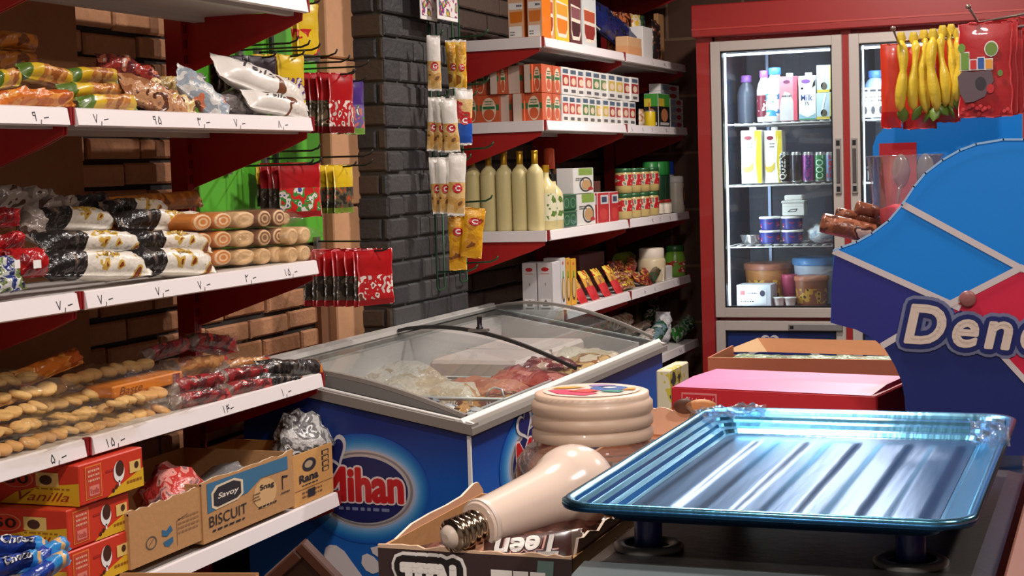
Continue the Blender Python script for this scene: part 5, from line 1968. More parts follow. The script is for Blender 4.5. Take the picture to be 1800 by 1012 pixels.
for i in range(3):
    X = -1.775
    y = at_x(1158 + 7 * i, 335, X).y
    z = L3
    m = MB()
    for k in range(2):
        pass
    m.lathe([(.018, 0), (.020, .003), (.020, .04), (.016, .046), (.018, .047), (.018, .058)], (X + .01 * (i % 2), y, z), [MT((90, 60, 40), .4), MT((226, 214, 196), .4), MT((190, 180, 160), .4), MT((150, 40, 36), .4), MT((150, 40, 36), .4)], 14)
    solo(m, 'spread_jar', 'tiny cream jar with a red lid, %s from the jars with green lids' % ORD[i], 'jar', 'tiny cream jars')
for i in range(4):
    X = -1.815
    y = min(at_x(1143 + 14 * i, 290, X).y, 6.40 + .07 * i)
    t = empty('cleaner_bottle', (X, y, L3), '%s bottle with a %s cap at the back, %s from the jars' % (('dark green', 'green') if i < 3 else ('white', 'blue')) .__add__((ORD[i],)), 'bottle', 'capped bottles at the back')
    m = MB()
    m.lathe([(.03, 0), (.034, .01), (.034, .15), (.03, .16)], (X, y, L3), MT((30, 60, 40), .3, coat=.3) if i < 3 else WHITE, 16)
    part(m, 'bottle_body', t)
    m = MB()
    m.lathe([(.033, .16), (.035, .164), (.033, .212), (.028, .216)], (X, y, L3), MT((44, 130, 60), .35) if i < 3 else MT((50, 80, 190), .35), 16)
    part(m, 'cap', t)
y = at_x(1187, 340, -1.77).y
t = empty('detergent_bottle', (-1.77, y, L3), 'white bottle with oval label at the end of the third corner shelf', 'bottle')
m = MB()
m.lathe([(.034, 0), (.04, .006), (.04, .05), (.034, .085), (.037, .12), (.034, .128)], (-1.77, y, L3), MT((222, 214, 200), .35), 18)
part(m, 'bottle_body', t)
m = MB()
m.lathe([(.036, .127), (.037, .129), (.035, .15), (.03, .153)], (-1.77, y, L3), WHITE, 16)
part(m, 'cap', t)
m = MB()
f = Face(m, (-1.77 + .0405, y - .03, L3 + .02), (0, .06, 0), (0, 0, .09))
f.ell(.35, .5, .25, .42, MT((90, 60, 90), .4), 1, 18)
f.ell(.35, .55, .18, .3, MT((190, 130, 90), .4), 2, 18)
part(m, 'label', t)
m = MB()
y0, y1 = at_x(968, 280, -2.0).y, at_x(1018, 280, -2.0).y
m.rbox(-2.02, -1.99, y0, y1, L3, L3 + .20, KRAFT, .002)
solo(m, 'cardboard_box', 'flat cardboard box standing at the back of the third corner shelf', 'box')

# fourth corner shelf
L4 = ZR[4] + 0.001
WBX = MT((206, 202, 202), .42)


def f_white(f):
    f.rect(0, 0, 1, 1, WBX, 1)
    f.ell(.5, .86, .26, .045, MT((180, 30, 36), .4), 2, 16)
    f.rect(.22, .76, .78, .775, MT((190, 110, 90), .5), 2)
    f.rect(.14, .04, .86, .24, WHITE, 2)
    f.poly([(.3, .08), (.7, .08), (.72, .14), (.5, .22), (.28, .14)], MT((90, 90, 90), .5), 3)
    f.rect(.2, .02, .8, .045, INK, 3)
    f.line([(.5, .52), (.5, .57)], .002, INK, 2)


def f_yellow(bg):
    def fn(f):
        f.rect(0, 0, 1, 1, bg, 1)
        f.ell(.5, .9, .16, .035, MT((206, 80, 50), .4), 2, 14)
        f.poly([(.36, .56), (.64, .56), (.6, .74), (.4, .74)], MT((90, 170, 50), .45), 2)
        f.ell(.5, .36, .36, .26, MT((70, 50, 40), .45), 2, 20)
        f.ell(.5, .38, .29, .22, MT((214, 180, 120), .45), 3, 20)
    return fn


end_box(918, 943, 462, L4, 4.995, .075, f_white, 'tea_carton', 'left tall white carton with a red logo, on the fourth corner shelf', 'carton', 'tall white cartons', WBX)
end_box(945, 972, 461, L4, 4.995, .075, f_white, 'tea_carton', 'right tall white carton with a red logo, on the fourth corner shelf', 'carton', 'tall white cartons', WBX)
for i, (a, b, bg) in enumerate(((968, 978, WBX), (979, 994, MT((214, 160, 50), .42)), (995, 1013, MT((226, 166, 40), .42)))):
    X = -1.77
    y0, y1 = at_x(a, 500, X).y, at_x(b, 495, X).y
    z1 = at_x(a, 457, X).z
    m = MB()
    y0 = max(y0, 5.071 + .052 * i)
    y1 = max(y1, y0 + .05)
    m.rbox(X - .06, X, y0 + .0005, y1 - .0005, L4, z1, bg, .0015)
    f_yellow(bg)(Face(m, (X + .0003, y0 + .001, L4 + .001), (0, y1 - y0 - .002, 0), (0, 0, z1 - L4 - .002)))
    solo(m, 'baby_food_carton', ('grey', 'left yellow', 'right yellow')[i] + ' carton with a pear picture beside the tall white cartons', 'carton', 'cartons with a pear picture')
for i in range(4):
    X = -1.765
    a = 1012 + 21 * i
    y = at_x(a + 11, 500, X).y
    m = MB()
    t_ = math.radians(62)
    zc = L4 + .05
    ex, ez = V((-math.cos(t_), 0, math.sin(t_))), V((math.sin(t_), 0, math.cos(t_)))
    ey = ez.cross(ex)
    M = Matrix(((ex.x, ey.x, ez.x, X - .02), (ex.y, ey.y, ez.y, y), (ex.z, ey.z, ez.z, zc), (0, 0, 0, 1)))
    pouch(m, M, .115 + .006 * (i % 2), .085, .02, bands((-.1, MT((196, 36, 40), .35)), (.45, PM([((206, 150, 60), 3), ((150, 90, 40), 1.5), ((226, 200, 90), 1)], 40, .3, 55)), (9, PM([((226, 200, 70), 3), ((190, 50, 40), 1.6)], 40, .3, 56))), 450 + i, .04, 16, 8, .1)
    solo(m, 'soup_sachet', 'red and yellow soup sachet leaning back, %s from the yellow cartons' % ORD[i], 'sachet', 'red and yellow sachets')
m = MB()
y0, y1 = at_x(1018, 440, -1.86).y, at_x(1062, 440, -1.86).y
m.rbox(-1.95, -1.86, y0, y1, L4, L4 + .15, MT((84, 30, 32), .5), .002)
solo(m, 'dark_red_box', 'dark red box standing behind the red and yellow sachets', 'box')
CND = [PM([((190, 140, 60), 2), ((150, 40, 40), 2), ((90, 40, 34), 2), ((226, 196, 60), 1)], 60, .3, 57, .4), PM([((206, 176, 50), 2), ((120, 50, 40), 2), ((200, 150, 110), 2)], 60, .3, 58, .4), PM([((60, 80, 56), 3), ((120, 60, 50), 1.5), ((40, 40, 40), 1)], 50, .3, 59, .4)]
for i, (a, b, yt, yb, X, k) in enumerate([(1070, 1096, 455, 478, -1.85, 0), (1094, 1122, 455, 480, -1.85, 0), (1076, 1104, 474, 500, -1.80, 1), (1100, 1126, 474, 498, -1.80, 1), (1122, 1150, 462, 484, -1.82, 0), (1088, 1116, 492, 510, -1.765, 1), (1116, 1142, 482, 502, -1.765, 0), (1138, 1164, 470, 490, -1.765, 2)]):
    m = MB()
    lay(m, a, b, yt, yb, X, .035, 55, CND[k], 460 + i, .3 * math.sin(i * 1.9), .08, .3, 16, 8, 2.2, .8)
    solo(m, 'candy_bag', 'small crumpled bag in the mixed heap beside the sachets, %s from the back' % ORD[i], 'candy', 'crumpled bags in a heap')
c = at_x(1098, 442, -1.93)
m = MB()
m.lathe([(.02, -.11), (.028, -.1), (.028, .05), (.022, .08), (.012, .1), (.012, .12)], (-1.93, c.y, L4 + .09), [MT((110, 120, 40), .3)] * 3 + [MT((190, 180, 50), .3)] * 2, 14, (0, 1, 0))
solo(m, 'olive_bottle', 'olive green bottle lying at the back of the fourth corner shelf', 'bottle')


def jar_thing(cx, X, z, r, h, body, lid, name, label, lidh=.03, lab=None):
    y = at_x(cx, 450, X).y
    t = empty(name, (X, y, z), label, 'jar')
    m = MB()
    m.lathe([(r * .9, 0), (r, .006), (r, h * .62), (r * .86, h * .74), (r * .8, h - lidh)], (X, y, z), body, 20)
    part(m, 'jar_body', t)
    m = MB()
    m.lathe([(r * .88, h - lidh), (r * .9, h - lidh + .003), (r * .9, h - .004), (r * .82, h)], (X, y, z), lid, 20)
    part(m, 'lid', t)
    if lab:
        m = MB()
        m.lathe([(r + .0006, h * .12), (r + .0006, h * .5)], (X, y, z), lab, 20, cap=False)
        part(m, 'label', t)


jar_thing(1145, -1.80, L4, .058, .135, MT((214, 196, 160), .35), CREAM, 'cream_jar', 'squat cream jar with a wide pale lid, fourth corner shelf', .045)
jar_thing(1186, -1.78, L4, .045, .13, MT((120, 170, 60), .25, coat=.3), MT((34, 84, 40), .35), 'pickle_jar', 'green jar with a dark green lid at the end of the fourth corner shelf', .025, PM([((120, 170, 60), 3), ((190, 50, 50), 1.5), ((226, 222, 210), 1.4)], 30, .4, 60, 0, (1, 1, 2)))
m = MB()
c = at_x(1160, 455, -1.82)
m.lathe([(.03, 0), (.032, .01), (.028, .07), (.012, .1)], (-1.84, c.y, L4), MT((190, 190, 40), .35), 16)
solo(m, 'yellow_pot', 'small yellow green pot between the cream jar and the green jar', 'pot')
shelf_box(1166, 1182, 468, L4, -1.745, .03, None, 'price_block', 'small white block standing on the shelf rail in front of the jars', 'block')

# fifth corner shelf
L5 = ZR[5] + 0.001
for i, (a, b, yt, yb, X, mt, rot, lb) in enumerate([
        (1148, 1180, 530, 590, -1.80, PM([((214, 214, 216), 5), ((170, 176, 184), 2)], 20, .3, 61, .4), 1.3, 'tall crumpled white bag standing on the lowest corner shelf'),
        (1178, 1222, 562, 592, -1.77, PM([((60, 130, 56), 3), ((190, 200, 190), 1.5), ((34, 80, 40), 2)], 30, .3, 62, .4), .1, 'green and white bag at the end of the lowest corner shelf'),
        (1138, 1172, 570, 600, -1.77, PM([((50, 90, 60), 3), ((110, 140, 150), 2), ((206, 210, 206), 1)], 30, .3, 63, .4), .2, 'dark green bag beside the tall white bag'),
        (1096, 1142, 566, 588, -1.84, PM([((186, 160, 140), 3), ((206, 196, 184), 2), ((110, 80, 64), 1)], 34, .3, 64, .4), 0, 'beige packet lying behind on the lowest corner shelf'),
        (1118, 1148, 582, 604, -1.78, PM([((206, 190, 176), 3), ((226, 220, 212), 2), ((150, 80, 60), .8)], 34, .3, 65, .4), .1, 'cream packet on the rail of the lowest corner shelf'),
        (1126, 1160, 536, 566, -1.90, PM([((44, 70, 40), 3), ((206, 196, 180), 1), ((90, 70, 60), 1)], 30, .3, 66, .4), .4, 'dark green and white packet at the back of the lowest corner shelf'),
        (1072, 1108, 550, 580, -1.85, PM([((150, 110, 90), 3), ((206, 190, 170), 2), ((90, 50, 40), 1)], 40, .3, 67, .3), 0, 'brown patterned packet seen over the glass lid')]):
    m = MB()
    if rot > 1:
        c = at_x((a + b) / 2, (yt + yb) / 2, X)
        pouch(m, hang_m(V((X, c.y, L5 + .068)), -.5) @ Matrix.Rotation(-.1, 4, 'Z'), .135, .085, .06, mt, 480, .06, 20, 10, .25)
        solo(m, 'grocery_bag', lb, 'bag')
        continue
    lay(m, a, b, yt, yb, X, .06, 66, mt, 480 + i, rot if rot < 1 else 0.0, .06, .25, grow=.9)
    solo(m, 'grocery_bag', lb, 'bag')

# ================================================================== DRINKS FRIDGE
DY = 6.2
fr = empty('drinks_fridge', (-0.95, DY + .3, 0), 'tall red drinks fridge with two glass doors at the end of the shop', 'fridge')
FR = MT((146, 30, 28), 0.42, coat=.2)
QX0, QX1 = -1.567, -.335
D1 = (at_y(1249, 74, DY).x, at_y(1480, 62, DY).x)
D2 = (at_y(1492, 62, DY).x, -.452)
ZT, ZB = 1.926, .838
LB = .40
m = MB()
IN0, IN1 = DY + .03, DY + .64
m.box(QX0, D1[0] + .008, IN0, IN1, .12, 1.945, FR)
m.box(D2[1] - .008, QX1, IN0, IN1, .12, 1.945, FR)
m.box(D1[1] - .006, D2[0] + .006, DY + .004, IN1, .12, 1.945, FR)
m.box(D1[0] - .06, D1[0] + .001, DY + .004, IN0, .12, 1.945, FR)
m.box(D2[1] - .001, QX1, DY + .004, IN0, .12, 1.945, FR)
m.box(QX0 + .01, QX1 - .01, IN0, IN1, ZB - .05, ZB - .004, FR)
m.box(QX0 + .01, QX1 - .01, IN0, IN1, ZT, 1.96, FR)
m.box(QX0 + .01, QX1 - .01, IN1 - .02, IN1, .12, 1.95, FR)
m.box(QX0 + .01, QX1 - .01, DY + .03, IN1 - .03, .1, .16, FR)
part(m, 'cabinet', fr)
m = MB()
m.rbox(QX0 - .012, QX1 + .03, DY - .035, IN1, 1.945, 2.07, FR, .004)
m.box(QX0 - .01, QX1 + .028, DY - .037, DY - .030, 1.972, 1.978, MT((170, 58, 50), .4))
part(m, 'header', fr)
SLATE = MT((54, 64, 84), .5, bump=.15, bscale=14, mottle=.35)
m = MB()
for d in (D1, D2):
    m.box(d[0] + .01, d[1] - .01, IN1 - .06, IN1 - .05, ZB, ZT, SLATE)
    m.box(d[0] + .009, d[0] + .014, IN0 + .02, IN1 - .05, ZB, ZT, SLATE)
    m.box(d[1] - .014, d[1] - .009, IN0 + .02, IN1 - .05, ZB, ZT, SLATE)
part(m, 'inner_lining', fr)
SHY = [(211, 'upper'), (320, 'second'), (428, 'third'), (541, 'lowest')]
SZ = [at_y(1380, y, DY + .12).z - .004 for y, _ in SHY]
for d in (D1, D2):
    for z in SZ:
        m = MB()
        n = 12
        for k in range(n + 1):
            x = d[0] + .03 + (d[1] - d[0] - .06) * k / n
            m.tube([(x, DY + .1, z - .004), (x, IN1 - .07, z - .004)], .0022, WIRE, 5)
        for yy in (DY + .1, DY + .3, IN1 - .08):
            m.tube([(d[0] + .02, yy, z - .008), (d[1] - .02, yy, z - .008)], .003, WIRE, 5)
        part(m, 'wire_shelf', fr)
    m = MB()
    xx = d[0] + .035
    m.box(xx, xx + .012, DY + .05, DY + .058, ZB + .02, ZT - .02, MT((236, 244, 255), .4, emit=3.0))
    part(m, 'light_strip', fr, 'bright white light strip inside the door')
    m = MB()
    m.box(d[0] + .05, d[1] - .045, DY + .055, DY + .075, ZT - .055, ZT - .046, MT((236, 244, 255), .4, emit=2.0))
    part(m, 'light_strip', fr, 'bright white light strip under the fridge top')
    m = MB()
    m.box(d[0] + .10, d[0] + .112, IN1 - .08, IN1 - .07, ZB, ZT, MT((150, 164, 196), .3, .4))
    part(m, 'shelf_rail', fr)
    ld = D.lights.new('fridge_light', 'AREA')
    ld.shape = 'RECTANGLE'
    ld.size = .36
    ld.size_y = .1
    ld.energy = 3.8
    ld.color = (.82, .92, 1.0)
    lo = D.objects.new('fridge_light', ld)
    COL.objects.link(lo)
    lo.parent = fr
    lo.location = V(((d[0] + d[1]) / 2, DY + .1, ZT - .02)) - fr.location
    lo.rotation_euler = (math.radians(-12), 0, 0)
    lv = D.lights.new('strip_light', 'AREA')
    lv.shape = 'RECTANGLE'
    lv.size = .012
    lv.size_y = 1.0
    lv.energy = 2.8
    lv.color = (.82, .92, 1.0)
    lo = D.objects.new('strip_light', lv)
    COL.objects.link(lo)
    lo.parent = fr
    lo.location = V((xx + .016, DY + .06, (ZB + ZT) / 2)) - fr.location
    lo.rotation_euler = (math.radians(90), 0, math.radians(-40))

HND = MT((120, 118, 116), .35, .5)


def fridge_door(d, z0, z1, w, pane, label, handle=None):
    m = MB()
    y0, y1 = DY - .012, DY + .028
    for (a, b, c, e) in ((d[0], d[0] + w, z0, z1), (d[1] - w, d[1], z0, z1), (d[0] + w - .001, d[1] - w + .001, z1 - w, z1 - .0005), (d[0] + w - .001, d[1] - w + .001, z0 + .0005, z0 + w)):
        m.rbox(a, b, y0, y1, c, e, MT((186, 177, 170), .42, .25), .002)
    # dark seal
    for (a, b, c, e) in ((d[0] + w - .001, d[0] + w + .006, z0 + w, z1 - w), (d[1] - w - .006, d[1] - w + .001, z0 + w, z1 - w), (d[0] + w, d[1] - w, z1 - w - .006, z1 - w + .001), (d[0] + w, d[1] - w, z0 + w - .001, z0 + w + .006)):
        m.box(a, b, y0 + .006, y1, c, e, BLACK)
    o = part(m, 'door', fr, label)
    m = MB()
    m.box(d[0] + w + .001, d[1] - w - .001, DY + .004, DY + .008, z0 + w + .001, z1 - w - .001, pane)
    part(m, 'door_pane', o)
    if handle:
        hx, h0, h1 = handle
        m = MB()
        m.rbox(hx - .011, hx + .011, y0 - .012, y0, h0, h1, MT((168, 164, 160), .35, .5), .002)
        m.rbox(hx - .007, hx + .007, y0 - .016, y0 - .010, h0 + .04, h1 - .04, MT((90, 86, 84), .35, .4), .002)
        for zz in (h0 + .018, h1 - .018):
            m.box(hx - .007, hx + .007, y0 - .0135, y0 - .011, zz - .01, zz + .01, BLACK)
        part(m, 'handle', o)
    return o


hz1, hz0 = at_y(1476, 243, DY).z, at_y(1480, 340, DY).z
fridge_door(D1, ZB, ZT, .039, GLASS, 'left upper glass door with silver frame', (D1[1] - .018, hz0, hz1))
fridge_door(D2, ZB, ZT, .039, GLASS, 'right upper glass door with silver frame', (D2[0] + .018, hz0, hz1))
for d, w in ((D1, 'left'), (D2, 'right')):
    o = fridge_door(d, LB, ZB - .014, .038, MT((26, 44, 104), .4), w + ' lower door with a blue printed panel')
    m = MB()
    hx = d[1] - .13
    m.rbox(hx - .09, hx + .12, DY - .028, DY - .012, ZB - .05, ZB - .022, MT((150, 146, 142), .35, .5), .003)
    m.box(hx - .085, hx - .07, DY - .0285, DY - .026, ZB - .043, ZB - .03, BLACK)
    part(m, 'handle', o)
    m = MB()
    f = Face(m, (d[0] + .04, DY + .003, LB + .04), (d[1] - d[0] - .08, 0, 0), (0, 0, ZB - .014 - LB - .08))
    SV = MT((190, 186, 196), .4)
    f.ell(.52, .52, .43, .34, SV, 1, 36)
    f.ell(.52, .51, .4, .30, MT((30, 40, 110), .4), 2, 36)
    for s, mt, k in ((1.25, SV, 3), (.85, MT((26, 40, 110), .4), 4)):
        f.poly([(.40 + s * .0042 * 16 * math.sin(2 * PI * q / 24) ** 3, .88 + s * .0050 * (13 * math.cos(2 * PI * q / 24) - 5 * math.cos(4 * PI * q / 24) - 2 * math.cos(6 * PI * q / 24) - math.cos(8 * PI * q / 24))) for q in range(24)], mt, k)
    f.fat('Mihan', .2, .4, .84, .64, MT((236, 214, 212), .4), 4, .009)
    f.fat('Mihan', .2, .4, .84, .64, MT((190, 30, 36), .4), 6, .004)
    part(m, 'brand_sign', o)

IY = DY + .16      # fronts of the goods


def fx(a, b, y):
    return at_y(a, y, IY).x, at_y(b, y, IY).x


def fz_(y, x=1380):
    return at_y(x, y, IY).z


def fbox(a, b, yt, yb, fn, name, label, cat, group=None, mats=None, dep=.07, z0=None, dy=0.0, top=None):
    x0, x1 = fx(a, b, (yt + yb) / 2)
    z0 = z0 if z0 is not None else at_y((a + b) / 2, yb, IY).z
    z1 = at_y((a + b) / 2, yt, IY).z
    m = MB()
    m.rbox(x0, x1, IY + dy, IY + dy + dep, z0, z1, mats or WHITE, .0015)
    if fn:
        fn(Face(m, (x0 + .001, IY + dy - .0004, z0 + .001), (x1 - x0 - .002, 0, 0), (0, 0, z1 - z0 - .002)))
    if top:
        m.lathe([(.014, 0), (.014, .012), (.012, .014)], ((x0 + x1) / 2, IY + dy + dep * .5, z1), top, 12)
    return solo(m, name, label, cat, group)


s0, s1, s2, s3 = [z + .0015 for z in SZ]


def fbottle(cx, yt, z0, r, body, cap, name, label, dy=.04, lab=None):
    x = at_y(cx, yt + 40, IY).x
    h = at_y(cx, yt, IY).z - z0
    t = empty(name, (x, IY + dy, z0), label, 'bottle')
    m = MB()
    m.lathe([(r * .9, 0), (r, .006), (r, h * .62), (r * .8, h * .75), (r * .5, h * .84), (r * .5, h - .02)], (x, IY + dy, z0), body, 18)
    part(m, 'bottle_body', t)
    m = MB()
    m.lathe([(r * .58, h - .028), (r * .6, h - .026), (r * .58, h - .002), (r * .5, h)], (x, IY + dy, z0), cap, 14)
    part(m, 'cap', t)
    if lab:
        m = MB()
        m.lathe([(r + .0006, h * .1), (r + .0006, h * .52)], (x, IY + dy, z0), lab, 18, cap=False)
        part(m, 'label', t)


fbottle(1299, 130, s0, .038, MT((78, 84, 100), .35), MT((140, 90, 170), .4), 'yogurt_drink_bottle', 'grey bottle with a purple cap at the left of the fridge shelf', .14)
fbottle(1339, 123, s0, .030, MT((206, 200, 206), .35), MT((150, 90, 190), .4), 'yogurt_drink_bottle', 'bottle with a purple cap and maroon label in the fridge', .05, PM([((110, 34, 50), 4), ((206, 190, 196), 1)], 50, .4, 70, 0))
fbottle(1358, 118, s0, .042, MT((222, 228, 226), .35), MT((60, 130, 200), .4), 'milk_bottle', 'white milk bottle with a bright blue cap in the fridge', .05, PM([((226, 230, 230), 3), ((60, 140, 190), 2), ((180, 50, 60), .4)], 40, .4, 71, 0))


def f_pink(f):
    f.rect(0, 0, 1, 1, MT((190, 130, 140), .4), 1)
    f.rect(.8, 0, 1, 1, MT((214, 90, 110), .4), 2)
    f.ell(.42, .88, .2, .04, MT((110, 60, 90), .4), 2, 14)
    f.poly([(0, 0), (.8, 0), (.8, .42), (.6, .62), (.3, .66), (.1, .5), (0, .3)], MT((200, 196, 196), .4), 2)
    f.scribble(.15, .52, .7, .6, MT((90, 80, 90), .4), 1, 3, 2)


def f_milk(f):
    f.rect(0, 0, 1, 1, WHITE, 1)
    f.ell(.42, .88, .28, .05, MT((120, 80, 160), .4), 2, 14)
    f.poly([(.8, .72), (1, .78), (1, .92), (.86, .84)], BLACK, 2)
    f.ell(.2, .72, .08, .025, BLACK, 2, 10)
    f.text('Milk', .12, .44, .82, .58, MT((60, 90, 160), .4), 2, bold=.01)
    f.text('3%', .34, .33, .62, .42, MT((90, 90, 110), .4), 2)
    f.rect(0, 0, 1, .14, MT((150, 190, 206), .4), 2)
    f.rect(0, 0, 1, .03, MT((60, 130, 90), .4), 3)
    f.poly([(.14, .12), (.3, .22), (.5, .2), (.8, .24), (.9, .12), (.5, .06)], WHITE, 3)


def f_straw(f):
    f.rect(0, 0, 1, 1, MT((190, 214, 226), .4), 1)
    f.rect(.72, 0, 1, 1, MT((222, 206, 120), .4), 2)
    f.rect(0, 0, 1, .1, MT((214, 190, 80), .4), 2)
    f.line([(.25, .2), (.5, .95)], .006, WHITE, 3)
    f.ell(.4, .24, .18, .14, MT((90, 84, 70), .4), 3, 12)


fbox(1370, 1401, 134, 211, f_pink, 'milk_carton', 'pink carton with a white splash on the upper fridge shelf', 'carton', None, MT((200, 110, 124), .4), .075, s0, .0, WHITE)
fbox(1404, 1434, 133, 211, f_milk, 'milk_carton', 'white milk carton with blue lettering on the upper fridge shelf', 'carton', None, WHITE, .075, s0, .0, WHITE)
fbox(1435, 1468, 163, 211, f_straw, 'juice_box_pack', 'lower pale blue and yellow juice pack with straws', 'carton', 'juice packs with straws', MT((190, 214, 226), .4), .07, s0)
x0, x1 = fx(1435, 1467, 140)
zz = at_y(1450, 163, IY).z + .001
m = MB()
m.rbox(x0, x1, IY + .004, IY + .07, zz, zz + .108, MT((206, 220, 226), .4), .0015)
f_straw(Face(m, (x0 + .001, IY + .0036, zz + .001), (x1 - x0 - .002, 0, 0), (0, 0, .106)))
solo(m, 'juice_box_pack', 'upper pale blue and yellow juice pack with straws', 'carton', 'juice packs with straws')


def f_banana(f):
    f.rect(0, 0, 1, 1, MT((232, 230, 220), .4), 1)
    f.rect(.66, 0, 1, 1, MT((206, 184, 50), .4), 2)
    f.poly([(.66, .0), (.8, .0), (.7, .4), (.78, .9), (.66, .7)], MT((232, 230, 220), .4), 3)
    f.ell(.34, .86, .2, .04, MT((130, 40, 60), .4), 2, 14)
    f.scribble(.3, .66, .6, .78, MT((110, 110, 110), .4), 2, 2, 3)
    f.poly([(.04, .38), (.12, .3), (.4, .32), (.6, .4), (.58, .26), (.4, .2), (.14, .2), (.04, .28)], MT((206, 180, 80), .4), 4)


fbox(1303, 1339, 229, 320, f_banana, 'banana_milk_carton', 'left white and yellow banana milk carton in the fridge', 'carton', 'banana milk cartons', WHITE, .075, s1, 0, WHITE)
fbox(1342, 1374, 229, 320, f_banana, 'banana_milk_carton', 'right white and yellow banana milk carton in the fridge', 'carton', 'banana milk cartons', WHITE, .075, s1, .012, WHITE)
for i, (cx, col, txt, tc, w) in enumerate(((1378, (24, 22, 24), 'QUEEN', (226, 222, 214), 'black can with white upright lettering'), (1400, (40, 38, 48), '', None, 'dark grey can'),
                                           (1421, (150, 60, 140), 'Choc', (40, 50, 120), 'purple can with blue lettering'), (1442, (34, 120, 66), 'COOL', (190, 226, 200), 'green can with pale lettering'), (1461, (110, 130, 170), 'Ener', (190, 40, 50), 'blue grey can with a red top'))):
    x = at_y(cx, 292, IY + .03).x
    h = at_y(cx, 267, IY + .03).z - s1
    r = .0235
    m = MB()
    m.lathe([(r * .8, 0), (r, .006), (r, h - .012), (r * .86, h - .002), (r * .84, h)], (x, IY + .03, s1), [MT((170, 170, 170), .3, .7), MT(col, .3, coat=.4), MT((170, 170, 170), .3, .7), MT((190, 190, 190), .3, .7)], 18)
    if txt:
        vs, fs, gx0, gx1, gy0, gy1 = glyphs(txt, .02)
        pts = []
        for u, v in vs:
            # upright lettering wrapped on the can
            along = .1 + .8 * (u - gx0) / (gx1 - gx0)
            ang = (.5 - (v - gy0) / (gy1 - gy0)) * -1.3
            pts.append((x + math.sin(-ang) * (r + .0007), IY + .03 - math.cos(ang) * (r + .0007), s1 + h * along))
        m.add(pts, [q for q in fs], MT(tc, .4))
    solo(m, 'drink_can', w + ' on the second fridge shelf', 'can', 'drink cans')


def tub(x, y, z, r, h, body, lid, name, label, group=None, band=None):
    t = empty(name, (x, y, z), label, 'tub', group)
    m = MB()
    m.lathe([(r * .84, 0), (r * .88, .003), (r, h * .86)], (x, y, z), body, 20)
    part(m, 'tub_body', t)
    m = MB()
    m.lathe([(r * 1.04, h * .84), (r * 1.06, h * .86), (r * 1.05, h * .98), (r * .96, h)], (x, y, z), lid, 20)
    part(m, 'lid', t)
    if band:
        m = MB()
        m.lathe([(r * .885 + .001, h * .12), (r * .965 + .001, h * .6)], (x, y, z), band, 20, cap=False)
        part(m, 'label', t)
    return t


hh = .054
for c, cx in enumerate((1354, 1393)):
    for r in range(2):
        x = at_y(cx, 410, IY + .05).x
        tub(x, IY + .05, s2 + (hh + .001) * r, .042, hh, MT((44, 52, 130), .4), WHITE, 'cream_cheese_tub', 'blue and red tub with a white lid, %s row, %s column' % (('lower', 'upper')[r], ('left', 'right')[c]), 'blue cheese tubs', [MT((44, 52, 130), .4), MT((44, 52, 130), .4)][0] if False else PM([((50, 60, 140), 4), ((190, 40, 46), 1.6), ((210, 206, 206), 1)], 40, .4, 72, 0, (1, 1, 3)))


def f_cheese(f):
    f.rect(0, 0, 1, 1, WHITE, 1)
    f.rect(0, .78, 1, .8, MT((150, 150, 150), .4), 2)
    f.line([(.25, .3), (.4, .5), (.7, .55), (.62, .3), (.25, .3)], .003, INK, 2)


x = at_y(1393, 360, IY).x
m = MB()
zz = s2 + 2 * hh + .004
m.rbox(x - .044, x + .044, IY + .012, IY + .09, zz, zz + .052, WHITE, .003)
m.rbox(x - .047, x + .047, IY + .009, IY + .093, zz + .048, zz + .06, MT((206, 206, 200), .4), .003)
m.rbox(x - .036, x + .036, IY + .02, IY + .08, zz + .0605, zz + .082, WHITE, .004)
f_cheese(Face(m, (x - .042, IY + .0117, zz + .002), (.084, 0, 0), (0, 0, .044)))
solo(m, 'white_cheese_box', 'white cheese box on top of the right tubs', 'box')
x = at_y(1321, 420, IY + .05).x
m = MB()
m.lathe([(.03, 0), (.04, .012), (.046, .034), (.048, .036), (.044, .034), (.034, .01)], (x, IY + .05, s2), MT((170, 170, 172), .25, .8), 20)
m.box(x + .04, x + .075, IY + .046, IY + .054, s2 + .026, s2 + .031, DARK)
solo(m, 'steel_bowl', 'small steel bowl left of the blue tubs in the fridge', 'bowl')
x = at_y(1442, 412, IY + .05).x
m = MB()
blob(m, TRS((x, IY + .06, s2 + .036)), .055, .04, .036, PM([((206, 214, 222), 3), ((150, 170, 190), 2)], 24, .25, 73, .6), 3, .3)
solo(m, 'white_plastic_bag', 'knotted pale plastic bag right of the blue tubs', 'bag')


def f_creambox(f):
    f.rect(0, 0, 1, 1, MT((206, 212, 222), .4), 1)
    f.rect(.06, .14, .9, .84, MT((190, 196, 206), .4), 2)
    f.rect(.09, .18, .87, .8, MT((222, 226, 232), .4), 3)
    f.rect(.1, .56, .24, .76, MT((170, 40, 50), .4), 4)
    f.ell(.76, .64, .08, .14, MT((70, 70, 90), .4), 4, 14)
    f.scribble(.3, .6, .6, .7, INK, 1, 4, 3)
    f.scribble(.12, .24, .5, .34, INK, 1, 4, 4)


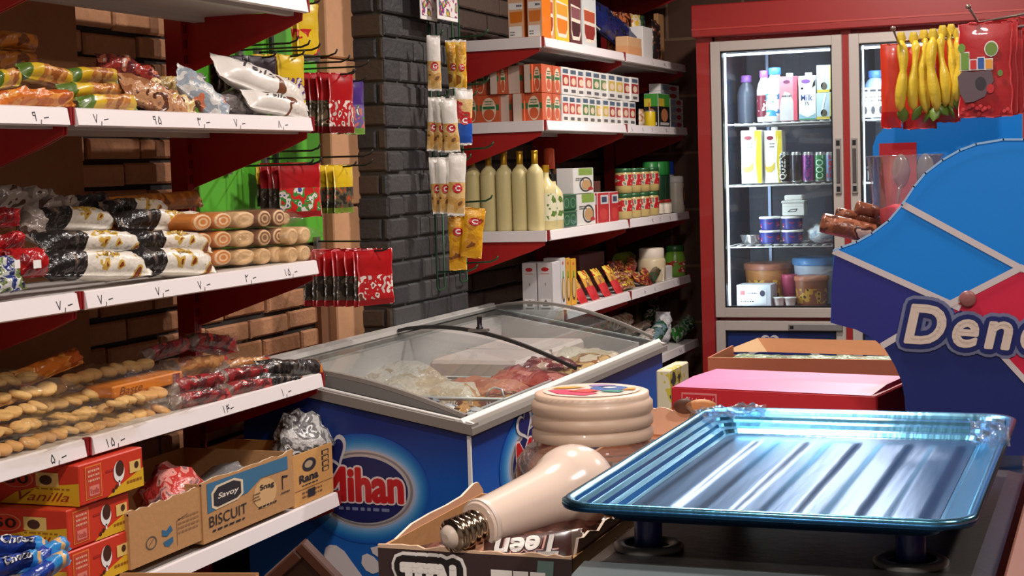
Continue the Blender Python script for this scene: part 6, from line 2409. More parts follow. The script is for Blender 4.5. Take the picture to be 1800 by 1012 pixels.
fbox(1297, 1357, 500, 539, f_creambox, 'white_food_box', 'white box with a printed panel on the fridge floor', 'box', None, MT((206, 212, 222), .4), .12, s3, -.02)
BRT = MT((150, 88, 60), .4)
BLT = PM([((150, 88, 56), 3), ((206, 160, 60), 2), ((60, 36, 30), 1)], 40, .4, 74, 0)
x = at_y(1350, 490, IY + .2).x
tub(x, IY + .2, s3, .095, .17, MT((170, 110, 60), .4), MT((150, 90, 70), .4), 'dessert_tub', 'brown lidded tub behind the white box in the fridge', None, BLT)
x = at_y(1427, 515, IY + .06).x
tub(x, IY + .06, s3, .066, .125, BRT, MT((170, 100, 70), .4), 'dessert_tub', 'terracotta brown tub with a printed band at the right of the fridge floor', None, BLT)
x = at_y(1436, 485, IY + .22).x
tub(x, IY + .22, s3, .095, .19, MT((190, 206, 226), .35), MT((90, 150, 214), .35), 'yogurt_bucket', 'pale bucket with a bright blue lid behind the brown tub')
x = at_y(1388, 505, IY + .14).x
tub(x, IY + .14, s3, .03, .125, MT((170, 60, 96), .4), MT((180, 60, 100), .4), 'yogurt_tub', 'magenta pot between the brown tubs in the fridge')
for i, cx in enumerate((1369, 1389)):
    x = at_y(cx, 530, IY).x
    m = MB()
    m.lathe([(.016, 0), (.024, .038), (.026, .039), (.026, .042), (.004, .043)], (x, IY + .005, s3), WHITE, 16)
    solo(m, 'yogurt_cup', '%s small white yogurt cup in front on the fridge floor' % ('left', 'right')[i], 'cup', 'small yogurt cups')
fbottle(1532, 122, s0, .045, MT((150, 180, 220), .35), MT((80, 130, 210), .4), 'milk_bottle', 'pale blue bottle behind the right fridge door', .1)
for i in range(3):
    x0, x1 = fx(1516 + 14 * i, 1529 + 14 * i, 180)
    m = MB()
    m.rbox(x0, x1, IY - .03, IY + .03, s0, s0 + .115, WHITE, .002)
    f = Face(m, (x0, IY - .0305, s0), (x1 - x0, 0, 0), (0, 0, .115))
    f.rect(.1, .86, .9, .94, INK, 1)
    f.scribble(.1, .5, .9, .75, INK, 2, 1, i)
    f.ell(.5, .24, .3, .14, INK, 1, 12)
    solo(m, 'small_milk_carton', 'small white and black carton behind the right fridge door, %s from its handle' % ORD[i], 'carton', 'small white cartons')
fbottle(1524, 292, s1, .028, MT((40, 40, 46), .3), MT((60, 60, 70), .4), 'dark_bottle', 'dark bottle behind the handle of the right fridge door', .05)

# ================================================================== COUNTER
CZ = 1.045
m = MB()
WOOD = MT((92, 58, 42), .5, bump=.1, bscale=20, mottle=.2)
t = empty('shop_counter', (0, 2, 0), 'dark shop counter in the foreground carrying the scale and boxes', 'counter')
m.rbox(-.70, 1.1, .98, 2.80, CZ - .04, CZ, MT((84, 74, 70), .35, coat=.2), .004)
part(m, 'counter_top', t)
m = MB()
m.box(-.66, 1.06, 1.02, 2.76, 0, CZ - .04, WOOD)
part(m, 'counter_body', t)

# ---- digital scale with steel tray
TZ = 1.19
sc = empty('weighing_scale', (-.25, 1.4, CZ), 'shop scale with a shiny blue filmed steel tray on four blue posts', 'scale')
tx0, tx1, ty0, ty1 = -.415, -.098, 1.155, 1.655
BODYG = MT((52, 50, 48), .35, bump=.05, bscale=100)
m = MB()
bz = 1.138
bx0, bx1, by0, by1 = -.405, -.085, at_z(1250, 997, bz).y, 1.63
pl = [(bx0 - .012, CZ + .02), (bx0 - .012, bz - .030), (bx0 + .004, bz - .004), (bx0 + .02, bz), (bx1 - .02, bz), (bx1 - .004, bz - .004), (bx1 + .012, bz - .030), (bx1 + .012, CZ + .02)]
m.prism(pl, (0, by0, 0), (1, 0, 0), (0, 0, 1), (0, by1 - by0, 0), BODYG)
m.prism([(0, bz - .001), (-.03, bz - .004), (-.07, bz - .016), (-.085, bz - .05), (-.085, CZ + .02), (0, CZ + .02)], (bx0 + .004, by0, 0), (0, 1, 0), (0, 0, 1), (bx1 - bx0 - .008, 0, 0), MT((128, 140, 142), .35))
part(m, 'scale_body', sc)
POST = MT((22, 40, 110), .35, coat=.3)
for (px, py) in ((1140, 962), (1601, 990)):
    p = at_z(px, py, bz)
    for dy in (0, .33):
        m = MB()
        m.lathe([(.0115, .0), (.0115, TZ - bz - .0205)], (p.x, p.y + dy, bz), POST, 20)
        o = part(m, 'post', sc)
        m = MB()
        m.lathe([(.028, -.001), (.029, .003), (.026, .005), (.020, .0045), (.018, .001)], (p.x, p.y + dy, bz), [MT((120, 118, 114), .4), MT((120, 118, 114), .4), MT((110, 108, 104), .4), BLACK], 24)
        part(m, 'collar', o)
for (px, py) in ((-.38, 1.14), (-.13, 1.14), (-.38, 1.58), (-.13, 1.58)):
    m = MB()
    m.lathe([(.016, 0), (.02, .004), (.02, .02), (.018, .024)], (px, py, CZ), BLACK, 14)
    part(m, 'foot', sc)
TRB = D.materials.new('blue_filmed_steel')
TRB.use_nodes = True
_b = TRB.node_tree.nodes['Principled BSDF']
_b.inputs['Base Color'].default_value = lin((46, 92, 134))
_b.inputs['Metallic'].default_value = 1.0
_b.inputs['Roughness'].default_value = .34
_b.inputs['Coat Weight'].default_value = .0
_n = TRB.node_tree
_tc = _n.nodes.new('ShaderNodeTexCoord')
_mp = _n.nodes.new('ShaderNodeMapping')
_mp.inputs['Scale'].default_value = (30, 3, 8)
_no = _n.nodes.new('ShaderNodeTexNoise')
_no.inputs['Scale'].default_value = 4
_bu = _n.nodes.new('ShaderNodeBump')
_bu.inputs['Strength'].default_value = .035
_bu.inputs['Distance'].default_value = .01
_n.links.new(_tc.outputs['Object'], _mp.inputs['Vector'])
_n.links.new(_mp.outputs['Vector'], _no.inputs['Vector'])
_n.links.new(_no.outputs['Fac'], _bu.inputs['Height'])
_n.links.new(_bu.outputs['Normal'], _b.inputs['Normal'])


def rr_ring(x0, x1, y0, y1, r, z, n=7):
    out = []
    for cx, cy, a0 in ((x1 - r, y0 + r, -PI / 2), (x1 - r, y1 - r, 0), (x0 + r, y1 - r, PI / 2), (x0 + r, y0 + r, PI)):
        for k in range(n + 1):
            a = a0 + PI / 2 * k / n
            out.append((cx + r * math.cos(a), cy + r * math.sin(a), z))
    return out


m = MB()
rings = []
DP = .0165
DL, DR, DF, DB = .040, .032, .034, .072      # how far the sloping sides reach in: left, right, front, back
rings.append(rr_ring(tx0, tx1, ty0, ty1, .03, TZ - .004))
rings.append(rr_ring(tx0 - .001, tx1 + .001, ty0 - .001, ty1 + .001, .03, TZ - .001))
rings.append(rr_ring(tx0 + .002, tx1 - .002, ty0 + .002, ty1 - .002, .029, TZ + .001))
rings.append(rr_ring(tx0 + .005, tx1 - .005, ty0 + .004, ty1 - .006, .028, TZ + .0005))
for q, z in ((.10, .10), (.14, .24), (.34, .30), (.38, .46), (.58, .52), (.63, .70), (.80, .76), (.88, .97), (1.0, 1.0)):
    rings.append(rr_ring(tx0 + .005 + (DL - .005) * q, tx1 - .005 - (DR - .005) * q, ty0 + .004 + (DF - .004) * q, ty1 - .006 - (DB - .006) * q, .028 - .014 * q, TZ - DP * z))
n = len(rings[0])
vs = [p for r in rings for p in r]
fs = [(i * n + k, i * n + (k + 1) % n, (i + 1) * n + (k + 1) % n, (i + 1) * n + k) for i in range(len(rings) - 1) for k in range(n)]
RIM_SHINE = TRB.copy()  # bright reflections on rim and stepped sides, put into a lighter cyan colour
RIM_SHINE.node_tree.nodes['Principled BSDF'].inputs['Base Color'].default_value = lin((104, 176, 214))
RIM_SHINE.node_tree.nodes['Principled BSDF'].inputs['Roughness'].default_value = .22
m.add(vs, fs[:4 * n], RIM_SHINE, True)
m.add(vs, fs[4 * n:], RIM_SHINE)
# underside skin
m.add([(p[0], p[1], p[2] - .0025) for p in vs], [f[::-1] for f in fs], TRB, True)
m.add([(p[0], p[1], p[2] - .0025) for p in rings[-1]], [list(range(n))[::-1]], TRB)
# pressed floor with raised ribs
nx, ny = 90, 40
fx0, fx1, fy0, fy1 = tx0 + DL + .0005, tx1 - DR - .0005, ty0 + DF + .0005, ty1 - DB - .0005
zf = TZ - DP


def rib(x, y):
    h = 0.0
    for k in range(5):
        c = fx0 + (fx1 - fx0) * (.10 + .2 * k)
        q = abs(x - c) / .017
        e = min(y - fy0 - .012, fy1 - .02 - y) / .02
        if q < 1 and e > 0:
            h = max(h, .0022 * min(1, (1 - q) * 2.6) * min(1, e))
    return h


vs = [(fx0 + (fx1 - fx0) * i / nx, fy0 + (fy1 - fy0) * j / ny, zf + rib(fx0 + (fx1 - fx0) * i / nx, fy0 + (fy1 - fy0) * j / ny)) for j in range(ny + 1) for i in range(nx + 1)]
m.add(vs, [(j * (nx + 1) + i, j * (nx + 1) + i + 1, (j + 1) * (nx + 1) + i + 1, (j + 1) * (nx + 1) + i) for j in range(ny) for i in range(nx)], TRB, True)
tray = part(m, 'tray', sc, 'blue filmed steel tray with pressed ribs')


def crumple(cx, cy, z, sx, sy, sz, seed, rz):
    """crumpled patch of film over a tray corner"""
    mm = MB()
    n = 14
    vs = []
    for j in range(n + 1):
        for i in range(n + 1):
            u, v = -1 + 2 * i / n, -1 + 2 * j / n
            q = max(0, 1 - (u * u + v * v) ** .8)
            h = .35 * (1 - q) + noise.noise(V((u * 2.4 + seed, v * 2.4, seed))) + .7 * noise.noise(V((u * 6 + seed, v * 6, seed * 2)))
            vs.append((u * sx * (.8 + .3 * noise.noise(V((v * 3, seed, 0)))), v * sy, sz * h))
    mm.M = TRS((cx, cy, z), 0, 0, rz)
    mm.add(vs, [(j * (n + 1) + i, j * (n + 1) + i + 1, (j + 1) * (n + 1) + i + 1, (j + 1) * (n + 1) + i) for j in range(n) for i in range(n)], FILM((206, 230, 246), .10, .1, .3, 60, .9), False)
    mm.M = Matrix.Identity(4)
    o = part(mm, 'loose_film', tray, 'crumpled clear blue film')


crumple(tx0 + .03, ty1 - .03, TZ - .002, .045, .03, .009, 1.3, .6)
crumple(tx1 - .02, ty1 - .10, TZ - .004, .022, .075, .009, 4.1, .1)

# ---- light bulb lying in the wafer box
b0 = ray(784, 946) * (1.36 / ray(784, 946).length) + ORG
b1 = ray(1068, 831) * (1.50 / ray(1068, 831).length) + ORG
t = empty('light_bulb', b0, 'large white bulb with a screw base lying on the wafers beside the tray', 'light bulb')
ax = (b1 - b0)
L_ = ax.length
ax.normalize()
m = MB()
BULB = MT((228, 204, 187), .2, coat=.5)
pr = []
for k in range(14):
    q = k / 13
    pr.append((.0212 + .0068 * q ** 1.2, L_ * (.20 + .38 * q)))
cb, rb = L_ * .768, .0392
for k in range(1, 13):
    a = math.radians(-42 + 132 * (k - .4) / 11.6)
    pr.append((max(.001, rb * math.cos(a)), cb + rb * math.sin(a)))
m.lathe([(.0195, L_ * .185), (.0205, L_ * .19)] + pr, b0, BULB, 40, ax)
part(m, 'globe', t)
m = MB()
m.lathe([(.0222, L_ * .195), (.0226, L_ * .20), (.0224, L_ * .215), (.0216, L_ * .217)], b0, MT((214, 196, 182), .4), 32, ax)
part(m, 'collar_ring', t)
m = MB()
CHROME = MT((196, 176, 150), .15, 1.0)
pr = []
for k in range(41):
    h = .006 + (L_ * .19 - .006) * k / 40
    pr.append((.0138 + .0013 * math.sin(2 * PI * k / 8), h))
m.lathe([(.006, .003)] + pr, b0, CHROME, 28, ax)
part(m, 'screw_base', t)
m = MB()
m.lathe([(.004, -.001), (.0085, .001), (.011, .006)], b0, MT((206, 186, 170), .4), 20, ax)
part(m, 'contact_tip', t)

# ---- wafer box, torn open
TB = MT((58, 40, 38), .5)
BZ = 1.128
c0 = at_z(664, 962, BZ)
c1 = at_z(1005, 988, BZ)
bx0, by0 = c0.x, c0.y
bx1 = -.424
by1 = by0 + .235
t = empty('wafer_box', ((bx0 + bx1) / 2, (by0 + by1) / 2, CZ), 'dark brown open wafer box with a torn cardboard flap in the foreground', 'box')
m = MB()
w = .003
m.box(bx0, bx1, by0, by0 + w, CZ, BZ, {'*': TB, 'z+': KRAFT})
m.box(bx0, bx1, by1 - w, by1, CZ, BZ, {'*': KRAFT})
m.box(bx0, bx0 + w, by0 + w, by1 - w, CZ, BZ, {'*': KRAFT, 'x-': TB})
m.box(bx1 - w, bx1, by0 + w, by1 - w, CZ, BZ, {'*': KRAFT})
m.box(bx0 + w, bx1 - w, by0 + w, by1 - w, CZ, CZ + w, KRAFT)
rr = random.Random(5)
pts = [(bx0, 0)] + [(bx0 + (bx1 - bx0) * k / 24, .001 + rr.uniform(0, .003)) for k in range(25)] + [(bx1, 0)]
m.prism(pts, (0, by0, BZ), (1, 0, 0), (0, 0, 1), (0, w, 0), MT((206, 170, 140), .8))
f = Face(m, (bx0, by0 - .0004, CZ), (bx1 - bx0, 0, 0), (0, 0, BZ - CZ))
CRT = MT((232, 224, 216), .5)


def wbox(x, y):
    p = at_y(x, y, by0)
    return ((p.x - bx0) / (bx1 - bx0), (p.z - CZ) / (BZ - CZ))


ua, va = wbox(712, 1060)
ub, vb = wbox(800, 996)
f.fat('TEEN', ua, va, ub, vb, CRT, 1, .0108)
f.fat('TEEN', ua, va, ub, vb, MT((30, 22, 22), .5), 3, .0080)
f.fat('TEEN', ua, va, ub, vb, CRT, 5, .0024)
uc, vc = wbox(866, 1070)
ud, vd = wbox(960, 1006)
f.text('TEE', uc, vc, ud, vd, CRT, 2, bold=.03)
ue, ve = wbox(905, 1012)
f.poly([(ue + .06, 0), (ue + .16, 0), (ue + .20, .97), (ue + .12, .97)], MT((96, 120, 112), .5), 1)
part(m, 'box_body', t)
# left flap, standing up with a ragged edge
m = MB()
n = 16
pts = [(0, 0), (1, 0)]
prof = [(.0, .001), (.1, .004), (.28, .008), (.45, .0085), (.62, .011), (.78, .012), (.92, .015), (.965, .018), (1.0, .009)]
for q, h in reversed(prof):
    pts.append((q, h + rr.uniform(-.002, .002)))
m.prism(pts, (bx0 + .0005, by0 + .004, BZ - .004), (0, by1 - by0 + .0, 0), (-.15, 0, 1.0), (.0025, 0, 0), MT((196, 146, 112), .8, mottle=.06), MT((226, 206, 186), .8))
part(m, 'torn_flap', t)
m = MB()
rr = random.Random(9)
pts = [(0, 0), (1, 0)] + [(1 - k / 14, .012 + rr.uniform(-.004, .006)) for k in range(15)]
m.prism(pts, (bx1 - .003, by0 + .02, BZ - .002), (0, by1 - by0 - .03, 0), (.2, 0, 1), (-.0025, 0, 0), MT((196, 150, 120), .8), MT((226, 206, 186), .8))
part(m, 'torn_edge', t)

TNB = MT((70, 40, 34), .32, coat=.3)
TNP = PM([((76, 42, 34), 4), ((110, 64, 50), 2), ((56, 32, 28), 2)], 30, .3, 80, .3)
wy = by0 + .03
for i, (cx, cy, cz, L, rz, rx, lb) in enumerate([
        (bx0 + .055, wy + .055, BZ - .004, .16, 1.15, .1, 'brown wafer packet along the left flap of the open box'),
        (bx0 + .10, wy + .10, BZ - .004, .17, .8, -.1, 'brown wafer packet behind the bulb base in the open box'),
        (bx1 - .034, wy + .05, BZ + .008, .12, 1.25, .4, 'brown wafer packet with silver crimp at the right of the open box'),
        (bx1 - .050, wy + .085, BZ + .004, .13, 1.0, .1, 'dark brown wafer packet under the bulb globe')]):
    m = MB()
    pouch(m, TRS((cx, cy, cz - .012), rx, 0, rz), L, .045, .022, bands((-.84, MT((130, 110, 100), .25, .5)), (.84, TNP), (9, MT((130, 110, 100), .25, .5))), 500 + i, .05, 22, 9, .14)
    solo(m, 'wafer_packet', lb, 'snack', 'brown wafer packets in the open box')
p = at_z(925, 958, BZ - .006)
m = MB()
M = TRS((p.x, p.y + .012, BZ - .014), -.55, 0, -.02 + PI)
p = at_y(906, 972, by0 + .026)
M = Matrix.Translation(p) @ Matrix.Rotation(.22, 4, 'Z') @ Matrix.Rotation(-.10, 4, 'Y') @ Matrix.Rotation(math.radians(48), 4, 'X') @ Matrix.Rotation(PI, 4, 'Z')
pos = pouch(m, M, .118, .036, .016, bands((-.86, MT((130, 110, 100), .25, .5)), (.45, TNB), (.7, PM([((206, 150, 120), 2), ((110, 60, 46), 2), ((120, 140, 70), 1)], 50, .3, 81, .2)), (9, TNB)), 510, .05, 24, 9, .08)
pouch_text(m, M, pos, 'Teen', -.66, -.62, .28, .62, MT((226, 160, 150), .4), .12, .2, .0012)
pouch_text(m, M, pos, 'Teen', -.66, -.62, .28, .62, MT((58, 32, 30), .4), .08, .2, .0018)
pouch_text(m, M, pos, 'Teen', -.66, -.62, .28, .62, CRT, .03, .2, .0024)
solo(m, 'wafer_packet', 'brown wafer packet with cream lettering, upside down under the bulb', 'snack', 'brown wafer packets in the open box')

# ---- plastic jar with a wide cream lid
jc = at_z(1040, 690, 1.217)
jx, jy = jc.x, 1.62
jx = at_y(1040, 690, jy).x
r = .0655
t = empty('plastic_jar', (jx, jy, CZ), 'clear plastic jar with a wide cream screw lid and colourful sticker behind the bulb', 'jar')
JL = MT((216, 186, 162), .4, coat=.1)
zt = at_y(1040, 687, jy).z
m = MB()
H = .05
b = zt - H
pr = [(r * .98, b), (r, b + .002), (r, b + .009), (r * .965, b + .0115), (r * .965, b + .014), (r, b + .0155), (r, b + .0235), (r * .97, b + .026), (r * .97, b + .028), (r * 1.0, b + .030), (r * 1.0, b + .039), (r * .955, b + .0425), (r * .94, b + .0445), (r * .94, zt - .001), (r * .90, zt), (r * .82, zt + .0005)]
m.lathe([(a, h - CZ) for a, h in pr], (jx, jy, CZ), JL, 48)
lid_o = part(m, 'lid', t)
m = MB()
f = Face(m, (jx - r, jy - r, zt + .0008), (2 * r, 0, 0), (0, 2 * r, 0))
f.ell(.5, .5, .40, .40, MT((226, 200, 186), .4), 1, 36)
rr = random.Random(4)
STK = [MT(c, .4) for c in ((216, 60, 96), (206, 70, 60), (60, 96, 160), (226, 150, 50), (60, 140, 120), (150, 120, 170), (220, 120, 130))]
f.poly([(.15, .4), (.3, .22), (.55, .16), (.62, .3), (.45, .42), (.28, .46)], STK[0], 2)
f.poly([(.34, .36), (.52, .3), (.6, .42), (.48, .5), (.4, .46)], STK[1], 3)
f.ell(.62, .6, .16, .14, STK[2], 2, 16)
f.poly([(.16, .46), (.3, .5), (.42, .6), (.3, .64), (.18, .56)], STK[3], 3)
f.poly([(.6, .38), (.78, .36), (.8, .46), (.66, .48)], STK[4], 3)
f.ell(.52, .74, .12, .07, STK[5], 2, 12)
f.poly([(.76, .5), (.86, .52), (.84, .64), (.78, .62)], STK[3], 3)
f.ell(.62, .62, .06, .05, MT((200, 214, 230), .4), 3, 10)
part(m, 'lid_sticker', lid_o)
m = MB()
PET = FILM((226, 214, 206), .10, .06, .0, 1, .8)
hb = b - CZ
pr = [(.02, .002), (.074, .002), (.084, .01), (.087, .03), (.087, .075), (.083, .092), (.072, .106), (r * .95, hb - .012), (r * .93, hb - .006), (r * .93, hb + .01)]
m.lathe(pr, (jx, jy, CZ), PET, 48, cap=False)
part(m, 'clear_body', t)
m = MB()
blob(m, TRS((jx, jy, CZ + .045)), .075, .075, .042, PM([((186, 140, 90), 3), ((206, 170, 130), 2), ((120, 90, 76), 1)], 40, .4, 82, .4), 6, .15, 20, 12, 4)
o = part(m, 'sweets_filling', t)
o['kind'] = 'stuff'

# ---- open carton behind the jar
t = empty('open_carton', (-.5, 1.85, CZ), 'beige open cardboard box behind the jar and tray', 'carton')
zc = at_y(1180, 717, 2.015).z
xa, xb = at_y(1060, 730, 1.84).x, at_y(1290, 730, 1.84).x
m = MB()
KB = MT((214, 170, 140), .8, mottle=.05)
yA, yB = 1.74, 2.02
m.box(xa, xb, yB - .004, yB, CZ, zc - .005, KB)
m.box(xa, xa + .004, yA, yB - .004, CZ, zc - .02, KB)
m.box(xb - .004, xb, yA, yB - .004, CZ, zc - .02, KB)
m.box(xa + .004, xb - .004, yA, yA + .004, CZ, zc - .03, KB)
m.box(xa + .004, xb - .004, yA + .004, yB - .004, CZ, CZ + .004, KB)
part(m, 'carton_body', t)
m = MB()
rr = random.Random(3)
pts = [(xa, 0), (xb, 0)] + [(xb + (xa - xb) * k / 20, .034 + rr.uniform(-.003, .003)) for k in range(21)]
m.prism(pts, (0, yB - .006, zc - .035), (1, 0, 0), (0, .05, 1), (0, -.003, 0), KB, MT((226, 200, 176), .8))
part(m, 'raised_flap', t)
c = at_y(1205, 712, 1.98)
for i, (px, mt, lb, rx) in enumerate(((1204, MT((84, 54, 44), .5), 'dark brown round sweet on the beige open box', 0), (1233, PM([((206, 150, 100), 3), ((150, 96, 60), 1.5)], 60, .5, 83, .3), 'tan ridged biscuit on the beige open box', .2))):
    p = at_y(px, 714, 2.0)
    m = MB()
    m.M = TRS((p.x, 2.0, p.z), -1.2 + rx, 0, .2) @ Matrix.Diagonal((1.2 + .4 * i, .9, 1, 1))
    m.lathe([(.004, -.004), (.011, -.003), (.013, 0), (.011, .003), (.004, .004)], (0, 0, 0), mt, 18)
    m.M = Matrix.Identity(4)
    solo(m, 'sweet' if i == 0 else 'biscuit', lb, 'sweet')

# ---- pink sweets box and the cardboard box behind it
PKR, PKP = MT((196, 40, 50), .45), MT((226, 110, 160), .45)
pa, pb = at_y(1180, 715, 2.2), at_y(1556, 715, 2.2)
RM = Matrix.Translation(pa) @ Matrix.Rotation(-.16, 4, 'Z') @ Matrix.Translation(-pa)
zt = at_y(1190, 677, 2.2).z - .002
t = empty('sweets_box', ((pa.x + pb.x) / 2, 2.3, CZ), 'long red sweets box with a pink lid behind the tray', 'box')
m = MB()
m.M = RM
m.rbox(pa.x, pb.x, 2.2, 2.36, CZ, zt, PKR, .002)
f = Face(m, (pa.x, 2.1997, CZ), (pb.x - pa.x, 0, 0), (0, 0, zt - CZ))
PK2 = MT((222, 130, 130), .5)
vt = 1 - (at_y(1190, 677, 2.2).z - at_y(1196, 686, 2.2).z) / (zt - CZ)
f.rect(.055, .30, .235, vt, PK2, 1)
f.rect(.062, .32, .228, vt - .03, PKR, 2)
f.rect(.055, vt - .32, .235, vt - .30, PK2, 3)
f.text('Shirin Asal', .07, vt - .25, .22, vt - .07, MT((236, 190, 190), .5), 3, shear=.4)
f.rect(.05, .0, .89, .27, MT((150, 96, 84), .5), 1)
part(m, 'box_body', t)
m = MB()
# the lid front slopes back
m.M = RM
m.prism([(0, 0), (.07, .006), (.16, .006), (.16, 0)], (pa.x + .004, 2.2, zt), (0, 1, 0), (0, 0, 1), (pb.x - pa.x - .012, 0, 0), PKP)
part(m, 'lid', t)
KR2 = MT((170, 96, 66), .75, mottle=.06)
ca, cb2 = at_y(1244, 628, 2.55), at_y(1600, 640, 2.55)
t = empty('tall_carton', ((ca.x + cb2.x) / 2, 2.65, CZ), 'brown cardboard box with an open lid and green contents, behind the pink box', 'carton')
m = MB()
zk = ca.z
zk2 = at_y(1400, 620, 2.73).z
m.box(ca.x, cb2.x, 2.55, 2.553, CZ, zk, {'*': KR2, 'z+': MT((214, 160, 110), .8)})
m.box(ca.x, cb2.x, 2.725, 2.728, CZ, zk2 - .004, KR2)
m.box(ca.x, ca.x + .003, 2.553, 2.725, CZ, zk, KR2)
m.box(cb2.x - .003, cb2.x, 2.553, 2.725, CZ, zk, KR2)
m.box(ca.x + .003, cb2.x - .003, 2.553, 2.725, CZ, CZ + .003, KR2)
part(m, 'carton_body', t)
# raised lid leaning back, folded at the left
m = MB()
zl = at_y(1340, 594, 2.745).z
la, lb_ = at_y(1262, 622, 2.70).x, at_y(1335, 596, 2.76).x
rr = random.Random(6)
KL = MT((196, 132, 86), .8, mottle=.05)
m.add([(la, 2.73, zk2), (lb_, 2.745, zl), (cb2.x, 2.745, zl - .004), (cb2.x, 2.73, zk2 - .004), (lb_ + .02, 2.73, zk2 + .001)], [(0, 4, 1), (1, 4, 3, 2)], [MT((226, 186, 140), .8), KL])
m.add([(la, 2.734, zk2), (lb_, 2.749, zl), (cb2.x, 2.749, zl - .004), (cb2.x, 2.734, zk2 - .004), (lb_ + .02, 2.734, zk2 + .001)], [(1, 4, 0), (2, 3, 4, 1)], KL)
part(m, 'raised_lid', t)
m = MB()
n = 30
vs = []
for j in range(5):
    for i in range(n + 1):
        x = ca.x + .012 + (cb2.x - ca.x - .02) * i / n
        vs.append((x, 2.56 + .155 * j / 4, zk - .020 + .006 * j / 4 + .004 * noise.noise(V((x * 40, j, 1)))))
m.add(vs, [(j * (n + 1) + i, j * (n + 1) + i + 1, (j + 1) * (n + 1) + i + 1, (j + 1) * (n + 1) + i) for j in range(4) for i in range(n)], PM([((70, 110, 74), 4), ((110, 146, 110), 2), ((50, 80, 54), 2)], 40, .35, 84, .4), True)
m.add([(p[0], p[1], CZ + .01) for p in vs], [(j * (n + 1) + i, (j + 1) * (n + 1) + i, (j + 1) * (n + 1) + i + 1, j * (n + 1) + i + 1) for j in range(4) for i in range(n)], GREENW)
part(m, 'green_packets', t)
xs = at_y(1178, 690, 2.5).x
m = MB()
m.rbox(at_y(1160, 690, 2.5).x, at_y(1184, 690, 2.5).x, 2.48, 2.6, CZ, at_y(1172, 648, 2.5).z, PM([((206, 200, 170), 3), ((190, 180, 60), 1), ((60, 60, 70), .8)], 40, .5, 85, 0), .002)
solo(m, 'printed_box', 'small pale printed box standing left of the red sweets box', 'box')

# ---- big blue display stand
SY = 2.08
ds = empty('display_stand', (-.2, SY + .1, CZ), 'large blue cardboard display stand with cut out curves and white lettering', 'display')
O_ = at_y(1460, 720, SY)


def dp(x, y, Y=SY):
    p = at_y(x, y, Y)
    return (p.x, max(p.z, CZ + .0005))


LBL, NVY, DNV, CRD = MT((0, 130, 222), .42), MT((38, 40, 124), .42), MT((24, 38, 104), .42), MT((206, 30, 66), .42)
EDGE = MT((206, 196, 196), .5)
OUT = [(1466, 440), (1480, 434), (1506, 425), (1533, 410), (1562, 388), (1586, 360), (1607, 328), (1627, 304), (1657, 281), (1687, 264), (1716, 253), (1764, 245), (1800, 245), (1840, 250), (1880, 262), (1915, 282), (1945, 310),
       (1945, 800), (1596, 800), (1593, 740), (1590, 698), (1585, 670), (1574, 644), (1554, 611), (1533, 593), (1505, 579), (1471, 570), (1460, 567), (1462, 500)]
m = MB()
pts = [dp(*q) for q in OUT]
m.prism([(x, z) for x, z in pts], (0, SY + .004, 0), (1, 0, 0), (0, 0, 1), (0, -.004, 0), LBL, EDGE)
f = Face(m, (0, SY - .0002, 0), (1, 0, 0), (0, 0, 1))


def reg(px, mt, k=1):
    f.poly([dp(*q) for q in px], mt, k)


f.N = V((0, -1, 0))
A, Bq, Cq = (1680, 537), (1793, 470), (1586, 358)
reg([(1467, 446), (1672, 536), (1700, 620), (1562, 622), (1554, 611), (1533, 593), (1505, 579), (1471, 570), (1461, 566), (1462, 500)], NVY, 1)
reg([(1554, 607), (1590, 590), (1690, 545), (1760, 620), (1945, 800), (1597, 800), (1593, 740), (1590, 698), (1585, 670), (1574, 644)], DNV, 2)
reg([(1672, 534), (1793, 471), (1945, 540), (1945, 620), (1770, 640), (1700, 600)], CRD, 1)
reg([(1762, 624), (1860, 600), (1945, 620), (1945, 810), (1900, 790)], CRD, 3)


_wk = [3.0]


def wl(a, b, w, k=4):
    _wk[0] += .35
    k = _wk[0]
    f.line([dp(*a), dp(*b)], w, EDGE, k)


wl((1468, 442), (1685, 540), .0080)
wl((1588, 359), (1796, 472), .0080)
wl((1795, 470), (1668, 535), .0082)
wl((1795, 470), (1945, 545), .0080)
wl((1553, 606), (1604, 576), .0082)
wl((1760, 622), (1925, 800), .0070)
part(m, 'front_panel', ds)
# rim stripe of the cut edge
m = MB()
f = Face(m, (0, SY - .0002, 0), (1, 0, 0), (0, 0, 1))
f.N = V((0, -1, 0))
f.line([dp(*q) for q in OUT[:14]], .0026, MT((150, 190, 226), .4), 5)
part(m, 'edge_stripe', ds)
# lettering
m = MB()
u0, v0 = dp(1588, 606)
u1, v1 = dp(1846, 531)
f = Face(m, (0, SY - .0004, 0), (1, 0, 0), (0, 0, 1))
f.N = V((0, -1, 0))
for o, mt, k in ((.0125, MT((112, 116, 150), .4), 6), (.0082, MT((26, 36, 100), .4), 8), (.0020, MT((214, 196, 182), .42), 10)):
    f.fat('Dene', u0 + .003, v0 + .004, u1 - .004, v1 - .003, mt, k, o, .22, -.06, .005, 1.22)
part(m, 'lettering', ds)
p = at_y(1701, 525, SY - .004)
m = MB()
m.lathe([(.0105, 0), (.0105, .002), (.008, .0032), (.002, .0034)], (p.x, SY - .003, p.z), MT((150, 92, 90), .3), 22, (0, -1, 0))
part(m, 'round_stud', ds)
m = MB()
SB = SY + .26
BK = [(1536, 420), (1534, 258), (1540, 240), (1553, 226), (1600, 215), (1700, 205), (1797, 200), (1797, 420), (1797, 800), (1600, 800), (1600, 560), (1560, 470)]
m.prism([dp(x, y, SB) for x, y in BK], (0, SB + .004, 0), (1, 0, 0), (0, 0, 1), (0, -.004, 0), LBL, EDGE)
part(m, 'back_panel', ds)
m = MB()
tzz = at_y(1480, 433, SY + .08).z - .010
xr = dp(1797, 430)[0]
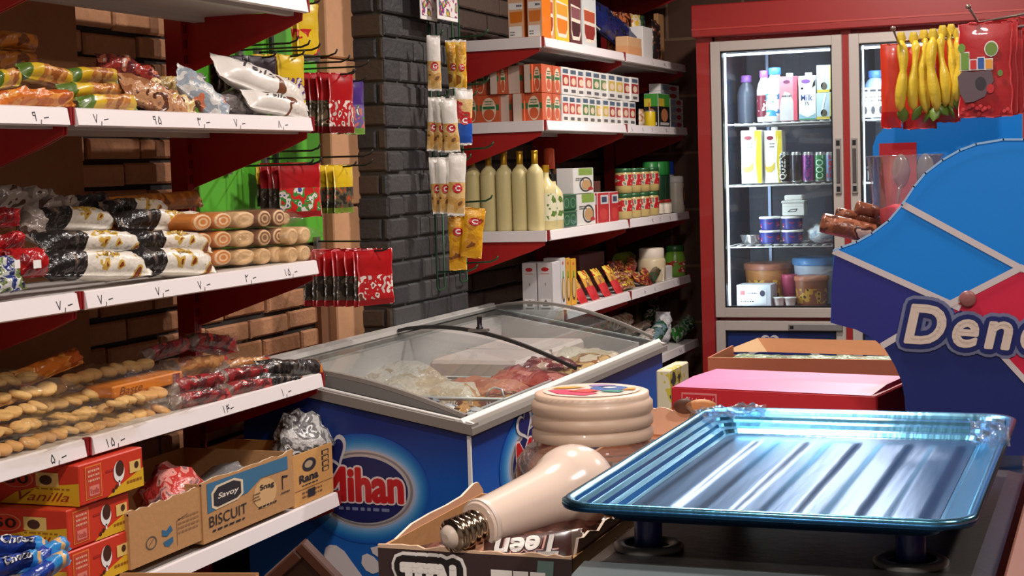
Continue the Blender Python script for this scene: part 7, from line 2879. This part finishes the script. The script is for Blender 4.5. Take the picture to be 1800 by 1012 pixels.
xl = dp(1470, 433)[0]
m.box(xl + .006, xr, SY + .0045, SB - .0005, tzz - .004, tzz, MT((40, 44, 110), .5))
m.box(xl + .006, xl + .010, SY + .0045, SY + .12, tzz - .075, tzz - .004, NVY)
m.box(dp(1600, 700)[0], dp(1600, 700)[0] + .004, SY + .0045, SB - .0005, CZ, tzz - .004, DNV)
part(m, 'inner_tray', ds)
m = MB()
p0, p1 = dp(1546, 272, SB - .01), dp(1611, 250, SB - .01)
m.box(p0[0], p1[0], SB - .012, SB - .009, tzz + .001, p1[1], MT((176, 30, 40), .45))
solo(m, 'red_card', 'red card standing behind the clear cup in the display stand', 'card')
# clear cup with spoons
cx, cy = at_y(1592, 420, SY + .10).x, SY + .10
hc = at_y(1592, 272, cy).z - tzz
t = empty('clear_cup', (cx, cy, tzz), 'clear plastic cup holding plastic spoons, behind the curve of the blue display', 'cup')
m = MB()
rc = .049
m.lathe([(rc * .72, .001), (rc * .74, .004), (rc * .78, hc * .2), (rc * .8, hc * .205), (rc * 1.0, hc - .004), (rc * 1.04, hc - .002), (rc * 1.04, hc), (rc * 1.0, hc)], (cx, cy, tzz), FILM((246, 240, 240), .10, .06, 0, 1, .8), 32, cap=False)
part(m, 'cup_wall', t)
SPN = FILM((226, 222, 216), .22, .1, 0, 1, .9)
for k, (dx, dy) in enumerate(((-.008, -.008), (.022, .01))):
    m = MB()
    bx, by = cx + dx, cy + dy
    m.tube([(bx - .004, by, tzz + .004), (bx, by, tzz + hc * .55), (bx + .002, by, tzz + hc * .68)], .0022, SPN, 6)
    m.M = TRS((bx + .004, by, tzz + hc * .84), 0, 0, 0) @ Matrix.Diagonal((1, .3, 1.7, 1))
    m.lathe([(.002, -.014), (.009, -.009), (.0125, 0), (.009, .009), (.002, .013)], (0, 0, 0), SPN, 16)
    m.M = Matrix.Identity(4)
    part(m, 'spoon', t)
m = MB()
m.lathe([(rc * .3, .006), (rc * .62, .006), (rc * .70, hc * .45), (rc * .3, hc * .5)], (cx, cy, tzz), MT((206, 56, 66), .35), 20)
part(m, 'red_filling', t)
CHB = PM([((120, 66, 44), 4), ((150, 90, 62), 2), ((84, 44, 32), 2), ((206, 170, 150), .5)], 40, .3, 86, .4)
for i, (pa_, pb_, r_, Y, lb) in enumerate([((1444, 391), (1540, 412), .0135, SY + .06, 'brown chocolate roll sticking out over the edge of the blue display'),
                                           ((1470, 374), (1545, 388), .0075, SY + .11, 'slim brown chocolate bar behind the big roll'),
                                           ((1506, 364), (1545, 374), .009, SY + .085, 'short brown chocolate bar on top of the pile'),
                                           ((1508, 380), (1550, 392), .007, SY + .09, 'short brown chocolate bar lying on the big roll'),
                                           ((1500, 398), (1560, 420), .011, SY + .10, 'dark chocolate roll under the others at the cup')]):
    a, b_ = at_y(pa_[0], pa_[1], Y), at_y(pb_[0], pb_[1], Y + .015)
    m = MB()
    L = (b_ - a).length
    m.lathe([(r_ * .5, -.001), (r_ * .92, .0), (r_, .003), (r_ * 1.0, L * .5), (r_ * .97, L - .003), (r_ * .6, L)], a, CHB, 16, b_ - a)
    solo(m, 'chocolate_bar', lb, 'chocolate', 'chocolate bars on the blue display')

# ---- candies hanging from a pole rack over the counter
HY = 2.24
pr_ = empty('candy_rack', (-.02, HY, CZ), 'metal candy rack with hooks above the blue display stand', 'rack')
STL = MT((150, 130, 120), .3, .6)
m = MB()
m.lathe([(.06, 0), (.06, .006), (.012, .012), (.012, .9)], (.02, HY + .03, CZ), STL, 16)
part(m, 'pole', pr_)
for (a, b_, tip) in (((1578, 74), (1812, 44), (1570, 50)), ((1720, 40), (1812, 22), (1702, 12))):
    p, q, e = at_y(a[0], a[1], HY), at_y(b_[0], b_[1], HY), at_y(tip[0], tip[1], HY - .03)
    m = MB()
    m.tube([(.02, HY + .03, q.z), q, p, e], .0021, STL, 7)
    m.lathe([(.001, -.003), (.0035, -.002), (.0035, .002), (.001, .003)], e, STL, 10)
    part(m, 'hook', pr_)
YC = MT((224, 192, 60), .28, coat=.4, bump=.15, bscale=60)
GRF = MT((96, 122, 44), .4)
for i, (x, yt, yb) in enumerate(((1584, 72, 198), (1606, 72, 196), (1624, 68, 200), (1640, 66, 196), (1657, 60, 188), (1672, 58, 192), (1684, 66, 180))):
    Y = HY - .012 + .006 * (i % 3)
    a, b_ = at_y(x, yt, Y), at_y(x + 3, yb, Y)
    h = a.z - b_.z
    t = empty('banana_candy', a, 'yellow banana shaped candy with a green leaf, %s from the left of the hook' % ORD[i], 'candy', 'yellow hanging candies')
    m = MB()
    pth, rad = [], []
    for k in range(13):
        q = k / 12
        pth.append((a.x + (b_.x - a.x) * q + .003 * math.sin(q * 5 + i), Y - .006 * math.sin(q * 3), a.z - h * q))
        rad.append(.0058 + .0018 * math.sin(i * 2 + q * 9) if q < .45 else .0048 + .0032 * math.sin(PI * (q - .4) / .6))
    rad[0] = .003
    rad[-1] = .0015
    m.tube(pth, rad, YC, 9)
    m.M = Matrix.Translation(V((a.x, Y, a.z + .003))) @ Matrix.Diagonal((1, .4, 1, 1))
    m.lathe([(.003, -.008), (.007, 0), (.004, .009)], (0, 0, 0), YC, 8)
    m.M = Matrix.Identity(4)
    part(m, 'yellow_tube', t)
    m = MB()
    m.M = TRS((b_.x + .003 * math.sin(i), Y, b_.z - .002), .4, .5 * math.sin(i * 2), i) @ Matrix.Diagonal((1, .35, 1, 1))
    m.lathe([(.001, -.012), (.007, -.006), (.008, .002), (.002, .012)], (0, 0, 0), GRF, 8)
    m.M = Matrix.Identity(4)
    part(m, 'green_leaf', t)
ORR = [MT((206, 60, 36), .3, coat=.3), MT((176, 24, 28), .3, coat=.3)]
for i, (a, b_, yt, yb, Y, lb) in enumerate([(1548, 1584, 78, 226, HY + .012, 'left'), (1586, 1646, 84, 228, HY + .018, 'middle'), (1645, 1688, 70, 216, HY + .024, 'right')]):
    x0, x1 = at_y(a, 150, Y).x, at_y(b_, 150, Y).x
    zt, zb = at_y(a, yt, Y).z, at_y(a, yb, Y).z
    m = MB()
    M = Matrix(((0, 1, 0, (x0 + x1) / 2), (0, 0, -1, Y), (1, 0, 0, (zt + zb) / 2), (0, 0, 0, 1)))
    M = Matrix(((0, -1, 0, (x0 + x1) / 2), (0, 0, -1, Y), (1, 0, 0, (zt + zb) / 2), (0, 0, 0, 1))) if M.to_3x3().determinant() < 0 else M
    pouch(m, M, zt - zb, x1 - x0, .007, bands((-.55, ORR[1]), (9, ORR[0])), 520 + i, .03, 16, 10, .2)
    solo(m, 'red_candy_bag', 'orange red candy bag behind the yellow candies, %s of three' % lb, 'candy', 'orange red bags on the hook')
RB = MT((176, 32, 36), .35, coat=.2, bump=.1, bscale=30)
for i in range(4):
    Y = HY - .02 + .012 * i
    a, b_ = 1684 + 16 * i, 1780 + 10 * i
    x0, x1 = at_y(a, 120, Y).x, at_y(b_, 120, Y).x
    zt, zb = at_y(1730, 40 - 2 * i, Y).z, at_y(1730, 206 - 2 * i, Y).z
    m = MB()
    M = Matrix(((0, 1, 0, (x0 + x1) / 2), (0, 0, -1, Y), (1, 0, 0, (zt + zb) / 2), (0, 0, 0, 1)))
    if M.to_3x3().determinant() < 0:
        M = Matrix(((0, -1, 0, (x0 + x1) / 2), (0, 0, -1, Y), (1, 0, 0, (zt + zb) / 2), (0, 0, 0, 1)))
    sgn = -1 if M[0][1] < 0 else 1
    pouch(m, M, zt - zb, x1 - x0, .007, RB, 530 + i, .03, 16, 10, .12)
    if i == 0:
        f = Face(m, (x0, Y - .0052, zb), (x1 - x0, 0, 0), (0, 0, zt - zb))
        f.N = V((0, -1, 0))
        PWH = MT((222, 214, 206), .4)
        for (u, v, w_, h_, c) in ((.05, .5, .17, .2, (110, 150, 60)), (.22, .5, .14, .12, (200, 50, 50)), (.36, .5, .14, .14, (50, 90, 160)), (.5, .5, .15, .12, (226, 150, 50))):
            f.rect(u, v, u + w_, v + h_, PWH, 1)
            f.rect(u + .015, v + .012, u + w_ - .015, v + h_ - .012, MT(c, .4), 2)
        f.ell(.62, .72, .13, .085, PWH, 1, 16)
        f.ell(.62, .72, .11, .07, MT((110, 140, 60), .4), 2, 16)
        f.ell(.08, .74, .07, .05, MT((110, 150, 60), .4), 2, 12)
        f.poly([(.0, .44), (.1, .5), (.3, .48), (.62, .5), (.66, .38), (.56, .3), (.5, .22), (.3, .17), (.14, .16), (.04, .26)], MT((96, 78, 84), .45), 2)
        f.ell(.42, .36, .1, .07, MT((50, 44, 50), .45), 3, 14)
        f.ell(.78, .46, .05, .035, MT((100, 130, 60), .4), 2, 10)
        f.ell(.6, .3, .07, .05, MT((190, 40, 44), .4), 3, 12)
        rr = random.Random(8)
        for q in range(22):
            f.ell(.04 + .92 * rr.random(), .03 + .1 * rr.random(), .035, .02, MT(((206, 60, 60), (150, 26, 30), (186, 40, 44))[q % 3], .35), 2 + q * .1, 10)
    w = ('frontmost', 'second', 'third', 'rearmost')[i]
    solo(m, 'red_candy_bag', '%s large red candy bag hanging at the upper right' % w, 'candy', 'large red bags on the hook')

# ---- red box right of the scale
m = MB()
zr = 1.165
pa_ = at_z(1765, 905, zr)
x0 = pa_.x + .016
t = empty('red_tray_box', (x0 + .1, 1.4, CZ), 'brownish red box with a wooden edge right of the scale', 'box')
m.box(x0, x0 + .3, 1.0, 1.9, CZ, zr - .02, MT((140, 40, 36), .45))
part(m, 'box_body', t)
m = MB()
m.rbox(x0 - .004, x0 + .012, 1.0, 1.9, zr - .02, zr, MT((120, 72, 54), .45), .002)
m.rbox(x0 + .022, x0 + .034, 1.0, 1.9, zr - .02, zr - .006, MT((130, 66, 50), .45), .002)
part(m, 'wooden_edge', t)

# ---- things below the shelf
p = at_y(527, 952, 2.60)
t = empty('brown_crate', (p.x, 2.62, 0), 'dark brown framed panel standing on its corner in front of the freezer', 'crate')
m = MB()
m.M = Matrix.Translation(V((p.x, 2.62, p.z))) @ Matrix.Rotation(.25, 4, 'Z') @ Matrix.Rotation(.12, 4, 'X') @ Matrix.Rotation(math.radians(49), 4, 'Y')
BW_ = MT((78, 44, 32), .45, mottle=.2, bscale=25)
S = .32
w = .022
# the top corner of the panel is the local origin; it runs along +x and -z
m.rbox(0, S, -.02, .012, -w, 0, BW_, .003)
m.rbox(0, w, -.02, .012, -S, -w - .0005, BW_, .003)
m.rbox(S - w, S, -.02, .012, -S, -w - .0005, BW_, .003)
m.rbox(w + .0005, S - w - .0005, -.02, .012, -S, -S + w, BW_, .003)
part(m, 'frame', t)
m2 = MB()
m2.M = m.M
m2.box(w, S - w, -.004, .004, -S + w, -w, MT((58, 32, 24), .5))
part(m2, 'panel', t)
# prop it on the floor
m = MB()
m.box(p.x - .12, p.x + .14, 2.60, 2.80, 0, p.z - .44, BW_)
part(m, 'plinth', t)
zq = .75
p0, p1 = at_z(212, 1006, zq), at_z(455, 1006, zq)
t = empty('low_carton', ((p0.x + p1.x) / 2, (p0.y + p1.y) / 2, 0), 'open cardboard carton cut off by the bottom edge below the shelf', 'carton')
m = MB()
m.M = Matrix.Translation(p0) @ Matrix.Rotation(math.atan2(p1.y - p0.y, p1.x - p0.x), 4, 'Z')
L = (p1 - p0).length
w = .004
m.box(0, L, -w, 0, -zq, 0, KRAFT)
m.box(0, L, -.26, -.26 + w, -zq, -.01, KRAFT)
m.box(0, w, -.26 + w, -w, -zq, -.004, KRAFT)
m.box(L - w, L, -.26 + w, -w, -zq, -.004, KRAFT)
m.box(w, L - w, -.26 + w, -w, -zq, -zq + w, KRAFT)
part(m, 'carton_body', t)
